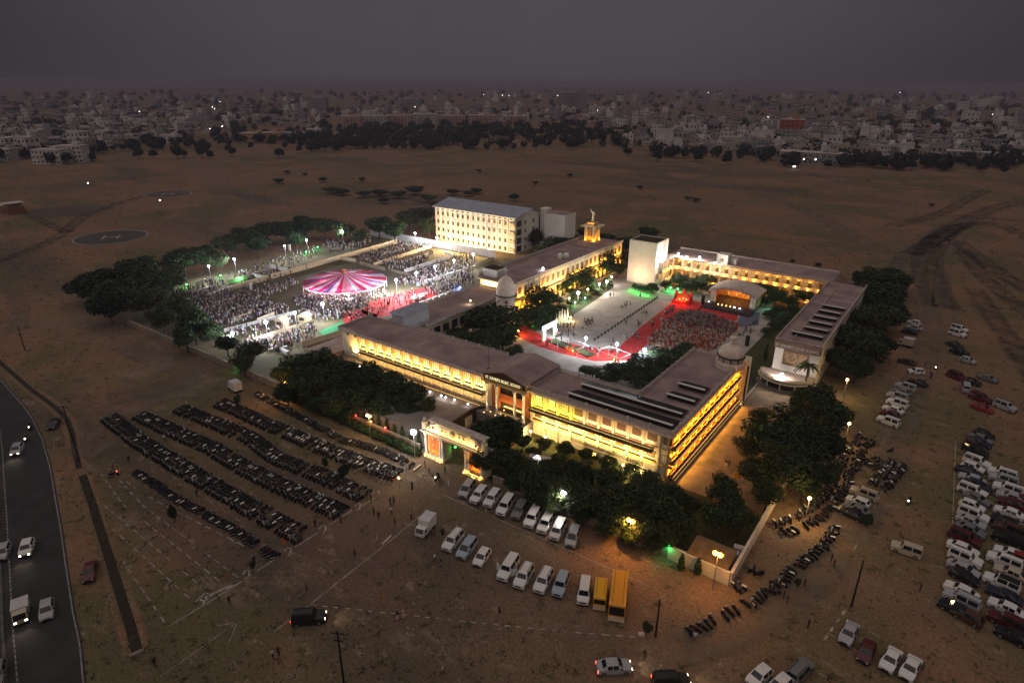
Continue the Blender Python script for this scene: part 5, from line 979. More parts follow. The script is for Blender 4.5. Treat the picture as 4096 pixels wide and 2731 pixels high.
led_strip('orange light strip under the right wing facing the side yard', (-33.6, 97.5, .5), (-33.6, 135, .5), (.9, 0, .1), (1, .42, .05), 520, wg, w=.04)  # added strip aimed outward to give the yard its orange spill
for x, nm in ((-75.0, 'leftmost'), (-72.45, 'second'), (-67.9, 'third'), (-65.65, 'rightmost')):
    o = bulb('column_uplight', 'small uplight at the foot of the %s portico column' % nm, (x, 93.6, 2.92), 'lamp_warm', .12, 'uplights at the portico columns'); light(o, 'SPOT', (0, -.1, .3), (1, .66, .2), 420, .1, rad(60), (0, .42, 1))
led_strip('orange red light strip inside the portico', (-73, 95.6, 3.1), (-67.2, 95.6, 3.1), (0, .7, 1), (1, .5, .12), 60, wg)
led_strip('orange light strip at the foot of the back wing columns', (-107.4, 153.5, .3), (-107.4, 222.5, .3), (-.5, 0, 1), (1, .44, .04), 3600, wg)
led_strip('orange light strip on the back wing ledge', (-108.1, 153.5, 5.6), (-108.1, 222.5, 5.6), (-.45, 0, 1), (1, .48, .07), 1200, wg)
led_strip('warm light strip below the end wall of the back wing', (-122.6, 151.6, 7.7), (-111, 151.6, 7.7), (0, .6, 1), (1, .68, .28), 260, wg)
for a, b_ in (((-121.2, 214.4, 10.9), (-116.4, 214.4, 10.9)), ((-116.2, 214.6, 10.9), (-116.2, 219.4, 10.9))): led_strip('orange light strip at the foot of the statue tower', a, b_, (0 if a[1] == b_[1] else -.4, .4 if a[1] == b_[1] else 0, 1), (1, .40, .04), 60, wg)
led_strip('orange light strip on the canopy under the statue', (-120.6, 214.6, 17.0), (-117.0, 214.6, 17.0), (0, .4, 1), (1, .5, .12), 22, wg)
for i, (x, y) in enumerate(((2522, 1152), (2534, 1156), (2546, 1160), (2558, 1164), (2570, 1168), (2582, 1171), (2594, 1174))): bulb('green_spotlight', 'green spotlight, %s from the left, before the shrubs of the tall block' % ORD(i), G(x, y + 8, .3), 'lamp_green', .14, 'green spotlights at the tall block', power=55, col=(.02, 1, .05), lsize=.15)
led_strip('pale light strip before the tall block', (-97, 203.2, .4), (-90, 203.2, .4), (0, .8, .8), (1, .58, .30), 150, wg, w=.04)
for z, n_ in ((4.25, 'upper'), (.25, 'lower')):
    for i in range(15):
        x = -84.85 + 3.5 * i
        o = bulb('balcony_lamp', 'small yellow lamp, %s from the left, on the %s far wing balcony' % (ORD(i), n_), (x, 221.2, z), 'lamp_warm', .2, 'lamps on the %s far wing balconies' % n_, power=48 * R.uniform(.6, 1.3), col=(1, .40, .03), lsize=.12)
    for i in range(3): bulb('balcony_lamp', 'yellow lamp on the %s side balcony next to the tall block' % n_, (-86.2, 213.8 + 3.1 * i, z), 'lamp_warm', .2, 'lamps on the side balcony by the tall block', power=48, col=(1, .40, .03), lsize=.12)
for i in range(14):
    bulb('ceiling_lamp', 'lamp under the far wing upper ceiling, %s from the left' % ORD(i), (-84.85 + 3.5 * i, 223, 6.6), 'lamp_warm', .12, 'ceiling lamps in the far wing balconies', power=22, col=(1, .5, .08), lsize=.1)
led_strip('orange light strip on the court side of the co-ed building', (-32.6, 165, .6), (-32.6, 210, .6), (.6, 0, 1), (1, .62, .2), 300, wg)
# utility poles
def pole(base, h, lab, arms=2, lean=(0, 0)):
    o = thing('utility_pole', lab, 'pole', base); t = V(lean[0], lean[1], h)
    obj('post', MB().tube((0, 0, 0), t, .16, .10, n=8), M['metal_dark'], o)
    for i in range(arms): z = h - .4 - i * 1.1; obj('cross_arm', MB().ob((lean[0] * z / h, lean[1] * z / h), 1.6 if i == 0 else 1.1, .1, z - .06, z + .06, .5), M['metal_dark'], o)
pole(G(1383, 2790), 10.6, 'dark utility pole with cross arms at the bottom of the lot'); pole(G(3405, 2425), 8.2, 'slim dark utility pole in the right dirt lot', 0); pole(G(2622, 2545), 6.4, 'slim dark pole right of the orange bus', 0); pole(G(318, 1845), 11.5, 'dark utility pole beside the ditch', 1, (-1.6, .4)); pole(G(100, 1400), 7, 'thin pole on the far road bend', 0)

# ---------------------------------------------------------------- vehicles
CAR = {  # length, width, height, bonnet end, roof start, roof end, tail deck (None: hatch), bonnet height, belt, roof rails
    'hatchback': (3.8, 1.68, 1.50, .95, .35, -1.45, None, .88, .95, 0), 'sedan': (4.35, 1.70, 1.46, 1.05, .45, -1.0, -1.55, .90, .95, 0), 'SUV': (4.5, 1.80, 1.86, 1.05, .62, -2.05, None, 1.10, 1.16, 1),
    'jeep': (4.2, 1.76, 1.85, .85, .55, -2.02, None, 1.12, 1.16, 0), 'MPV': (4.55, 1.80, 1.76, 1.35, .55, -2.0, None, 1.02, 1.08, 0), 'long jeep': (4.9, 1.80, 1.90, 1.15, .85, -2.38, None, 1.12, 1.16, 0), 'van': (4.4, 1.75, 1.95, 1.35, 1.0, -2.12, None, 1.12, 1.18, 0)}
CM = {}
def car_meshes(kind):
    if kind in CM: return CM[kind]
    Ln, Wd, Ht, xc, xr, xb, xt, hz_, bz, rails = CAR[kind]; f, r, w = Ln / 2, -Ln / 2, Wd / 2
    st = [(f, .80, .42, hz_ - .30, hz_ - .22, .74), (f - .10, .93, .26, hz_ - .14, hz_ - .06, .86), (f - .5, 1, .22, hz_ - .02, hz_ + .02, .90), (xc, 1, .22, bz, bz + .03, .88),
          (xr, 1, .22, bz, Ht - .03, .76), ((xr + xb) / 2, 1, .22, bz, Ht, .78), (xb, 1, .22, bz, Ht - .05, .74)]
    if xt is not None: st += [(xt, 1, .22, bz, bz + .06, .84), (r + .2, .97, .26, bz - .04, bz + .02, .82), (r, .88, .42, bz - .2, bz - .14, .76)]
    else: st += [(r + .12, .97, .25, bz, bz + .04, .86), (r, .92, .38, bz - .22, bz - .12, .82)]
    mb = MB(); P = []
    for x, q, z0, zb, zt, qt in st: P += [(x, -w * q, z0), (x, w * q, z0), (x, w * q, zb), (x, w * qt, zt), (x, -w * qt, zt), (x, -w * q, zb)]
    n = len(st); mb.add(P, [(6 * i + k, 6 * i + (k + 1) % 6, 6 * i + 6 + (k + 1) % 6, 6 * i + 6 + k) for i in range(n - 1) for k in range(6)] + [(5, 4, 3, 2, 1, 0), tuple(6 * n - 6 + k for k in range(6))])
    mb.f = [t[::-1] for t in mb.f]
    out = {'body': mb}; e = .015
    zt = lambda z: z
    def lerp3(a, b_, t): return tuple(a[i] + (b_[i] - a[i]) * t for i in range(3))
    def panel(a, b_, c, d, m=.06, off=(0, 0, 0)): # quad shrunk and lifted
        P = [Vector(v) for v in (a, b_, c, d)]; cn = sum(P, Vector()) / 4; nn = (P[1] - P[0]).cross(P[3] - P[0]).normalized()
        Q = [p + (cn - p) * m + nn * e for p in P]; Z = [q - nn * .03 for q in Q]
        return MB().hexa([tuple(q) for q in Z] + [tuple(q) for q in Q])
    i3, i4, i5, i6, i7 = st[3], st[4], st[5], st[6], st[7]
    T = lambda s, sg_: (s[0], sg_ * w * s[5], s[4]); Bt = lambda s, sg_: (s[0], sg_ * w * s[1], s[3])
    out['windscreen'] = panel(T(i3, -1), T(i3, 1), T(i4, 1), T(i4, -1), .10); out['rear_window'] = panel(T(i7, 1), T(i7, -1), T(i6, -1), T(i6, 1), .16)
    for sg_ in (1, -1):
        F0, F1 = lerp3(Bt(i3, sg_), Bt(i4, sg_), .25), Bt(i5, sg_); 
        a = [lerp3(Bt(i3, sg_), T(i3, sg_), .9), Bt(i4, sg_), Bt(i5, sg_), T(i5, sg_), T(i4, sg_)]
        A = panel(Bt(i4, sg_), T(i4, sg_), T(i5, sg_), Bt(i5, sg_), .12) if sg_ == 1 else panel(T(i4, sg_), Bt(i4, sg_), Bt(i5, sg_), T(i5, sg_), .12)
        C_ = panel(Bt(i5, sg_), T(i5, sg_), T(i6, sg_), Bt(i6, sg_), .12) if sg_ == 1 else panel(T(i5, sg_), Bt(i5, sg_), Bt(i6, sg_), T(i6, sg_), .12)
        out['side_window', sg_, 0] = A; out['side_window', sg_, 1] = C_
        out['headlight', sg_] = MB().b(f - .12, f + .012, min(sg_ * w * .52, sg_ * w * .82), max(sg_ * w * .52, sg_ * w * .82), hz_ - .36, hz_ - .18)
        out['tail_light', sg_] = MB().b(r - .012, r + .12, min(sg_ * w * .70, sg_ * w * .92), max(sg_ * w * .70, sg_ * w * .92), bz - .5, bz - .12)
        out['mirror', sg_] = MB().b(xc - .35, xc - .2, min(sg_ * (w - .02), sg_ * (w + .17)), max(sg_ * (w - .02), sg_ * (w + .17)), bz - .02, bz + .14)
        if rails: out['roof_rail', sg_] = MB().b(xb + .1, xr - .35, sg_ * w * .62 - .03, sg_ * w * .62 + .03, Ht - .02, Ht + .06)
    out['grille'] = MB().b(f - .05, f + .014, -w * .48, w * .48, hz_ - .5, hz_ - .26); out['bumper'] = MB().b(f - .1, f + .05, -w * .84, w * .84, .24, .42)
    MT = {'windscreen': 'glass_car', 'rear_window': 'glass_car', 'side_window': 'glass_car', 'headlight': 'lamp_glass', 'tail_light': 'tail_red', 'mirror': 'plastic_black', 'roof_rail': 'plastic_black', 'grille': 'plastic_black', 'bumper': 'plastic_black'}
    res = []
    for k, mb in out.items():
        nm = k if isinstance(k, str) else k[0]; res.append((nm, mb.mesh(nm, M[MT[nm]] if nm in MT else M['paint white'], smooth=False), k))
    R_ = .34 if kind in ('SUV', 'jeep', 'long jeep') else .31; wm = MB().tube((0, -.1, 0), (0, .1, 0), R_, n=12, k=0); rm = MB().tube((0, -.11, 0), (0, .11, 0), R_ * .58, n=8)
    CM[kind] = (res, wm.mesh('wheel', M['tyre']), rm.mesh('rim', M['rim']), R_); return CM[kind]
BODY = {}
def car(kind, colour, p, deg, label, group=None, lit=False, roof=None, tilt=0):
    res, wm, rm, R_ = car_meshes(kind); Ln, Wd = CAR[kind][:2]; o = thing('parked_car' if not lit else 'car', label, 'car', p, rad(deg), group)
    for nm, me, k in res:
        if nm == 'body':
            if (kind, colour) not in BODY: b_ = me.copy(); b_.materials[0] = M['paint ' + colour]; BODY[kind, colour] = b_
            me = BODY[kind, colour]
        elif lit and nm in ('headlight', 'tail_light'):
            me = me.copy(); me.materials[0] = M['head_lit' if nm == 'headlight' else 'tail_lit']
        elif kind in ('jeep', 'SUV', 'hatchback') and nm == 'bumper' and colour == 'white': pass
        put(nm, me, o)
    if roof:
        Ht = CAR[kind][2]; put('roof_panel', MB().b(CAR[kind][5] + .1, CAR[kind][4] - .1, -Wd * .37, Wd * .37, Ht - .01, Ht + .02).mesh('roof_panel', M['paint ' + roof]), o)
    for fx in (Ln / 2 - .82, -Ln / 2 + .78):
        for s in (-1, 1): w_ = put('wheel', wm, o, (fx, s * (Wd / 2 - .09), R_)); put('rim', rm, w_)
    if lit:
        for s in (-1, 1): light(o, 'SPOT', (Ln / 2 + .25, s * Wd * .33, .75), (1, .85, .6), 30, .1, rad(75), (1, 0, -.18))
    return o
def place(kind, colour, x, y, deg, label, group=None, z=.7, **k):
    p = G(x, y, z); p.z = 0.01; return car(kind, colour, p, deg, label, group, **k)
g1 = 'vehicles parked in the row under the front trees'
for kd, c, x, y, a, lab in (('MPV', 'silver', 1868, 1955, -73, 'silver grey car at the gate end of the row under the front trees'), ('jeep', 'white', 1915, 1982, -78, 'white boxy jeep second from the gate in the row under the trees'), ('jeep', 'white', 1968, 1995, -78, 'white boxy jeep third from the gate in the row under the trees'), ('long jeep', 'white', 2022, 2022, -76, 'white long jeep left of the grey one under the trees'), ('jeep', 'grey', 2078, 2042, -76, 'grey jeep between white ones in the row under the trees'), ('long jeep', 'white', 2131, 2069, -76, 'white long jeep just right of the grey one under the trees'), ('long jeep', 'white', 2185, 2091, -77, 'tallest white long jeep in the row under the trees'), ('van', 'white', 2232, 2120, -76, 'cream white van second from the right end under the trees'), ('MPV', 'silver', 2292, 2145, -73, 'silver people carrier at the right end of the row under the trees')): place(kd, c, x, y, a, lab, g1)
g2 = 'vehicles parked in the middle of the front lot'
OPEN = None
for kd, c, x, y, a, lab in (('SUV', 'white', 1812, 2162, -80, 'white SUV with roof rails right of the box truck'), ('MPV', 'blue grey', 1868, 2191, -78, 'blue grey people carrier between a white SUV and a white hatchback'), ('hatchback', 'white', 1928, 2225, -77, 'white hatchback alone at the right of the first three cars'), ('long jeep', 'white', 2033, 2272, -78, 'white long jeep with both front doors open'), ('SUV', 'white', 2095, 2305, -77, 'white SUV with roof rails right of the open doored jeep'), ('SUV', 'white', 2174, 2323, -77, 'white SUV with roof rails left of the pale blue car'), ('jeep', 'blue grey', 2243, 2339, -73, 'pale blue jeep between a white SUV and a white van'), ('van', 'white', 2337, 2366, -66, 'plain white van left of the yellow minibus')):
    o = place(kd, c, x, y, a, lab, g2)
    if 'open' in lab and kd == 'long jeep':
        for s in (-1, 1): d = put('door', MB().b(-.95, 0, -.03, .03, .35, 1.6).mesh('door', M['paint white']), o, (1.0, s * .9, 0)); d.rotation_euler[2] = -s * rad(55)
# box truck, minibus, bus
def box_truck(p, deg, label, bw=1.9, bl=2.6, bh=2.6, cab='white', box='white', lit=False):
    o = thing('box_truck', label, 'truck', p, rad(deg)); 
    cb = MB().add([(x, s * .82, z) for s in (-1, 1) for x, z in ((.95, .5), (2.25, .5), (2.25, 1.05), (1.85, 1.8), (.95, 1.85))], [(0, 1, 2, 3, 4), (9, 8, 7, 6, 5), (0, 5, 6, 1), (1, 6, 7, 2), (2, 7, 8, 3), (3, 8, 9, 4), (4, 9, 5, 0)])
    obj('cab', cb, M['paint ' + cab], o); obj('windscreen', MB().quad((2.255, -.7, 1.12), (2.255, .7, 1.12), (1.9, .7, 1.76), (1.9, -.7, 1.76)), M['glass_car'], o)
    for s in (-1, 1):
        obj('side_window', MB().b(1.2, 1.85, s * .82 - .012, s * .82 + .012, 1.15, 1.65), M['glass_car'], o); obj('headlight', MB().b(2.2, 2.27, s * .6 - .15, s * .6 + .15, .7, .9), M['head_lit' if lit else 'lamp_glass'], o)
    obj('cargo_box', MB().b(-bl + .85, .85, -bw / 2, bw / 2, .75, bh), M['paint ' + box], o); obj('box_rim', MB().b(-bl + .8, .9, -bw / 2 - .03, bw / 2 + .03, bh, bh + .06), M['tin_pale'], o); obj('chassis', MB().b(-bl + .9, 2.1, -.5, .5, .4, .74), M['plastic_black'], o)
    wm = car_meshes('jeep')[1]
    for fx in (1.55, -bl + 1.6):
        for s in (-1, 1): put('wheel', wm, o, (fx, s * .78, .34))
    if lit:
        for s in (-1, 1): light(o, 'SPOT', (2.4, s * .6, .8), (1, .85, .6), 30, .1, rad(75), (1, 0, -.18))
    return o
p = G(1705, 2105, .9); p.z = .01; box_truck(p, -77, 'white small box truck parked at the left of the front lot'); p = G(940, 1549, .9); p.z = .01; box_truck(p, 172, 'pale box truck parked alone at the end of the two wheeler lot', bl=2.8)
p = G(3626, 1374, .9); p.z = .01; box_truck(p, 176, 'beige box van in the far right dirt lot', bl=2.6, cab='beige', box='beige'); p = G(84, 2440, .9); p.z = .01; box_truck(p, -20, 'pale pickup truck with lit headlights on the road', bl=2.4, bh=1.9, cab='beige', box='beige', lit=True)
def bus(p, deg, label, Ln, Wd, Ht, c, name, cat):
    o = thing(name, label, cat, p, rad(deg)); f, w = Ln / 2, Wd / 2; nosez = 1.35
    obj('body', MB().hexa([(-f, -w, .35), (f - .05, -w, .35), (f - .05, w, .35), (-f, w, .35), (-f, -w, Ht - .12), (f - .25, -w, Ht - .12), (f - .25, w, Ht - .12), (-f, w, Ht - .12)]), M['paint ' + c], o)
    obj('roof', MB().hexa([(-f, -w, Ht - .119), (f - .26, -w, Ht - .119), (f - .26, w, Ht - .119), (-f, w, Ht - .119), (-f + .15, -w * .82, Ht + .06), (f - .5, -w * .82, Ht + .06), (f - .5, w * .82, Ht + .06), (-f + .15, w * .82, Ht + .06)]), M['paint ' + c], o)
    for s in (-1, 1): obj('roof_rib', MB().b(-f + .3, f - .6, s * w * .62 - .03, s * w * .62 + .03, Ht + .061, Ht + .1), M['frame_brown'], o)
    obj('windscreen', MB().quad((f - .035, -w * .9, 1.25), (f - .035, w * .9, 1.25), (f - .215, w * .9, Ht - .35), (f - .215, -w * .9, Ht - .35)), M['glass_car'], o)
    obj('bumper', MB().b(f - .06, f + .12, -w, w, .32, .62).b(f - .05, f + .03, -w * .95, w * .95, .64, 1.0), M['cloth_cream'], o)
    n = int(Ln / 1.0) - 1
    for i in range(n):
        x0 = -f + .5 + i * (Ln - 1.3) / n
        for s in (-1, 1): obj('side_window', MB().b(x0, x0 + (Ln - 1.3) / n - .12, s * w - .012 * s - .01, s * w - .012 * s + .025, 1.35, Ht - .55), M['glass_car'], o)
    obj('rear_window', MB().b(-f - .012, -f + .01, -w * .75, w * .75, 1.5, Ht - .5), M['glass_car'], o)
    for s in (-1, 1): obj('headlight', MB().b(f - .02, f + .05, s * w * .75 - .16, s * w * .75 + .16, .68, .88), M['lamp_glass'], o)
    wm = MB().tube((0, -.14, 0), (0, .14, 0), .42, n=14).mesh('wheel', M['tyre'])
    for fx in (f - 1.2, -f + 1.4):
        for s in (-1, 1): put('wheel', wm, o, (fx, s * (w - .1), .42))
    return o
p = G(2473, 2386, 1.2); p.z = .01; bus(p, -67, 'long orange school bus at the right end of the front lot', 7.2, 2.25, 2.9, 'orange', 'school_bus', 'bus'); p = G(2401, 2379, .9); p.z = .01; bus(p, -65, 'small yellow minibus between the white van and the orange bus', 4.3, 1.75, 2.2, 'yellow', 'minibus', 'minibus')
OD = ['first', 'second', 'third', 'fourth', 'fifth', 'sixth', 'seventh', 'eighth', 'ninth', 'tenth', 'eleventh', 'twelfth', 'thirteenth', 'fourteenth', 'fifteenth', 'sixteenth', 'seventeenth', 'eighteenth', 'nineteenth', 'twentieth', 'twenty first', 'twenty second']
# right dirt lot: inner column, outer column (counted from the far end)
c1 = [('hatchback', 'black', 3936, 1735, -22), ('sedan', 'grey', 3924, 1753, -22), ('sedan', 'dark blue', 3916, 1767, -22), ('hatchback', 'brown', 3896, 1784, -20), ('SUV', 'black', 3902, 1803, -20), ('SUV', 'white', 3908, 1846, -16), ('hatchback', 'white', 3892, 1867, -15), ('sedan', 'dark blue', 3874, 1884, -10), ('sedan', 'silver', 3889, 1913, 170), ('sedan', 'dark blue', 3913, 1938, -24), ('SUV', 'white', 3890, 1962, -14), ('sedan', 'grey', 3908, 1992, -22), ('hatchback', 'white', 3889, 2021, -12), ('SUV', 'white', 3894, 2058, -10), ('sedan', 'silver', 3884, 2084, -14), ('sedan', 'grey', 3882, 2117, -14), ('SUV', 'maroon', 3859, 2150, -14), ('sedan', 'white', 3852, 2192, -10), ('SUV', 'white', 3861, 2230, -10), ('sedan', 'silver', 3853, 2272, -16), ('hatchback', 'black', 3859, 2303, -14), ('sedan', 'white', 3846, 2360, 168)]
for i, (kd, c, x, y, a) in enumerate(c1): place(kd, c, x, y, a, '%s %s, %s from the far end of the inner column in the right lot' % (c, kd, OD[i]), 'cars in the inner column of the right dirt lot')
for kd, c, x, y, a, lab in (('SUV', 'silver', 3846, 2398, 168, 'silver grey SUV in front of the last white sedan of the inner column'), ('sedan', 'black', 3825, 2434, 166, 'black sedan at the near end of the inner column'), ('hatchback', 'brown', 3870, 2462, 166, 'dark brown hatchback in the shade at the near end of the inner column')): place(kd, c, x, y, a, lab, 'cars in the inner column of the right dirt lot')
c2 = [('SUV', 'white', 4009, 1893, 174), ('SUV', 'silver', 4013, 1918, 174), ('SUV', 'white', 4031, 1955, 174), ('sedan', 'silver', 4044, 1985, 174), ('hatchback', 'maroon', 4045, 2010, 174), ('sedan', 'white', 4037, 2048, 170), ('sedan', 'black', 4023, 2084, 172), ('SUV', 'brown', 4040, 2118, 172), ('SUV', 'black', 4036, 2155, 172), ('sedan', 'white', 4042, 2212, 173), ('SUV', 'white', 4017, 2243, 172), ('sedan', 'beige', 4045, 2290, 172), ('SUV', 'white', 4006, 2330, 170), ('sedan', 'dark blue', 4019, 2378, 170), ('sedan', 'white', 4026, 2430, 168), ('SUV', 'maroon', 4030, 2486, 168), ('hatchback', 'black', 4050, 2540, 168)]
for i, (kd, c, x, y, a) in enumerate(c2): place(kd, c, x, y, a, '%s %s, %s from the far end of the outer column in the right lot' % (c, kd, OD[i]), 'cars in the outer column of the right dirt lot', roof='black' if i == 12 else None)
for kd, c, x, y, a, lab in (('hatchback', 'red', 4094, 2236, -8, 'red hatchback cut by the right frame edge'), ('sedan', 'maroon', 4098, 2000, -8, 'maroon sedan cut by the right frame edge behind the outer column'), ('sedan', 'grey', 4100, 2120, -8, 'grey sedan cut by the right frame edge behind the outer column')): place(kd, c, x, y, a, lab)
c3 = [('hatchback', 'white', 3655, 1289, 172), ('sedan', 'silver', 3658, 1310, 172), ('sedan', 'dark blue', 3640, 1326, 172)]
for i, (kd, c, x, y, a) in enumerate(c3): place(kd, c, x, y, a, '%s %s by the far right trees, %s from the far end' % (c, kd, OD[i]), 'cars by the far right trees')
for kd, c, x, y, a, lab in (('sedan', 'brown', 3629, 1446, 158, 'dark brown sedan nose in on the left of the right lane'), ('hatchback', 'white', 3665, 1484, 205, 'white hatchback standing askew in the right lane'), ('sedan', 'black', 3672, 1530, 160, 'black sedan between the askew white hatchback and the parked row')): place(kd, c, x, y, a, lab, 'cars along the right lane')
c4 = [('SUV', 'silver', 3623, 1547, 168), ('sedan', 'grey', 3606, 1566, 167), ('SUV', 'silver', 3590, 1585, 168), ('SUV', 'white', 3590, 1612, 168), ('sedan', 'white', 3573, 1637, 168), ('hatchback', 'maroon', 3560, 1655, 168), ('SUV', 'white', 3553, 1684, 167)]
for i, (kd, c, x, y, a) in enumerate(c4): place(kd, c, x, y, a, '%s %s, %s from the far end of the short row by the right trees' % (c, kd, OD[i]), 'short row of cars by the right trees')
c5 = [('SUV', 'white', 3838, 1316, -22), ('SUV', 'white', 3830, 1334, -22), ('sedan', 'dark green', 3818, 1377, -24), ('SUV', 'black', 3838, 1409, -20), ('hatchback', 'silver', 3872, 1440, -20), ('SUV', 'maroon', 3828, 1505, -25), ('sedan', 'black', 3885, 1524, -22)]
for i, (kd, c, x, y, a) in enumerate(c5): place(kd, c, x, y, a, '%s %s scattered right of the lane, %s from the far end' % (c, kd, OD[i]), 'cars scattered right of the lane')
for kd, c, x, y, a, lab in (('van', 'silver', 3863, 1550, 95, 'silver van seen from behind at the right of the lane'), ('SUV', 'maroon', 3922, 1592, -22, 'maroon SUV above the red sedan right of the lane'), ('sedan', 'red', 3930, 1630, -22, 'dark red sedan right of the lane'), ('sedan', 'grey', 3950, 1512, -22, 'grey sedan parked alone farthest right of the lane'), ('SUV', 'silver', 4020, 1625, -24, 'grey silver car alone in the field right of the red sedan'),
    ('jeep', 'beige', 3625, 2196, 181, 'beige SUV standing alone in the middle of the right lane'), ('SUV', 'beige', 3455, 1973, 174, 'beige SUV at the far end of four cars by the right bikes'), ('hatchback', 'white', 3432, 2004, 170, 'white hatchback second of four cars by the right bikes'), ('sedan', 'grey', 3428, 2034, 168, 'grey sedan third of four cars by the right bikes'), ('sedan', 'black', 3405, 2052, 168, 'black sedan nearest of four cars by the right bikes'),
    ('sedan', 'silver', 3396, 2528, -96, 'silver sedan left of the maroon car at the bottom right'), ('hatchback', 'maroon', 3466, 2603, -96, 'maroon hatchback between two pale cars at the bottom right'), ('sedan', 'white', 3564, 2634, -100, 'white sedan right of the maroon car at the bottom right'), ('sedan', 'white', 3643, 2668, -100, 'white sedan at the right end of the bottom right row'), ('SUV', 'grey', 3200, 2682, 75, 'grey SUV seen from behind near the bottom edge'), ('hatchback', 'white', 3038, 2700, -108, 'white hatchback cut by the bottom edge left of the grey SUV'), ('hatchback', 'white', 3118, 2738, -108, 'white car roof just showing at the bottom edge'),
    ('sedan', 'maroon', 359, 2282, -30, 'dark maroon sedan parked on the road verge'), ('sedan', 'black', 214, 1692, -35, 'black sedan parked on the road verge farther back')): place(kd, c, x, y, a, lab)
for kd, c, x, y, a, lab in (('sedan', 'silver', 2456, 2662, 40, 'silver sedan with lit headlights driving at the bottom edge'), ('SUV', 'black', 1235, 2468, 43, 'black SUV with lit lamps crossing the lot'), ('hatchback', 'silver', 67, 1795, -30, 'silver hatchback with lit headlights farthest along the road'), ('hatchback', 'white', 106, 2188, -28, 'white hatchback with lit headlights on the road'), ('SUV', 'black', 2684, 2722, 40, 'black SUV with red tail lamps cut by the bottom edge')): place(kd, c, x, y, a, lab, lit=True)
place('hatchback', 'silver', 186, 2436, -22, 'dim silver hatchback beside the pickup on the road'); place('hatchback', 'silver', 10, 2205, -28, 'grey car at the left frame edge beyond the kerb'); place('hatchback', 'grey', -12, 2690, -24, 'dark car at the bottom left corner beyond the kerb')

# ---- motorcycles
def moto(colour, seat, scooter):
    L_ = {}; f = MB()
    L_['frame'] = (MB().tube((-.55, 0, .55), (.45, 0, .8), .07, n=5).tube((.45, 0, .85), (.62, 0, .33), .05, n=5).b(-.25, .25, -.14, .14, .25, .58).tube((-.6, .18, .4), (.1, .18, .32), .05, n=5), 'plastic_black')
    L_['fuel_tank'] = (MB().add([(x, s * y, z) for s in (-1, 1) for x, y, z in ((-.1, .12, .72), (.36, .16, .78), (.34, .11, 1.0), (-.05, .09, .93))], [(0, 1, 2, 3), (7, 6, 5, 4), (0, 4, 5, 1), (1, 5, 6, 2), (2, 6, 7, 3), (3, 7, 4, 0)]) if not scooter else MB().b(.3, .48, -.22, .22, .3, 1.0).b(-.6, -.05, -.17, .17, .38, .72), 'paint ' + colour)
    L_['seat'] = (MB().hexa([(-.78, -.13, .78), (-.08, -.14, .74), (-.08, .14, .74), (-.78, .13, .78), (-.82, -.15, .9), (-.06, -.13, .86), (-.06, .13, .86), (-.82, .15, .9)]), seat)
    L_['handlebar'] = (MB().tube((.40, -.34, 1.08), (.40, .34, 1.08), .03, n=5).b(.46, .6, -.1, .1, .86, 1.06).tube((.42, -.3, 1.08), (.46, -.33, 1.24), .03, n=4).tube((.42, .3, 1.08), (.46, .33, 1.24), .03, n=4), 'metal_grey')
    L_['wheel', 0] = (MB().tube((.66, -.06, .31), (.66, .06, .31), .31, n=10), 'tyre'); L_['wheel', 1] = (MB().tube((-.6, -.07, .31), (-.6, .07, .31), .31, n=10), 'tyre')
    L_['exhaust'] = (MB().tube((-.1, -.17, .3), (-.85, -.2, .42), .05, .065, n=5), 'chrome')
    return {k: v for k, v in L_.items()}
dm('seat_cover', (.62, .60, .58), .6, .15, 3); dm('seat_black', (.02, .02, .022), .6, .2, 3)
KIND = [('black', 'seat_black', 0, 'black motorcycle'), ('black', 'seat_cover', 0, 'black motorcycle with a pale seat cover'), ('maroon', 'seat_black', 0, 'dark red motorcycle'), ('dark blue', 'seat_black', 0, 'dark blue motorcycle'), ('grey', 'seat_black', 1, 'grey scooter'), ('white', 'seat_black', 1, 'white scooter'), ('black', 'seat_black', 1, 'black scooter')]
WT = [8, 5, 3, 3, 3, 1.6, 3]
MP = []
for c, s, sc_, lab in KIND:
    d = moto(c, s, sc_); parts = [(k if isinstance(k, str) else k[0], mb.mesh(k if isinstance(k, str) else k[0], M[m])) for k, (mb, m) in d.items()]
    jm = MB(); ml = []
    for k, (mb, m) in d.items():
        if m not in ml: ml.append(m)
        jm.add(mb.v, mb.f, ml.index(m))
    MP.append((parts, jm.mesh('motorcycle', [M[m] for m in ml]), lab, jm, ml))
# strips of the left lot: (centre line in the photo, rows, where)
SX = [([(549, 1885), (714, 1996), (800, 2042), (911, 2100), (1112, 2228)], 1, 'in the narrow row nearest the empty chalk bays'), ([(440, 1668), (553, 1760), (759, 1884), (1000, 2025), (1228, 2150)], 2, 'in the second strip of the left lot'), ([(560, 1660), (625, 1690), (848, 1788), (1000, 1880), (1112, 1934), (1376, 2052)], 2, 'in the third strip of the left lot'),
      ([(720, 1632), (1000, 1746), (1112, 1832), (1291, 1900), (1470, 1985)], 2, 'in the fourth strip of the left lot'), ([(880, 1608), (1000, 1662), (1269, 1779), (1425, 1840), (1604, 1902)], 2, 'in the fifth strip, one before the hedge'), ([(1030, 1572), (1367, 1754), (1537, 1800), (1660, 1862)], 1, 'in the strip along the front hedge')]
RX = [([(2760, 2520), (2880, 2470), (2990, 2415), (3080, 2360), (3160, 2290), (3240, 2230), (3310, 2160), (3350, 2095)], 1, 'in the curving line right of the orange bus', 62), ([(3120, 2110), (3200, 2085), (3290, 2025), (3350, 1950), (3390, 1860), (3430, 1790), (3470, 1740)], 2, 'in the ragged group under the right trees', 60), ([(3480, 1835), (3545, 1880), (3590, 1850), (3560, 1900), (3520, 1930), (3500, 1950)], 2, 'in the group beside the dashed lane line', 40)]
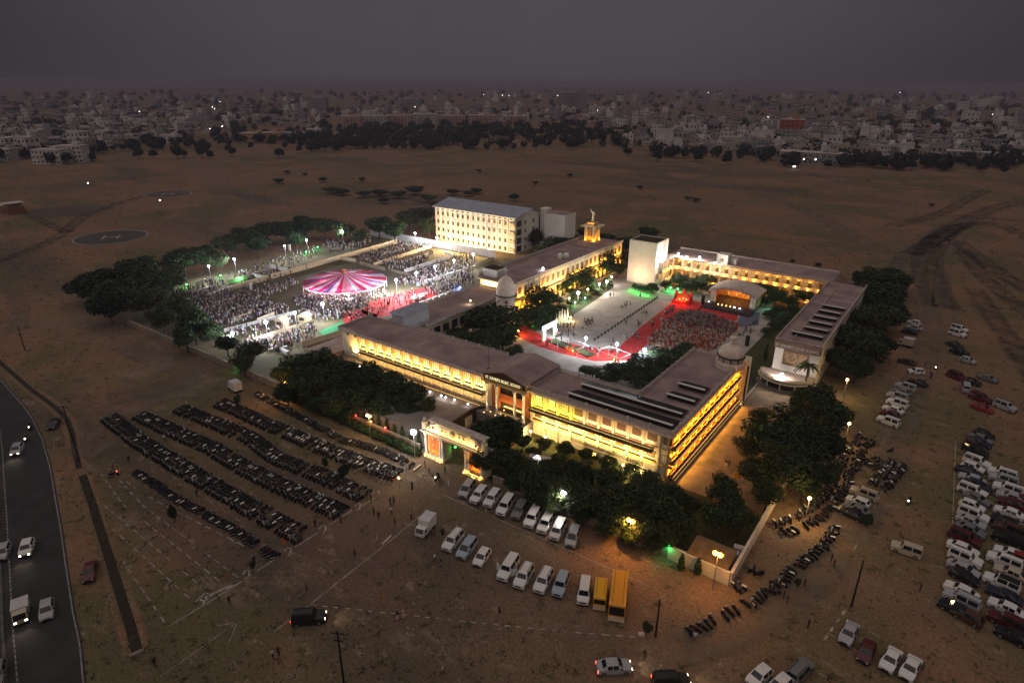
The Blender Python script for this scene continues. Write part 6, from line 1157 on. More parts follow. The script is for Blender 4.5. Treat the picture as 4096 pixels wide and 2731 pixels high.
BK = []
for pts, rows, where in SX:
    q = resample(px(pts, .5), .01 + .78)
    for i in range(len(q) - 1):
        t = (q[i + 1] - q[i]).normalized(); nrm = V(-t.y, t.x, 0)
        for r_ in range(rows):
            if R.random() < .07: continue
            c = q[i] + nrm * ((r_ - (rows - 1) / 2) * 2.15 + R.uniform(-.18, .18)) + t * R.uniform(-.1, .1)
            BK.append((c, math.degrees(math.atan2(nrm.y, nrm.x)) + (180 if r_ == 0 and rows == 2 else 0) + R.gauss(0, 7), where))
for pts, rows, where, cnt in RX:
    q = resample(px(pts, .5), .9 if rows == 1 else .95)
    for i in range(len(q) - 1):
        t = (q[i + 1] - q[i]).normalized(); nrm = V(-t.y, t.x, 0)
        for r_ in range(rows):
            if R.random() < .1: continue
            BK.append((q[i] + nrm * ((r_ - (rows - 1) / 2) * 2.2 + R.uniform(-.3, .3)), math.degrees(math.atan2(nrm.y, nrm.x)) + R.gauss(0, 14) + (150 if r_ else 0), where))
for x, y in ((3005, 2275), (3020, 2285), (3035, 2290), (2935, 2345), (2950, 2350), (2965, 2343), (3470, 1760), (3482, 1775), (3560, 1800)): BK.append((G(x, y, .4), R.uniform(0, 360), 'in the small cluster by the right boundary corner'))
for b_ in BK: b_[0].z = .012
BK.sort(key=lambda b_: b_[0].length)
SJ = {}
for n, (c, a, where) in enumerate(BK):
    v = R.choices(range(7), WT)[0]; parts, jm, lab, mb, ml = MP[v]
    if n < 170:
        o = thing('motorcycle', '%s %s' % (lab, where), 'motorcycle', c, rad(a), 'two wheelers parked ' + where)
        for nm, me in parts: put(nm, me, o)
        o.rotation_euler[0] = rad(-8)
    elif n < 298:
        o = put('motorcycle', jm, None, c, rad(a)); o.rotation_euler[0] = rad(-8); tag(o, '%s %s' % (lab, where), 'motorcycle', 'two wheelers parked ' + where)
    else:
        m4 = Matrix.Translation(c) @ Matrix.Rotation(rad(a), 4, 'Z') @ Matrix.Rotation(rad(-8), 4, 'X'); S_ = SJ.setdefault('all', (MB(), []))
        for m in ml:
            if m not in S_[1]: S_[1].append(m)
        k0 = len(S_[0].v); S_[0].v += [tuple(m4 @ Vector(p_)) for p_ in mb.v]; S_[0].f += [tuple(i + k0 for i in f_) for f_ in mb.f]; S_[0].m += [S_[1].index(ml[k]) for k in mb.m]
if SJ:
    o = put('motorcycles', SJ['all'][0].mesh('motorcycles', [M[m] for m in SJ['all'][1]])); tag(o, 'mass of two wheelers parked close together in the farther parts of the left lot', 'motorcycles', kind='stuff')
def rider(x, y, deg, lab, litk='head_lit'):
    c = G(x, y, .6); c.z = .012; o = thing('motorcycle', lab, 'motorcycle', c, rad(deg))
    for nm, me in MP[0][0]: put(nm, me, o)
    put('headlight', MB().ball((.64, 0, .96), .13, 8).mesh('headlight', M[litk]), o); return c
RID = [(rider(121, 1708, -35, 'motorcycle with lit headlight farthest along the road'), -35), (rider(105, 1755, -33, 'motorcycle with lit headlight ahead of the silver hatchback'), -33), (rider(3637, 2003, -100, 'ridden motorcycle in the middle of the right lane'), -100), (rider(1749, 1908, -80, 'motorcycle leaving through the gate'), -80), (rider(3744, 1470, -95, 'ridden motorcycle with lit lamp far up the right lane'), -95), (rider(3726, 1500, 85, 'ridden motorcycle with red lamp far up the right lane', 'tail_lit'), 85), (rider(452, 1895, 70, 'motorcycle with a red tail lamp by the empty chalk bays', 'tail_lit'), 70)]

# ---------------------------------------------------------------- people
def figure(name, J, E, RR):
    """a body grown as one skin over a skeleton; clothes by zone"""
    me = bpy.data.meshes.new(name); me.from_pydata(J, E, []); o = bpy.data.objects.new(name, me); COL.objects.link(o)
    md_ = o.modifiers.new('skin', 'SKIN'); md_.use_smooth_shade = True
    for i, v in enumerate(me.skin_vertices[0].data): v.radius = (RR[i][0], RR[i][1]); v.use_root = (i == 0)
    sb_ = o.modifiers.new('sub', 'SUBSURF'); sb_.levels = 1; sb_.render_levels = 1
    dg = bpy.context.evaluated_depsgraph_get(); m2 = bpy.data.meshes.new_from_object(o.evaluated_get(dg)); bpy.data.objects.remove(o); bpy.data.meshes.remove(me); return m2
def pose(kind):
    #       0 pelvis       1 waist       2 chest        3 neck          4 head          5 crown
    J = [(0, 0, .93), (0, 0, 1.10), (.01, 0, 1.33), (.01, 0, 1.47), (.03, 0, 1.58), (.02, 0, 1.70)]; RR = [(.15, .12), (.13, .10), (.16, .11), (.055, .055), (.085, .095), (.07, .075)]; E = [(0, 1), (1, 2), (2, 3), (3, 4), (4, 5)]
    st = {'stand': (.05, -.03), 'walk': (.30, -.28), 'arms': (.06, -.05), 'chat': (.02, .02)}[kind]
    for s, sw in ((1, st[0]), (-1, st[1])):
        b_ = len(J); J += [(0, s * .10, .88), (sw * .45, s * .11, .50), (sw * .8 - .02, s * .11, .09), (sw * .8 + .12, s * .12, .05)]; RR += [(.105, .10), (.07, .065), (.05, .05), (.045, .04)]; E += [(0, b_), (b_, b_ + 1), (b_ + 1, b_ + 2), (b_ + 2, b_ + 3)]
        b_ = len(J)
        if kind == 'arms': A = [(.0, s * .20, 1.39), (.06, s * .27, 1.15), (.24, s * .10, 1.12)]
        elif kind == 'chat' and s > 0: A = [(.0, .20, 1.39), (.08, .26, 1.13), (.24, .17, 1.34)]
        else: A = [(.0, s * .20, 1.39), (-sw * .3, s * .25, 1.13), (-sw * .6 + .04, s * .26, .86)]
        J += A; RR += [(.062, .062), (.045, .045), (.035, .04)]; E += [(2, b_), (b_, b_ + 1), (b_ + 1, b_ + 2)]
    return J, E, RR
def zone(me, skirt):
    me.materials.clear()
    for p_ in me.polygons:
        c = p_.center; k = 2
        if c.z > 1.50: k = 1 if (c.z > 1.66 or c.x < -.015) else 0
        elif c.z > 1.45 and abs(c.y) < .06: k = 0
        elif c.z < .95 and abs(c.y) < .19: k = 3
        if abs(c.y) > .2 and c.z < 1.0: k = 0
        if .1 > c.z and k == 3: k = 1
        p_.material_index = k
POSES = []
for kd in ('stand', 'walk', 'arms', 'chat'): m_ = figure('person', *pose(kd)); zone(m_, False); POSES.append(m_)
# long dress / sari: the same body, legs wrapped by the skirt
J, E, RR = pose('arms'); J = J[:6] + [(0, 0, .6), (0, 0, .25), (.02, 0, .04)] + J[10:13] + J[17:20]; RR = RR[:6] + [(.19, .17), (.23, .22), (.25, .24)] + RR[10:13] + RR[17:20]; E = E[:5] + [(0, 6), (6, 7), (7, 8), (2, 9), (9, 10), (10, 11), (2, 12), (12, 13), (13, 14)]
m_ = figure('person', J, E, RR); zone(m_, True)
for p_ in m_.polygons:
    if p_.center.z < .95 and p_.material_index in (1, 3): p_.material_index = 3
POSES.append(m_)
PMAT = {}
def person(p, deg, top, bottom, kind, label, group=None, s=1.0):
    k = (kind, top, bottom)
    if k not in PMAT:
        me = POSES[kind].copy()
        for m in (M['skin'], M['hair'], M['cloth ' + top], M['cloth ' + bottom]): me.materials.append(m)
        PMAT[k] = me
    o = put('person', PMAT[k], None, p, rad(deg)); o.scale = (s, s, s); return tag(o, label, 'person', group)
FP = [(1739, 2247, 200, 'white', 'dark', 1, 'person in a white shirt walking left of the white SUV'), (1763, 2265, 20, 'dark', 'grey', 4, 'person in dark top and grey skirt by the white SUV bumper'), (1591, 2478, 90, 'dark', 'pink', 4, 'person in dark top and pale pink skirt on the dashed line'), (1614, 2470, 60, 'cream', 'cream', 4, 'person in a cream dress beside the pink skirt'), (1093, 2634, 130, 'cream', 'dark', 1, 'person in cream top and dark trousers below the black SUV'), (1117, 2624, 130, 'dark', 'dark', 1, 'person all in dark beside the cream top'), (1772, 2697, 210, 'cream', 'dark', 1, 'person in yellowish shirt walking alone at the bottom'),
      (1262, 2107, 0, 'dark', 'dark', 0, 'person in dark clothes at the end of the third bike strip'), (1365, 2091, 40, 'maroon', 'dark', 0, 'person in dark red top by the lot boundary line'), (1485, 2006, 80, 'maroon', 'maroon', 0, 'person in maroon at the end of the fourth bike strip'), (1516, 1987, 200, 'white', 'white', 1, 'person in white walking past the bike strips'), (1562, 2018, 20, 'dark', 'dark', 3, 'left of two people in dark clothes talking in the lot'), (1576, 2012, 190, 'grey', 'dark', 3, 'right of two people talking in the lot, grey top'), (1516, 2076, 120, 'dark', 'dark', 0, 'person in dark clothes left of the box truck'), (1496, 2060, 100, 'green', 'dark', 0, 'person in dark green top standing in the lot'), (1566, 2058, 140, 'white', 'maroon', 1, 'person in white top and maroon trousers in the lot'),
      (1715, 1890, 30, 'white', 'grey', 0, 'person in white before the left gate pier'), (1780, 1894, 60, 'dark', 'dark', 0, 'person in dark clothes at the gate opening'), (1700, 1868, 60, 'maroon', 'dark', 0, 'person in maroon top by the gate spotlights'), (1912, 2036, 260, 'dark', 'dark', 0, 'person in dark clothes at the bumper of the second jeep'), (1944, 2053, 260, 'grey', 'cream', 0, 'person in grey top at the bumper of the third jeep'), (920, 2417, 0, 'dark', 'dark', 0, 'person in dark clothes by the chalk boundary scribble'), (1019, 2256, 0, 'dark', 'dark', 2, 'person in dark clothes at the end of the narrow bike row'), (622, 2664, 0, 'dark', 'dark', 0, 'person in dark clothes at the bottom left'), (2577, 2635, 240, 'dark', 'dark', 1, 'person in dark clothes striding at the bottom centre'), (2760, 2549, 100, 'dark', 'dark', 0, 'person in dark clothes at the near end of the curving bike line'), (2777, 2563, 100, 'white', 'grey', 0, 'person in white beside the curving bike line'), (2641, 2690, 30, 'cream', 'dark', 0, 'person behind the black SUV at the bottom edge'),
      (3134, 2392, 200, 'dark', 'dark', 0, 'left of two people in dark clothes by the curving bike line'), (3148, 2410, 200, 'maroon', 'dark', 0, 'right of two people by the curving bike line, maroon top'), (3216, 2346, 0, 'dark', 'dark', 0, 'person in dark clothes standing out from the curving bike line'), (3324, 2246, 0, 'dark', 'dark', 0, 'person in dark clothes near the far end of the bike line'), (3334, 2269, 0, 'maroon', 'dark', 0, 'person in maroon near the far end of the bike line'), (2902, 1867, 90, 'dark', 'white', 0, 'left of two people walking in the orange lit side yard'), (2914, 1869, 90, 'dark', 'dark', 1, 'right of two people walking in the orange lit side yard'), (3678, 2365, 0, 'dark', 'dark', 0, 'person in dark clothes alone in the right lot lane'), (3231, 2509, 0, 'dark', 'dark', 2, 'person in dark clothes crouched over the right dirt'), (660, 1765, 0, 'white', 'dark', 0, 'person in a white cap between the bike strips'), (3700, 1466, 0, 'dark', 'dark', 0, 'person in dark clothes beside the far riders'), (518, 1850, 0, 'dark', 'dark', 0, 'person in dark clothes by the narrow bike row start'), (790, 1986, 0, 'dark', 'dark', 0, 'person in dark clothes in the second aisle of the bike lot'), (456, 1886, 70, 'maroon', 'dark', 0, 'person beside the red tail lamp'), (2800, 1240, 0, 'dark', 'dark', 0, 'usher in dark clothes at the left of the stage apron')]
for x, y, a, t_, b_, k, lab in FP: p = G(x, y); p.z = .014; person(p, a, t_, b_, k, lab)
for (c, a), lab in zip(RID, ('rider in dark clothes on the farthest motorcycle on the road', 'rider on the motorcycle ahead of the silver hatchback', 'rider in dark clothes on the motorcycle in the right lane', 'rider in dark clothes on the motorcycle at the gate', 'rider far up the right lane with a lit lamp', 'rider far up the right lane with a red lamp', 'rider at the red tail lamp by the chalk bays')): person(c + V(-.2 * math.cos(rad(a)), -.2 * math.sin(rad(a)), .0), a, 'dark', 'dark', 0, lab)
TOPS = ['dark', 'dark', 'dark', 'navy', 'maroon', 'grey', 'white', 'cream', 'blue', 'pink', 'green', 'orange']; BOTS = ['dark', 'dark', 'navy', 'grey', 'cream', 'maroon']
def inside(p, poly):
    c = False; j = len(poly) - 1
    for i in range(len(poly)):
        if (poly[i][1] > p[1]) != (poly[j][1] > p[1]) and p[0] < (poly[j][0] - poly[i][0]) * (p[1] - poly[i][1]) / (poly[j][1] - poly[i][1]) + poly[i][0]: c = not c
        j = i
    return c
def scatter(poly, n):
    x0, x1 = min(p[0] for p in poly), max(p[0] for p in poly); y0, y1 = min(p[1] for p in poly), max(p[1] for p in poly); out = []
    for _ in range(n * 30):
        q = (R.uniform(x0, x1), R.uniform(y0, y1))
        if inside(q, poly): out.append(G(*q))
        if len(out) >= n: break
    return out
def zt_(me_): return me_
def one(p, where, grp):
    t_, b_ = R.choice(TOPS), R.choice(BOTS); k = R.choice((0, 0, 1, 2, 3, 4, 4)); p.z = .03
    person(p, R.uniform(0, 360), t_, b_, k, 'person in %s top %s %s %s' % (t_, 'and long' if k == 4 else 'and', b_ + (' skirt' if k == 4 else ' trousers'), where), grp, R.uniform(.9, 1.02))
cgp = 'people standing about the courtyard'
CL = [(2355, 1300, 10, 22), (2258, 1345, 20, 14), (2275, 1310, 16, 12), (2310, 1345, 6, 3), (2290, 1278, 4, 2), (2420, 1316, 5, 2), (2490, 1235, 7, 4), (2515, 1223, 4, 3), (2560, 1190, 3, 2), (2605, 1165, 4, 3), (2498, 1300, 4, 2), (2580, 1260, 10, 7), (2555, 1300, 8, 6), (2690, 1243, 6, 6), (2665, 1255, 6, 5), (2640, 1280, 6, 4), (2610, 1300, 8, 6), (2540, 1350, 10, 7), (2505, 1355, 5, 4), (2600, 1365, 14, 10), (2448, 1405, 6, 3), (2455, 1372, 3, 2), (2558, 1425, 4, 2), (3000, 1330, 14, 8), (2960, 1340, 8, 6), (3020, 1302, 5, 3), (2445, 1188, 4, 3), (2590, 1110, 3, 2), (2350, 1400, 10, 6), (2390, 1415, 12, 6), (2200, 1380, 10, 5), (2480, 1420, 10, 4), (2720, 1215, 6, 4)]
for x, y, s, n in CL:
    for _ in range(n): one(G(x + R.gauss(0, s), y + R.gauss(0, s * .55)), 'standing in the school courtyard', cgp)
NIND = 300 - len(FP) - 7 - sum(c[3] for c in CL)
# low figures for the dense crowds
def crowd_person(mb, p, a, t_, b_, s, seated=False):
    ca, sa = math.cos(a), math.sin(a); h = s * (.72 if seated else 1)
    def ring(z, rx, ry, n=6): return [(p[0] + rx * math.cos(2 * math.pi * i / n) * ca - ry * math.sin(2 * math.pi * i / n) * sa, p[1] + rx * math.cos(2 * math.pi * i / n) * sa + ry * math.sin(2 * math.pi * i / n) * ca, p[2] + z) for i in range(n)]
    L_ = [ring(0, .10, .16), ring(.85 * h, .13, .18)]; U = [ring(.85 * h, .14, .19), ring(1.38 * h, .13, .24), ring(1.47 * h, .06, .08)]; H_ = [ring(1.47 * h, .06, .06), ring(1.6 * h, .1, .09), ring(1.72 * h, .05, .05)]
    for rs, ks in ((L_, (b_,)), (U, (t_, t_)), (H_, (0, 1))):
        for r_ in range(len(rs) - 1):
            mb.add(rs[r_] + rs[r_ + 1], [(i, (i + 1) % 6, 6 + (i + 1) % 6, 6 + i) for i in range(6)], ks[r_])
    mb.add(H_[-1], [(0, 1, 2, 3, 4, 5)], 1)
CMATS = [M['skin'], M['hair']] + [M['cloth ' + c] for c in ('dark', 'navy', 'white', 'maroon', 'grey', 'pink', 'cream', 'blue', 'orange', 'green')]
PAL = [2, 2, 2, 3, 3, 4, 4, 4, 4, 5, 5, 6, 6, 7, 7, 8, 9]
FAIR = [([(738, 1203), (932, 1159), (1020, 1182), (1153, 1231), (1169, 1254), (1010, 1275), (887, 1314), (800, 1270)], 520), ([(1169, 1196), (1265, 1180), (1290, 1215), (1280, 1235), (1190, 1230)], 130), ([(1300, 965), (1480, 950), (1490, 985), (1320, 1015)], 170), ([(1420, 1035), (1595, 975), (1720, 985), (1540, 1060)], 270), ([(1540, 1062), (1730, 1000), (1740, 1020), (1640, 1085), (1560, 1080)], 120), ([(1650, 1085), (1850, 1020), (1900, 1030), (1905, 1065), (1720, 1120), (1660, 1110)], 180), ([(1690, 1150), (1890, 1080), (1905, 1130), (1800, 1180), (1700, 1180)], 190), ([(1090, 1345), (1260, 1300), (1270, 1330), (1250, 1370), (1110, 1400)], 110), ([(690, 1175), (850, 1120), (920, 1125), (800, 1190)], 120), ([(1250, 1180), (1560, 1165), (1530, 1200), (1290, 1210)], 90), ([(1390, 1230), (1660, 1160), (1690, 1215), (1520, 1250), (1400, 1300)], 80), ([(950, 1130), (1190, 1050), (1215, 1075), (1000, 1170)], 40), ([(900, 1110), (1220, 1000), (1300, 985), (1240, 1050), (950, 1130)], 110), ([(1180, 1250), (1380, 1225), (1390, 1275), (1260, 1290)], 70), ([(900, 1330), (1060, 1290), (1180, 1262), (1200, 1300), (1020, 1360)], 60), ([(960, 1375), (1100, 1350), (1180, 1385), (1100, 1415)], 90), ([(1560, 1130), (1690, 1090), (1800, 1110), (1690, 1150)], 130), ([(1310, 1205), (1480, 1195), (1440, 1240), (1330, 1240)], 80), ([(1000, 1165), (1180, 1110), (1200, 1140), (1060, 1190)], 60)]
fp = []
for poly, n in FAIR: fp += scatter(poly, int(n * 1.35))
fp.sort(key=lambda q: q.length)
for q in fp[:max(0, NIND)]: one(q, 'in the near fairground crowd', 'people in the near fairground crowd')
mb = MB()
for q in fp[max(0, NIND):]: q.z = .02; crowd_person(mb, q, R.uniform(0, 6.3), R.choice(PAL), R.choice(PAL), R.uniform(.88, 1.03))
o = put('crowd', mb.mesh('crowd', CMATS)); tag(o, 'dense crowd of people filling the fairground around the striped tent', 'crowd', kind='stuff')
# seated audience: chairs with covers, people on most of them
aud = [(2725, 1250), (2790, 1246), (2850, 1262), (2905, 1286), (2950, 1302), (2945, 1330), (2890, 1375), (2840, 1410), (2740, 1425), (2660, 1405), (2590, 1372), (2600, 1340), (2640, 1318), (2650, 1288), (2690, 1275)]
mb, ch = MB(), MB(); dm('chair_cover', (.50, .36, .27), .9, .3, 4)
pw = [G(*q) for q in aud]; x0, x1 = min(q.x for q in pw), max(q.x for q in pw); y0, y1 = min(q.y for q in pw), max(q.y for q in pw); pq = [(q.x, q.y) for q in pw]; yy = y0
while yy < y1:
    xx = x0
    while xx < x1:
        if inside((xx, yy), pq) and R.random() > .10 + .5 * abs(math.sin(xx * .55) * math.sin(yy * .45 + 1)) ** 6 + (.35 if R.random() < .2 else 0):
            c = V(xx + R.uniform(-.08, .08), yy + R.uniform(-.08, .08), .02)
            ck = R.choices((0, 1, 2), (6, 3, 1.5))[0]; ch.b(c.x - .22, c.x + .22, c.y - .22, c.y + .22, .03, .46, ck).b(c.x - .22, c.x + .22, c.y - .26, c.y - .19, .461, .95, ck)
            fr_ = (yy - y0) / (y1 - y0)
            if R.random() < (.35 if fr_ < .55 else .9): crowd_person(mb, c + V(0, .05, .05), R.uniform(1, 2), R.choice([2, 2, 3, 6, 9, 9] if fr_ > .6 else PAL), R.choice(PAL), R.uniform(.9, 1), True)
        xx += .66
    yy += .9
o = put('audience', mb.mesh('audience', CMATS)); tag(o, 'seated audience facing the stage in the courtyard', 'crowd', kind='stuff'); o = put('audience_chairs', ch.mesh('audience_chairs', [M['chair_cover'], M['frame_brown'], M['carpet_red']])); tag(o, 'rows of brown covered chairs set out before the stage', 'chairs', kind='stuff')
# statue on the tower
J, E, RR = pose('stand'); J[17] = (0, -.20, 1.42); J[18] = (.12, -.34, 1.62); J[19] = (.16, -.36, 1.95); J = J[:6] + [(0, 0, .6), (0, 0, .25), (.0, 0, .02)] + J[10:13] + J[17:20]; E = [(0, 1), (1, 2), (2, 3), (3, 4), (4, 5), (0, 6), (6, 7), (7, 8), (2, 9), (9, 10), (10, 11), (2, 12), (12, 13), (13, 14)]; RR = RR[:6] + [(.2, .17), (.24, .2), (.28, .24)] + RR[10:13] + [(.07, .07), (.06, .06), (.05, .05)]
m_ = figure('statue', J, E, RR); m_.materials.clear(); m_.materials.append(M['white_wall'])
for p_ in m_.polygons: p_.material_index = 0
o = put('statue', m_, None, (-118.8, 217, 18.1), rad(-70)); o.scale = (2.6, 2.6, 2.6); tag(o, 'white robed statue with one raised arm on top of the small tower', 'statue')
c = G(3010, 1480 + 60, 1.2); tag(obj('small_statue', MB().lathe([(.5, .02), (.45, .8), (.6, .9), (.3, 1.0), (.38, 1.8), (.2, 2.2), (.22, 2.5), (.05, 2.8)], n=10), M['white_wall'], loc=G(2962, 1620)), 'small white statue at the end corner of the right wing', 'statue')

# flags and pennants of the lot
def flag(x, y, h, col, lab, tri=False):
    o = thing('pennant', lab, 'flag', G(x, y)); obj('pole', MB().tube((0, 0, 0), (.05, .02, h), .03, n=5), M['metal_grey'], o); dx = V(.75, .25, 0)
    P = [(0.05, .02, h), (.2 * h * .5, .1, h * .92), (.16 * h, .12, h * .5), (.05, .04, h * .32)] if not tri else [(0.05, .02, h), (.5 * h, .1, h * .85), (.30 * h, .12, h * .35), (.04, .02, h * .25)]
    Q = [(a, b_ + .03, c) for a, b_, c in P]; obj('cloth', MB().hexa(P + Q), M['cloth ' + col], o)
for x, y, h, c, lab, t_ in ((1646, 1980, 3.0, 'dark', 'dark drooping pennant nearest the gate', 0), (1652, 2062, 2.6, 'cream', 'pale pennant on the chalk line left of the box truck', 0), (1643, 2096, 2.2, 'maroon', 'dark red pennant beside the pale one left of the box truck', 0), (1577, 2114, 2.2, 'maroon', 'small maroon pennant midway along the chalk line', 0), (1505, 2176, 2.2, 'cream', 'pale pennant midway along the chalk line', 0), (1418, 2243, 2.4, 'maroon', 'maroon pennant left of the chalk line', 0), (1324, 2314, 2.0, 'cream', 'thin pale pennant left of the chalk line near the black SUV', 0), (1532, 2426, 2.4, 'orange', 'thin orange pennant above the dashed line', 0), (1226, 2377, 1.8, 'maroon', 'small maroon pennant behind the black SUV', 0), (1130, 2190, 2.0, 'orange', 'triangular orange flag at the end of the second bike strip', 1), (1320, 2082, 2.0, 'cream', 'triangular cream flag at the end of the third bike strip', 0), (907, 2319, 1.4, 'orange', 'short orange pennant on the chalk boundary', 0), (1993, 2472, 2.2, 'maroon', 'maroon pennant on the dashed line in front of the SUVs', 0), (1790, 1960, 2.6, 'white', 'white flag at the gate end of the parked row', 0), (1625, 1890, 1.8, 'cream', 'small pale flag by the bike strip before the gate', 0), (745, 1625, 1.8, 'white', 'white flag at the far end of the fourth bike strip', 0)): flag(x, y, h, c, lab, t_)
for a, b_, lab in (((1530, 2180), (1566, 2145), 'pinkish plank lying on the chalk line'), ((1570, 1925), (1600, 1905), 'orange barrier plank at the end of the fifth bike strip'), ((1655, 1885), (1685, 1862), 'pinkish barrier plank by the left gate pier')):
    p, q = G(*a), G(*b_); tag(obj('barrier_plank', MB().wall(p, q, .25, .02, .35), M['cloth orange'] if 'orange' in lab else M['cloth_cream'], ab=True), lab, 'plank')
for x, y, lab in ((2942, 1915, 'yellow round bin lid shape by the side yard trees'),): p = G(x, y); tag(obj('yellow_lamp_slab', MB().ob((p.x, p.y), .9, .15, .1, 1.4, .6), M['paint yellow'], ab=True), 'yellow board standing by the side yard trees', 'board')  # yellow paint stands in for the glow of a lamp here

# ---------------------------------------------------------------- trees and plants
def crown_mesh(name, n, lobes, leaf, seed, mats=('leaf_dark', 'leaf', 'leaf_pale'), shell=.55):
    r = random.Random(seed); mb = MB(); tot = sum(l[3] * l[3] * l[4] for l in lobes)
    for cx_, cy_, cz, rx, rz_ in lobes:
        k = int(n * rx * rx * rz_ / tot)
        for _ in range(k):
            while True:
                d = Vector((r.gauss(0, 1), r.gauss(0, 1), r.gauss(0, 1)))
                if d.length > .01: break
            d.normalize(); q = shell + (1 - shell) * r.random() ** .7
            if r.random() < .12: q *= r.uniform(1.0, 1.16)
            p = Vector((cx_ + d.x * rx * q, cy_ + d.y * rx * q, cz + d.z * rz_ * q)); s = leaf * r.uniform(.55, 1.3)
            nn = (d + Vector((r.gauss(0, .6), r.gauss(0, .6), r.gauss(0, .6) + .25))).normalized(); a = nn.orthogonal().normalized(); b_ = nn.cross(a); t = r.uniform(0, 6.28); u = a * math.cos(t) + b_ * math.sin(t); v = nn.cross(u)
            mb.add([p - u * s, p - v * s * .5 + nn * s * .15, p + u * s, p + v * s * .5 + nn * s * .1], [(0, 1, 2, 3)], r.choices((0, 1, 2), (5, 4, 1.2))[0])
    return mb.mesh(name, [M[m] for m in mats])
def lobes(seed, k, R_, H_):
    r = random.Random(seed); L_ = [(0, 0, H_ * .62, R_ * .72, H_ * .30)]
    for i in range(k):
        a = 6.28 * i / k + r.uniform(-.4, .4); d = R_ * r.uniform(.35, .62); L_.append((d * math.cos(a), d * math.sin(a), H_ * r.uniform(.42, .82), R_ * r.uniform(.32, .5), H_ * r.uniform(.14, .22)))
    return L_
def trunk_mesh(seed, h, r0, limbs=5, spread=1.6):
    r = random.Random(seed); mb = MB(); top = Vector((r.uniform(-.3, .3), r.uniform(-.3, .3), h)); mb.tube((0, 0, -.05), top * .5, r0, r0 * .75, 7); mb.tube(top * .5, top, r0 * .75, r0 * .5, 7)
    for i in range(limbs): a = 6.28 * i / limbs + r.random(); q = top * r.uniform(.7, 1); mb.tube(q, q + Vector((math.cos(a) * spread, math.sin(a) * spread, r.uniform(.8, 2.0))), r0 * .4, r0 * .15, 5)
    return mb.mesh('trunk', M['bark'])
# unit trees: crown radius 4, height 9
TV = [(crown_mesh('crown', 3000, lobes(s, 6 + s % 4, 4, 9), (.34, .30, .38, .28, .36)[s - 1], s, (('leaf_dark', 'leaf', 'leaf_pale'), ('leaf_dark', 'leaf_olive', 'leaf_pale'), ('leaf_dark', 'leaf_dark', 'leaf'), ('leaf', 'leaf_olive', 'leaf_brown'), ('leaf_dark', 'leaf', 'leaf_olive'))[s - 1], (.55, .4, .62, .35, .5)[s - 1]), trunk_mesh(s, 4.6, .24)) for s in range(1, 6)]
BV = [crown_mesh('foliage', 420, lobes(s + 20, 5, 1.2, 1.9), .2, s + 20, shell=.4) for s in range(3)]
FV = [crown_mesh('crown', 420, lobes(s + 40, 6, 4, 8), .85, s + 40, ('far_leaf', 'leaf_dark', 'leaf')) for s in range(4)]
PALE = crown_mesh('crown', 2600, lobes(9, 8, 4, 9), .32, 9, ('leaf', 'leaf', 'leaf_pale'))
def tree(x, y, r, lab, group=None, h=None, kind=None, name='tree', zc=None):
    """x, y, r: middle and half width of the crown as the photo shows it; h: tree height in metres"""
    p0 = G(x, y, 4); dist = (p0 - V(0, 0, CAM_H)).dot(_fw); rm = r / F_PX * dist; h = h or max(3.0, min(11, rm * 2.1)); p = G(x, y, h * .55)
    o = thing(name, lab, 'tree', (p.x, p.y, 0.0), R.uniform(0, 6.28), group); k = R.randrange(5); cm, tm_ = TV[k]
    if kind == 'pale': cm = PALE
    o.scale = (rm / 4 * 1.08, rm / 4 * 1.08, h / 9); put('trunk', tm_, o); put('crown', cm, o); return o
O_ = 4096 / 2352
def trees(lst, fmt, group, h=None, kind=None, g=1.0):
    for i, t in enumerate(lst): tree(t[0] * O_, t[1] * O_, t[2] * O_ * g, fmt % OD2(i) if '%s' in fmt else fmt, group, t[3] if len(t) > 3 else h, kind)
def OD2(i): return OD[i] if i < len(OD) else OD[i % len(OD)] + ' again'
trees([(215, 655, 45), (268, 668, 48), (325, 618, 40), (335, 690, 48), (392, 640, 36), (250, 700, 38), (400, 712, 40), (445, 745, 38), (300, 640, 40), (360, 655, 40), (490, 765, 26), (520, 790, 24), (372, 735, 30), (425, 775, 28)], 'dark bushy tree %s from the left in the left corner clump', 'trees at the left corner of the fairground', g=1.15)
trees([(420, 598, 34), (468, 590, 30), (520, 562, 30), (562, 545, 28), (610, 530, 28), (655, 530, 24), (700, 520, 27), (745, 522, 24), (790, 530, 20), (825, 545, 17), (590, 560, 22), (680, 548, 20), (500, 600, 22), (870, 520, 24), (905, 530, 24), (940, 505, 26), (970, 495, 24), (985, 520, 18)], 'dark tree %s from the left in the line behind the fairground lamps', 'trees in the line behind the fairground', g=1.3)
trees([(575, 805, 36, 7), (558, 835, 26, 6), (690, 845, 42, 9), (742, 830, 36, 8), (790, 862, 44, 9), (850, 872, 40, 9), (708, 895, 36, 8), (765, 930, 36, 7), (905, 890, 34, 8), (952, 905, 32, 7), (822, 920, 36, 7), (870, 935, 30, 6), (652, 862, 26, 7), (985, 935, 20, 6), (930, 940, 24, 5), (830, 880, 34, 8), (660, 905, 26, 6), (722, 868, 34, 8), (772, 893, 34, 7), (842, 905, 32, 7), (880, 915, 28, 6), (912, 925, 26, 5), (690, 882, 30, 7), (745, 862, 32, 8), (800, 915, 28, 6), (885, 955, 20, 4), (955, 945, 20, 4), (720, 930, 22, 4), (800, 950, 22, 4)], 'dark dense tree %s from the left between bike lot and driveway', 'trees between the bike lot and the driveway', g=1.12)
trees([(1140, 1005, 60, 10), (1112, 1058, 40, 7), (1095, 1000, 26, 6), (1170, 1060, 36, 6)], 'big dark tree %s of those just right of the gate', 'trees right of the gate')
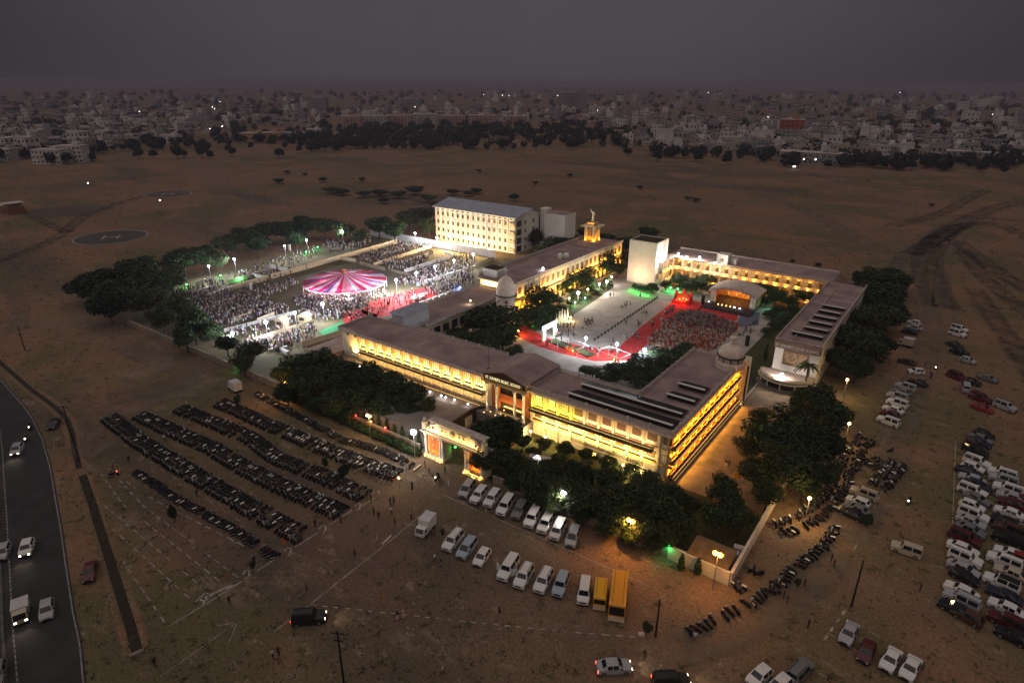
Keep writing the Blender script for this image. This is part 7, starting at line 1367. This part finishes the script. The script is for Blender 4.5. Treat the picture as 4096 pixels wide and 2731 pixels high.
trees([(1232, 1108, 44, 7), (1300, 1130, 44, 7), (1370, 1150, 46, 7), (1440, 1150, 44, 7), (1510, 1165, 44, 7), (1555, 1205, 34, 6), (1200, 1070, 32, 5), (1262, 1080, 34, 5), (1330, 1095, 36, 6), (1400, 1105, 36, 6), (1475, 1118, 40, 6), (1545, 1140, 34, 6), (1405, 1190, 40, 6), (1475, 1215, 36, 6), (1330, 1165, 34, 6), (1530, 1240, 28, 5), (1245, 1145, 28, 5)], 'dark front garden tree %s from the left above the parked row', 'trees in the front garden', g=1.15)
trees([(1200, 1015, 24, 3), (1250, 1020, 24, 3), (1300, 1032, 24, 3), (1350, 1045, 24, 3), (1400, 1062, 24, 3), (1450, 1078, 24, 3), (1500, 1098, 22, 3), (1228, 1040, 22, 3), (1285, 1055, 22, 3), (1345, 1068, 22, 3)], 'low bushy shrub %s along the lit right front facade', 'low shrubs under the right front facade')
trees([(1762, 1010, 56, 10), (1832, 990, 62, 11), (1880, 1030, 52, 10), (1800, 1075, 60, 10), (1862, 932, 54, 11), (1905, 962, 44, 10), (1735, 1085, 42, 8), (1762, 1135, 38, 7), (1662, 1125, 40, 6), (1642, 1190, 36, 6), (1700, 1190, 38, 6), (1892, 1090, 34, 8), (1720, 1030, 34, 7), (1850, 1110, 40, 8), (1680, 1160, 34, 6), (1590, 1160, 22, 4), (1840, 1045, 50, 9), (1745, 960, 24, 6)], 'large dark tree %s in the grove along the side yard', 'trees between the side yard and the right lane', g=1.08)
trees([(1952, 780, 54, 11), (2002, 735, 54, 11), (2030, 680, 52, 11), (2052, 648, 40, 10), (1992, 800, 44, 10), (1932, 830, 36, 8), (2042, 720, 40, 10), (1968, 842, 34, 8), (2010, 640, 36, 10), (1985, 690, 44, 10), (1940, 745, 40, 9), (2020, 790, 30, 8), (1975, 640, 20, 7)], 'large dark tree %s beside the co-ed building along the right lane', 'trees beside the co-ed building', g=1.1)
trees([(1122, 735, 56, 10), (1088, 780, 36, 7), (1155, 775, 34, 7), (1180, 808, 22, 3.5), (1050, 770, 26, 5), (1110, 800, 40, 6), (1072, 745, 24, 5)], 'dense tree %s of the inner court of the left wing', 'trees in the inner left court', g=1.25)
trees([(1240, 682, 42, 9), (1222, 722, 34, 7), (1300, 640, 32, 8), (1332, 628, 32, 8), (1372, 598, 42, 10), (1348, 645, 22, 6), (1208, 672, 18, 6), (1285, 655, 20, 6), (1260, 715, 24, 6)], 'round green tree %s from the left in front of the back wing', 'trees in front of the back wing', kind='pale', g=1.3)
trees([(1562, 642, 26, 5), (1600, 652, 26, 5), (1530, 652, 14, 4), (1640, 662, 18, 4), (1580, 655, 20, 4), (1620, 640, 18, 4), (1752, 665, 24, 6), (1782, 678, 24, 6), (1732, 650, 17, 5), (1820, 655, 20, 6), (1772, 640, 20, 6), (1850, 680, 20, 5), (1812, 690, 22, 5), (1790, 655, 20, 6), (1760, 690, 18, 4), (1835, 665, 16, 6), (1500, 660, 14, 4)], 'leafy tree %s from the left before the lit far wing', 'trees before the far wing', kind='pale', g=1.15)
trees([(1770, 720, 20, 3), (1790, 710, 20, 3), (1780, 745, 20, 3), (1805, 730, 20, 3), (1765, 760, 18, 3), (1825, 710, 18, 3)], 'green bush %s on the lawn right of the stage', 'bushes on the lawn right of the stage', kind='pale')
trees([(1362, 852, 20, 3), (1420, 850, 28, 4), (1470, 838, 34, 4.5), (1530, 828, 38, 5), (1570, 812, 30, 5), (1510, 858, 30, 4), (1460, 868, 28, 4), (1390, 868, 22, 3.5), (1345, 850, 14, 3), (1500, 830, 28, 5), (1555, 840, 24, 4)], 'dark green tree %s from the left behind the right front roof', 'trees behind the right front block', g=1.4)
trees([(1430, 562, 25, 8), (1442, 592, 25, 7), (1490, 536, 20, 7), (1418, 618, 16, 6), (1272, 542, 28, 7), (1292, 560, 26, 7), (1250, 575, 22, 6), (1315, 552, 22, 6), (1230, 590, 16, 5), (1455, 560, 20, 7), (1395, 548, 18, 6), (1345, 535, 18, 6)], 'dark tree %s of the scattered ones behind the back wing and hostel', 'trees behind the back wing', g=1.3)
trees([(1262, 690 - 20, 12, 3), (1310, 668, 14, 2.5), (1335, 672, 16, 2.5), (1365, 660, 16, 2.5), (1395, 645, 14, 2.5), (1285, 690, 14, 2.5), (1255, 720, 12, 2.5), (1240, 735, 12, 2.5), (1385, 655, 12, 2.5), (1350, 680, 12, 2.2), (1270, 712, 13, 2.2), (1290, 705, 13, 2.2), (1310, 695, 13, 2.2), (1330, 688, 12, 2.2), (1375, 668, 12, 2.2), (1400, 655, 12, 2.2), (1250, 745, 12, 2), (1230, 750, 12, 2), (1322, 678, 12, 2.2)], 'low garden shrub %s along the courtyard edge of the back wing', 'garden shrubs by the back wing', kind='pale')
trees([(1468, 660, 7, 2.4), (1478, 662, 8, 2.4), (1488, 664, 7, 2.4), (1458, 657, 7, 2.4), (1498, 657, 10, 3.2), (1463, 659, 7, 2.2), (1473, 661, 7, 2.2), (1483, 663, 7, 2.2), (1493, 664, 7, 2.2)], 'shrub %s in the green lit bed at the foot of the tall block', 'shrubs at the foot of the tall block', kind='pale', g=1.3)
trees([(1185, 1108, 24, 3.2), (1225, 1140, 24, 3.2), (1275, 1165, 26, 3.4), (1335, 1185, 26, 3.4), (1395, 1212, 26, 3.4), (1450, 1232, 26, 3.4), (1500, 1250, 24, 3.2), (1300, 1200, 0.1, 0.5)][:7], 'dark bush %s from the gate along the outside of the front wall', 'bushes along the outside of the front wall', g=1.2)
trees([(1228, 545, 20, 9), (1248, 520, 20, 12), (1268, 560, 22, 9), (1290, 535, 22, 10), (1308, 575, 20, 7), (1265, 590, 20, 6)], 'dark tall tree %s beside the hostel end wall', 'trees beside the hostel end wall', g=1.1)
# field shrubs
trees([(640, 415, 14, 4), (660, 395, 10, 3), (742, 412, 12, 4), (760, 436, 22, 4.5), (785, 440, 22, 4.5), (832, 412, 10, 4), (835, 445, 20, 4.5), (872, 442, 20, 4.5), (915, 446, 22, 5), (952, 436, 24, 6), (985, 455, 20, 5), (1040, 440, 16, 4), (1075, 443, 16, 4), (1095, 438, 16, 4), (1182, 452, 14, 5), (1230, 420, 8, 3), (1310, 402, 8, 3), (1100, 392, 8, 3), (1600, 458, 12, 2.5), (1580, 455, 10, 2.5), (1470, 430, 9, 3), (1000, 470, 16, 4), (880, 460, 14, 4), (700, 400, 8, 3)], 'field shrub %s from the left behind the school', 'shrubs on the open field')
trees([(1700, 598, 10, 2), (1640, 592, 9, 2), (1880, 608, 10, 2), (1820, 600, 8, 2), (2140, 470, 9, 2)], 'low scrub %s on the pale ground behind the far wing', 'scrub behind the far wing')
# saplings in the lots
for x, y, r, h, lab in ((690, 2052, 18, 3.6, 'thin sapling in the empty chalk bays'), (1376, 1885, 26, 3.6, 'leafy sapling among the fourth bike strip'), (1010, 2262, 14, 2.4, 'tiny dark sapling by the narrow bike row'), (2590, 2515, 24, 2.8, 'faint sapling at the end of the dashed line'), (1770, 2130, 10, 2, 'tiny sapling behind the box truck'), (950, 1600, 16, 3, 'small shrub at the far end of the bike lot'), (1300, 1850, 16, 3, 'small shrub in the fifth bike strip'), (3470, 2080, 26, 2.4, 'bare bush by the right bikes'), (3190, 2330, 14, 2.5, 'small bush beside the curving bike line'), (1955, 2260, 0, 0, '')):
    if r: tree(x, y, r, lab, None, h, name='sapling')
# clipped hedge and cypresses along the front wall
hg = MB(); r = random.Random(5)
hx0, hx1 = -122.0, -79.0
hm_ = crown_mesh('foliage', 900, [(0, 0, .95, 1.3, 1.0), (.9, 0, .8, 1.0, .8), (-.9, 0, .9, 1.0, .85)], .17, 77, shell=.5); hs_ = MB().b(-.1, .1, -.1, .1, 0, .8).mesh('stem', M['bark'])
for i in range(22):
    x = hx0 + (hx1 - hx0) * i / 21; o = thing('hedge_bush', 'clipped dark hedge bush along the bike lot, %s from the left' % ORD(i), 'bush', (x, 76.3 + R.uniform(-.2, .2), 0), R.uniform(-.2, .2), 'bushes of the hedge along the bike lot'); put('foliage', hm_, o); put('stem', hs_, o)
cy_ = crown_mesh('foliage', 800, [(0, 0, .9, .55, .8), (0, 0, 2.0, .45, 1.0), (0, 0, 3.1, .26, .7)], .15, 78, shell=.5)
for i in range(18):
    x = -119 + 2.3 * i; o = thing('cypress', 'slim dark cypress behind the bike lot hedge, %s from the left' % ORD(i), 'tree', (x, 78.9 + R.uniform(-.2, .2), 0), R.uniform(0, 6), 'cypresses in the row left of the gate'); put('crown', cy_, o).name = 'crown'; put('trunk', hs_, o); o.scale[2] = R.uniform(.7, 1.1)
for x, y, h, lab in ((2722, 2280, 3.0, 'slim cypress left of two before the pale corner wall'), (2788, 2296, 3.0, 'slim cypress right of two before the pale corner wall'), (1985, 1925, 3.4, 'slim cypress beside the right gate pier'), (3060, 1440, 4.5, 'dark cypress left of the co-ed porch')):
    p = G(x, y); o = thing('cypress', lab, 'tree', p, R.uniform(0, 6)); put('crown', cy_, o); put('trunk', hs_, o); o.scale = (1.1, 1.1, h / 3.6)
# palm by the co-ed front
pb = G(3215, 1560, 0); pp = G(3235, 1455, 7.5); pb = V(pp.x, pp.y, 0); pt = thing('palm_tree', 'feathery palm tree in front of the co-ed wall', 'palm', pb); obj('trunk', MB().tube((0, 0, 0), (.1, .1, 4), .28, .2, 8).tube((.1, .1, 4), (0, 0, 7.3), .2, .16, 8), M['bark'], pt)
for i in range(15):
    a = 6.28 * i / 15; el = R.uniform(.15, 1.1); mb = MB(); prev = V(0, 0, 7.3)
    for j in range(7):
        t = (j + 1) / 7; rr = 3.0 * t; q = V(math.cos(a) * rr * math.cos(el * .7), math.sin(a) * rr * math.cos(el * .7), 7.3 + 2.6 * math.sin(el) * t - 2.6 * t * t); sd_ = V(-math.sin(a), math.cos(a), 0) * (.55 * (1 - t * .7))
        mb.add([prev, prev + sd_ * .8 - V(0, 0, .25), q + sd_ - V(0, 0, .3), q], [(0, 1, 2, 3)]).add([prev, q, q - sd_ - V(0, 0, .3), prev - sd_ * .8 - V(0, 0, .25)], [(0, 1, 2, 3)]); prev = q
    obj('frond', mb, M['leaf'], pt)

# ---------------------------------------------------------------- far town and woods
HOUSE = [(.42, .39, .40), (.28, .26, .27), (.62, .58, .58), (.42, .28, .25), (.36, .31, .25), (.25, .25, .27)]
for i, c in enumerate(HOUSE): dm('house%d' % i, c, .9, .25, .2)
dm('house_orange', (.5, .30, .14), .9, .2, .2); dm('house_red', (.36, .10, .07), .9, .2, .2)
def house_mesh(i, seed, storeys):
    r = random.Random(seed); mb = MB(); w, d, h = 1, r.uniform(.7, 1.3), 3.2 * storeys
    W_ = 9.0; D_ = W_ * d; mb.b(-W_ / 2, W_ / 2, -D_ / 2, D_ / 2, -.3, h, 0)
    mb.b(-W_ / 2 - .2, W_ / 2 + .2, -D_ / 2 - .2, D_ / 2 + .2, h, h + .25, 1); mb.b(-W_ / 2, W_ / 2, -D_ / 2, -D_ / 2 + .2, h + .251, h + 1, 0).b(-W_ / 2, -W_ / 2 + .2, -D_ / 2 + .21, D_ / 2, h + .251, h + 1, 0)
    if r.random() < .6: mb.b(W_ * .1, W_ * .42, D_ * .05, D_ * .4, h + .251, h + 2.7, 0)
    if r.random() < .6: mb.lathe([(.7, h + 2.7), (.7, h + 3.9), (.3, h + 4.1)], (W_ * .25, D_ * .2), 8, 2)
    for s in range(storeys):
        for j in range(3):
            x = -W_ / 2 + W_ * (j + .5) / 3
            mb.b(x - .6, x + .6, -D_ / 2 - .03, -D_ / 2 - .001, s * 3.2 + 1, s * 3.2 + 2.3, 2); mb.b(W_ / 2 + .001, W_ / 2 + .03, -D_ / 2 + D_ * (j + .5) / 3 - .6, -D_ / 2 + D_ * (j + .5) / 3 + .6, s * 3.2 + 1, s * 3.2 + 2.3, 2)
        if s and r.random() < .6: mb.b(-W_ / 2, W_ * .1, -D_ / 2 - 1.2, -D_ / 2 - .031, s * 3.2 - .1, s * 3.2 + .9, 1)
    return mb, ['house%d' % (i % 6), 'roof_edge', 'pane_dark']
HV = [house_mesh(i, i + 3, 1 + i % 3) for i in range(12)]; HM = [mb.mesh('house', [M[m] for m in ms]) for mb, ms in HV]
TOWN = [([(0, 455), (350, 440), (700, 415), (1000, 400), (1290, 400), (1290, 520), (1000, 500), (700, 560), (350, 612), (0, 640)], 620), ([(1380, 455), (1500, 425), (1900, 430), (2450, 440), (2450, 505), (1900, 485), (1380, 490)], 300), ([(2420, 430), (2800, 460), (3300, 480), (4096, 540), (4096, 640), (3600, 640), (3100, 630), (2600, 600), (2420, 540)], 620), ([(0, 400), (1300, 375), (2600, 375), (4096, 400), (4096, 520), (3300, 470), (2600, 425), (1300, 395), (0, 450)], 330)]
def far_where(q):
    a = math.degrees(math.atan2(q.x, q.y)) + 36; n = int((a + 42) // 8.5)
    return ['at the left frame edge', 'left of the white block', 'right of the white block', 'behind the warm long building', 'left of the rosy slabs', 'behind the rosy slabs', 'right of the rosy slabs', 'left of the reddish house', 'behind the three lamp building', 'at the right frame edge'][max(0, min(9, n))] 
hp = []
for poly, n in TOWN: hp += [(q, poly is TOWN[3][0]) for q in scatter(poly, n)]
hp.sort(key=lambda q: q[0].length)
SB = MB(); SM = ['house%d' % i for i in range(6)] + ['roof_edge', 'pane_dark', 'house_red']
for n, (q, farb) in enumerate(hp):
    k = R.randrange(12); a = R.choice((0, 0, math.pi / 2)) + rad(20) + R.gauss(0, .25) - rad(36) * 0; s = R.uniform(.8, 1.6) * (1.5 if farb else 1); sz = s * R.uniform(.8, 1.25)
    if n < 285:
        o = put('far_house', HM[k], None, q, a); o.scale = (s, s * R.uniform(.8, 1.2), sz); tag(o, '%s %s storey far house %s' % (['pale', 'dark grey', 'white', 'reddish', 'yellowish', 'grey'][k % 6], ['one', 'two', 'three'][k % 3], far_where(q)), 'house', 'houses of the far town')
    else:
        m4 = Matrix.Translation(q) @ Matrix.Rotation(a, 4, 'Z') @ Matrix.Diagonal((s, s, sz, 1)); mb, ms = HV[k]; k0 = len(SB.v); SB.v += [tuple(m4 @ Vector(p_)) for p_ in mb.v]; SB.f += [tuple(i + k0 for i in f_) for f_ in mb.f]; SB.m += [SM.index(ms[j]) for j in mb.m]
o = put('town', SB.mesh('town', [M[m] for m in SM])); tag(o, 'far mass of small town houses fading into the haze', 'town', kind='stuff')
def block(x, y, w, d, h, deg, m, lab, floors, cols, name='apartment_block', lit=None):
    o = thing(name, lab, 'building', G(x, y), rad(deg)); obj('wall', MB().b(-w / 2, w / 2, -d / 2, d / 2, -.3, h), M[m], o); obj('roof', MB().b(-w / 2 - .3, w / 2 + .3, -d / 2 - .3, d / 2 + .3, h, h + .4), M['roof_edge'], o); obj('roof_room', MB().b(w * .1, w * .3, -d * .2, d * .3, h + .41, h + 3), M[m], o)
    fh = h / floors; wm = MB().b(-.9, .9, -.05, .05, -.75, .75).mesh('window', M['pane_dark'])
    for f_ in range(floors):
        for c in range(cols): put('window', wm, o, (-w / 2 + w * (c + .5) / cols, -d / 2 - .02, fh * (f_ + .5)))
        if f_: obj('balcony', MB().b(-w * .2, w * .2, -d / 2 - 1.2, -d / 2 - .08, fh * f_ - .1, fh * f_ + .8), M[m], o)
    return o
B_ = [(215, 655, 26, 14, 12, 30, 'house2', 'pale three storey apartment block left of the white town block', 3, 7), (300, 648, 22, 14, 14, 40, 'house2', 'white apartment block with square windows at the left town edge', 4, 6), (40, 640, 18, 14, 10, 25, 'house0', 'pale house block at the left frame edge of the town', 3, 5), (480, 585, 20, 12, 8, 35, 'house3', 'pinkish house block in the left town', 2, 5), (690, 572, 20, 12, 9, 30, 'house2', 'white house block before dark trees in the left town', 2, 5), (1020, 563, 30, 14, 9, 30, 'house_orange', 'left part of the warm lit long building at the field edge', 2, 6), (1090, 560, 26, 12, 9, 30, 'house_orange', 'middle orange part of the long building at the field edge', 2, 6), (1170, 557, 34, 12, 8, 30, 'house5', 'right grey part of the long building at the field edge', 2, 7), (1260, 545, 18, 12, 9, 30, 'house2', 'white end block of the long building at the field edge', 3, 4),
      (1405, 508, 34, 18, 16, 35, 'house3', 'pinkish apartment slab leftmost above the dark wood', 4, 6), (1505, 505, 40, 18, 16, 35, 'house0', 'pale apartment slab second from left above the dark wood', 4, 7), (1600, 503, 40, 18, 16, 35, 'house3', 'apartment slab third from left above the dark wood', 4, 7), (1700, 500, 44, 18, 17, 35, 'house0', 'long pale apartment slab in the middle above the dark wood', 4, 8), (1810, 503, 44, 18, 16, 35, 'house3', 'rosy apartment slab right of the middle above the dark wood', 4, 8), (1930, 505, 46, 18, 17, 35, 'house3', 'long rosy apartment slab above the dark wood', 4, 8), (2060, 503, 40, 18, 15, 35, 'house3', 'rightmost rosy apartment slab above the dark wood', 4, 7), (2290, 432, 78, 50, 42, 30, 'house5', 'tall dark grey tower block on the hazy skyline', 9, 12), (1640, 436, 60, 30, 26, 30, 'house1', 'hazy apartment tower on the left skyline', 6, 8),
      (3160, 545, 30, 20, 22, 20, 'house_red', 'reddish town house standing out at the right', 4, 5), (3010, 612, 20, 12, 9, 25, 'house3', 'pinkish house among trees at the right field edge', 2, 4), (3255, 655, 60, 18, 10, 8, 'house1', 'long two storey building with three lit lamps at the right field edge', 2, 12), (3860, 655, 34, 14, 11, 0, 'house1', 'grey three storey block far right at the field edge', 3, 7), (2510, 585, 12, 10, 13, 20, 'house2', 'slim white house before the right town trees', 3, 3), (1280, 440, 40, 24, 30, 30, 'house1', 'hazy apartment tower over the left town', 6, 6)]
for a in B_: block(*a)
for x, y in ((3180, 640), (3215, 640), (3262, 641), (3174, 669), (3180, 669)): bulb('far_lamp', 'white lamp on the long two storey building at the right field edge', G(x, y, 2 if y > 650 else 6), 'far_light', .55, 'lamps on the right field edge building')
for i, (x, y) in enumerate(((558, 448), (105, 495), (870, 406), (880, 410), (865, 408), (850, 430), (858, 437), (888, 508), (862, 516), (1660, 429), (1935, 380), (2010, 383), (2036, 384), (2390, 443), (2398, 443), (3072, 470), (3260, 494), (2832, 346 + 12), (3600, 363 + 6), (352, 735), (640, 804), (3970, 460), (890, 505), (840, 517), (2230, 384))): bulb('far_lamp', 'tiny white street lamp glinting in the far town', G(x, y, 8) if y > 370 else G(x, 372, 8), 'far_light', max(.35, (G(x, max(y, 372), 8)).length * .0004), 'tiny lamps of the far town')
# tree belts: nearer ones as single trees, the rest as woodland
def far_tree(q, s, lab, grp):
    o = thing('far_tree', lab, 'tree', q, R.uniform(0, 6.28), grp); o.scale = (s, s, s * R.uniform(.8, 1.15)); put('crown', R.choice(FV), o); put('trunk', TV[0][1], o)
BELT = [([(0, 590), (350, 600), (700, 560), (1000, 585), (1300, 560), (1450, 600), (1450, 630), (700, 640), (350, 655), (0, 675)], 60), ([(1240, 520), (1700, 500), (2400, 520), (2480, 560), (2500, 600), (1900, 600), (1300, 600)], 130), ([(2500, 600), (2900, 620), (3300, 650), (4096, 640), (4096, 690), (3300, 680), (2500, 640)], 46)]
tp = []
for poly, n in BELT: tp += scatter(poly, n)
for q in tp: far_tree(q, R.uniform(.9, 1.7), 'dark %s tree at the far field edge %s' % ('big' if q.length % 3 > 1.5 else 'small', far_where(q)), 'trees in the belt at the far field edge')
WB = MB(); r = random.Random(31); WS = [([(0, 420), (1300, 400), (1300, 560), (700, 600), (0, 640)], 240), ([(1200, 500), (2500, 500), (2550, 590), (1250, 610)], 260), ([(2420, 450), (4096, 520), (4096, 690), (3300, 680), (2500, 620)], 250), ([(0, 378), (2000, 368), (4096, 380), (4096, 530), (2600, 440), (1300, 420), (0, 440)], 420), ([(1300, 440), (2450, 440), (2450, 500), (1300, 490)], 110)]
for poly, n in WS:
    for q in scatter(poly, n):
        s = r.uniform(.7, 1.6) * (1 + max(0, q.length - 1500) / 2500); cnt = 60
        for _ in range(cnt):
            d = Vector((r.gauss(0, 1), r.gauss(0, 1), r.gauss(0, 1))).normalized(); p_ = q + Vector((d.x * 4.5 * s, d.y * 4.5 * s, 4.6 * s + d.z * 3.6 * s)) ; e = 1.5 * s * r.uniform(.6, 1.2); u = d.orthogonal().normalized(); v = d.cross(u); t = r.uniform(0, 6); a = u * math.cos(t) + v * math.sin(t); b_ = d.cross(a)
            WB.add([p_ - a * e, p_ - b_ * e, p_ + a * e, p_ + b_ * e], [(0, 1, 2, 3)], 0 if r.random() < .6 else 1)
o = put('woodland', WB.mesh('woodland', [M['far_leaf'], M['leaf_dark']])); tag(o, 'far woods and tree clumps spread through the town', 'woods', kind='stuff')
# dry grass tufts over the near field
GB = MB(); r = random.Random(8); dm('dry_grass', (.13, .105, .06), .95, .5, .05)
for _ in range(5200):
    x, y = r.uniform(-60, 4160), r.uniform(1000, 2731) if r.random() < .6 else r.uniform(700, 1300); q = G(x, y)
    if (-233 < q.x < -15 and 60 < q.y < 246) or (-60 < q.x < 30 and 55 < q.y < 100 and r.random() < .8) or (-150 < q.x < -60 and 40 < q.y < 80): continue
    rd = False
    if q.y < 60 and q.x < -65: rd = inside((q.x, q.y), [(p_.x, p_.y) for p_ in re] + [(p_.x, p_.y) for p_ in far[::-1]])
    if rd: continue
    s = r.uniform(.10, .28) * (1 + max(0, q.length - 200) / 300)
    for _k in range(5): a = r.uniform(0, 6.28); w_ = s * .5; c_ = q + V(r.gauss(0, s), r.gauss(0, s), 0); GB.add([c_ + V(-w_ * math.cos(a), -w_ * math.sin(a), 0), c_ + V(w_ * math.cos(a), w_ * math.sin(a), 0), c_ + V(r.gauss(0, .3) * s, r.gauss(0, .3) * s, s * 1.3)], [(0, 1, 2)])
o = put('dry_grass', GB.mesh('dry_grass', M['dry_grass'])); tag(o, 'dry grass tufts over the open field', 'grass', kind='stuff')
# ---------------------------------------------------------------- the evening haze
hz = MB().b(-9700, 9700, -2200, 9700, -1, 76)
hm = bpy.data.materials.new('haze'); hm.use_nodes = True; hn = hm.node_tree; hn.nodes.clear()
ho = hn.nodes.new('ShaderNodeOutputMaterial'); hv = hn.nodes.new('ShaderNodeVolumePrincipled')
hv.inputs['Color'].default_value = (0.44, 0.40, 0.55, 1); hv.inputs['Density'].default_value = 0.00019; hv.inputs['Anisotropy'].default_value = 0.0
hn.links.new(hv.outputs[0], ho.inputs['Volume'])
hzo = put('haze', hz.mesh('haze', hm)); hzo['kind'] = 'stuff'; tag(hzo, 'thin grey violet evening haze over the fields and far town', 'haze')
print('objects', len(bpy.data.objects))
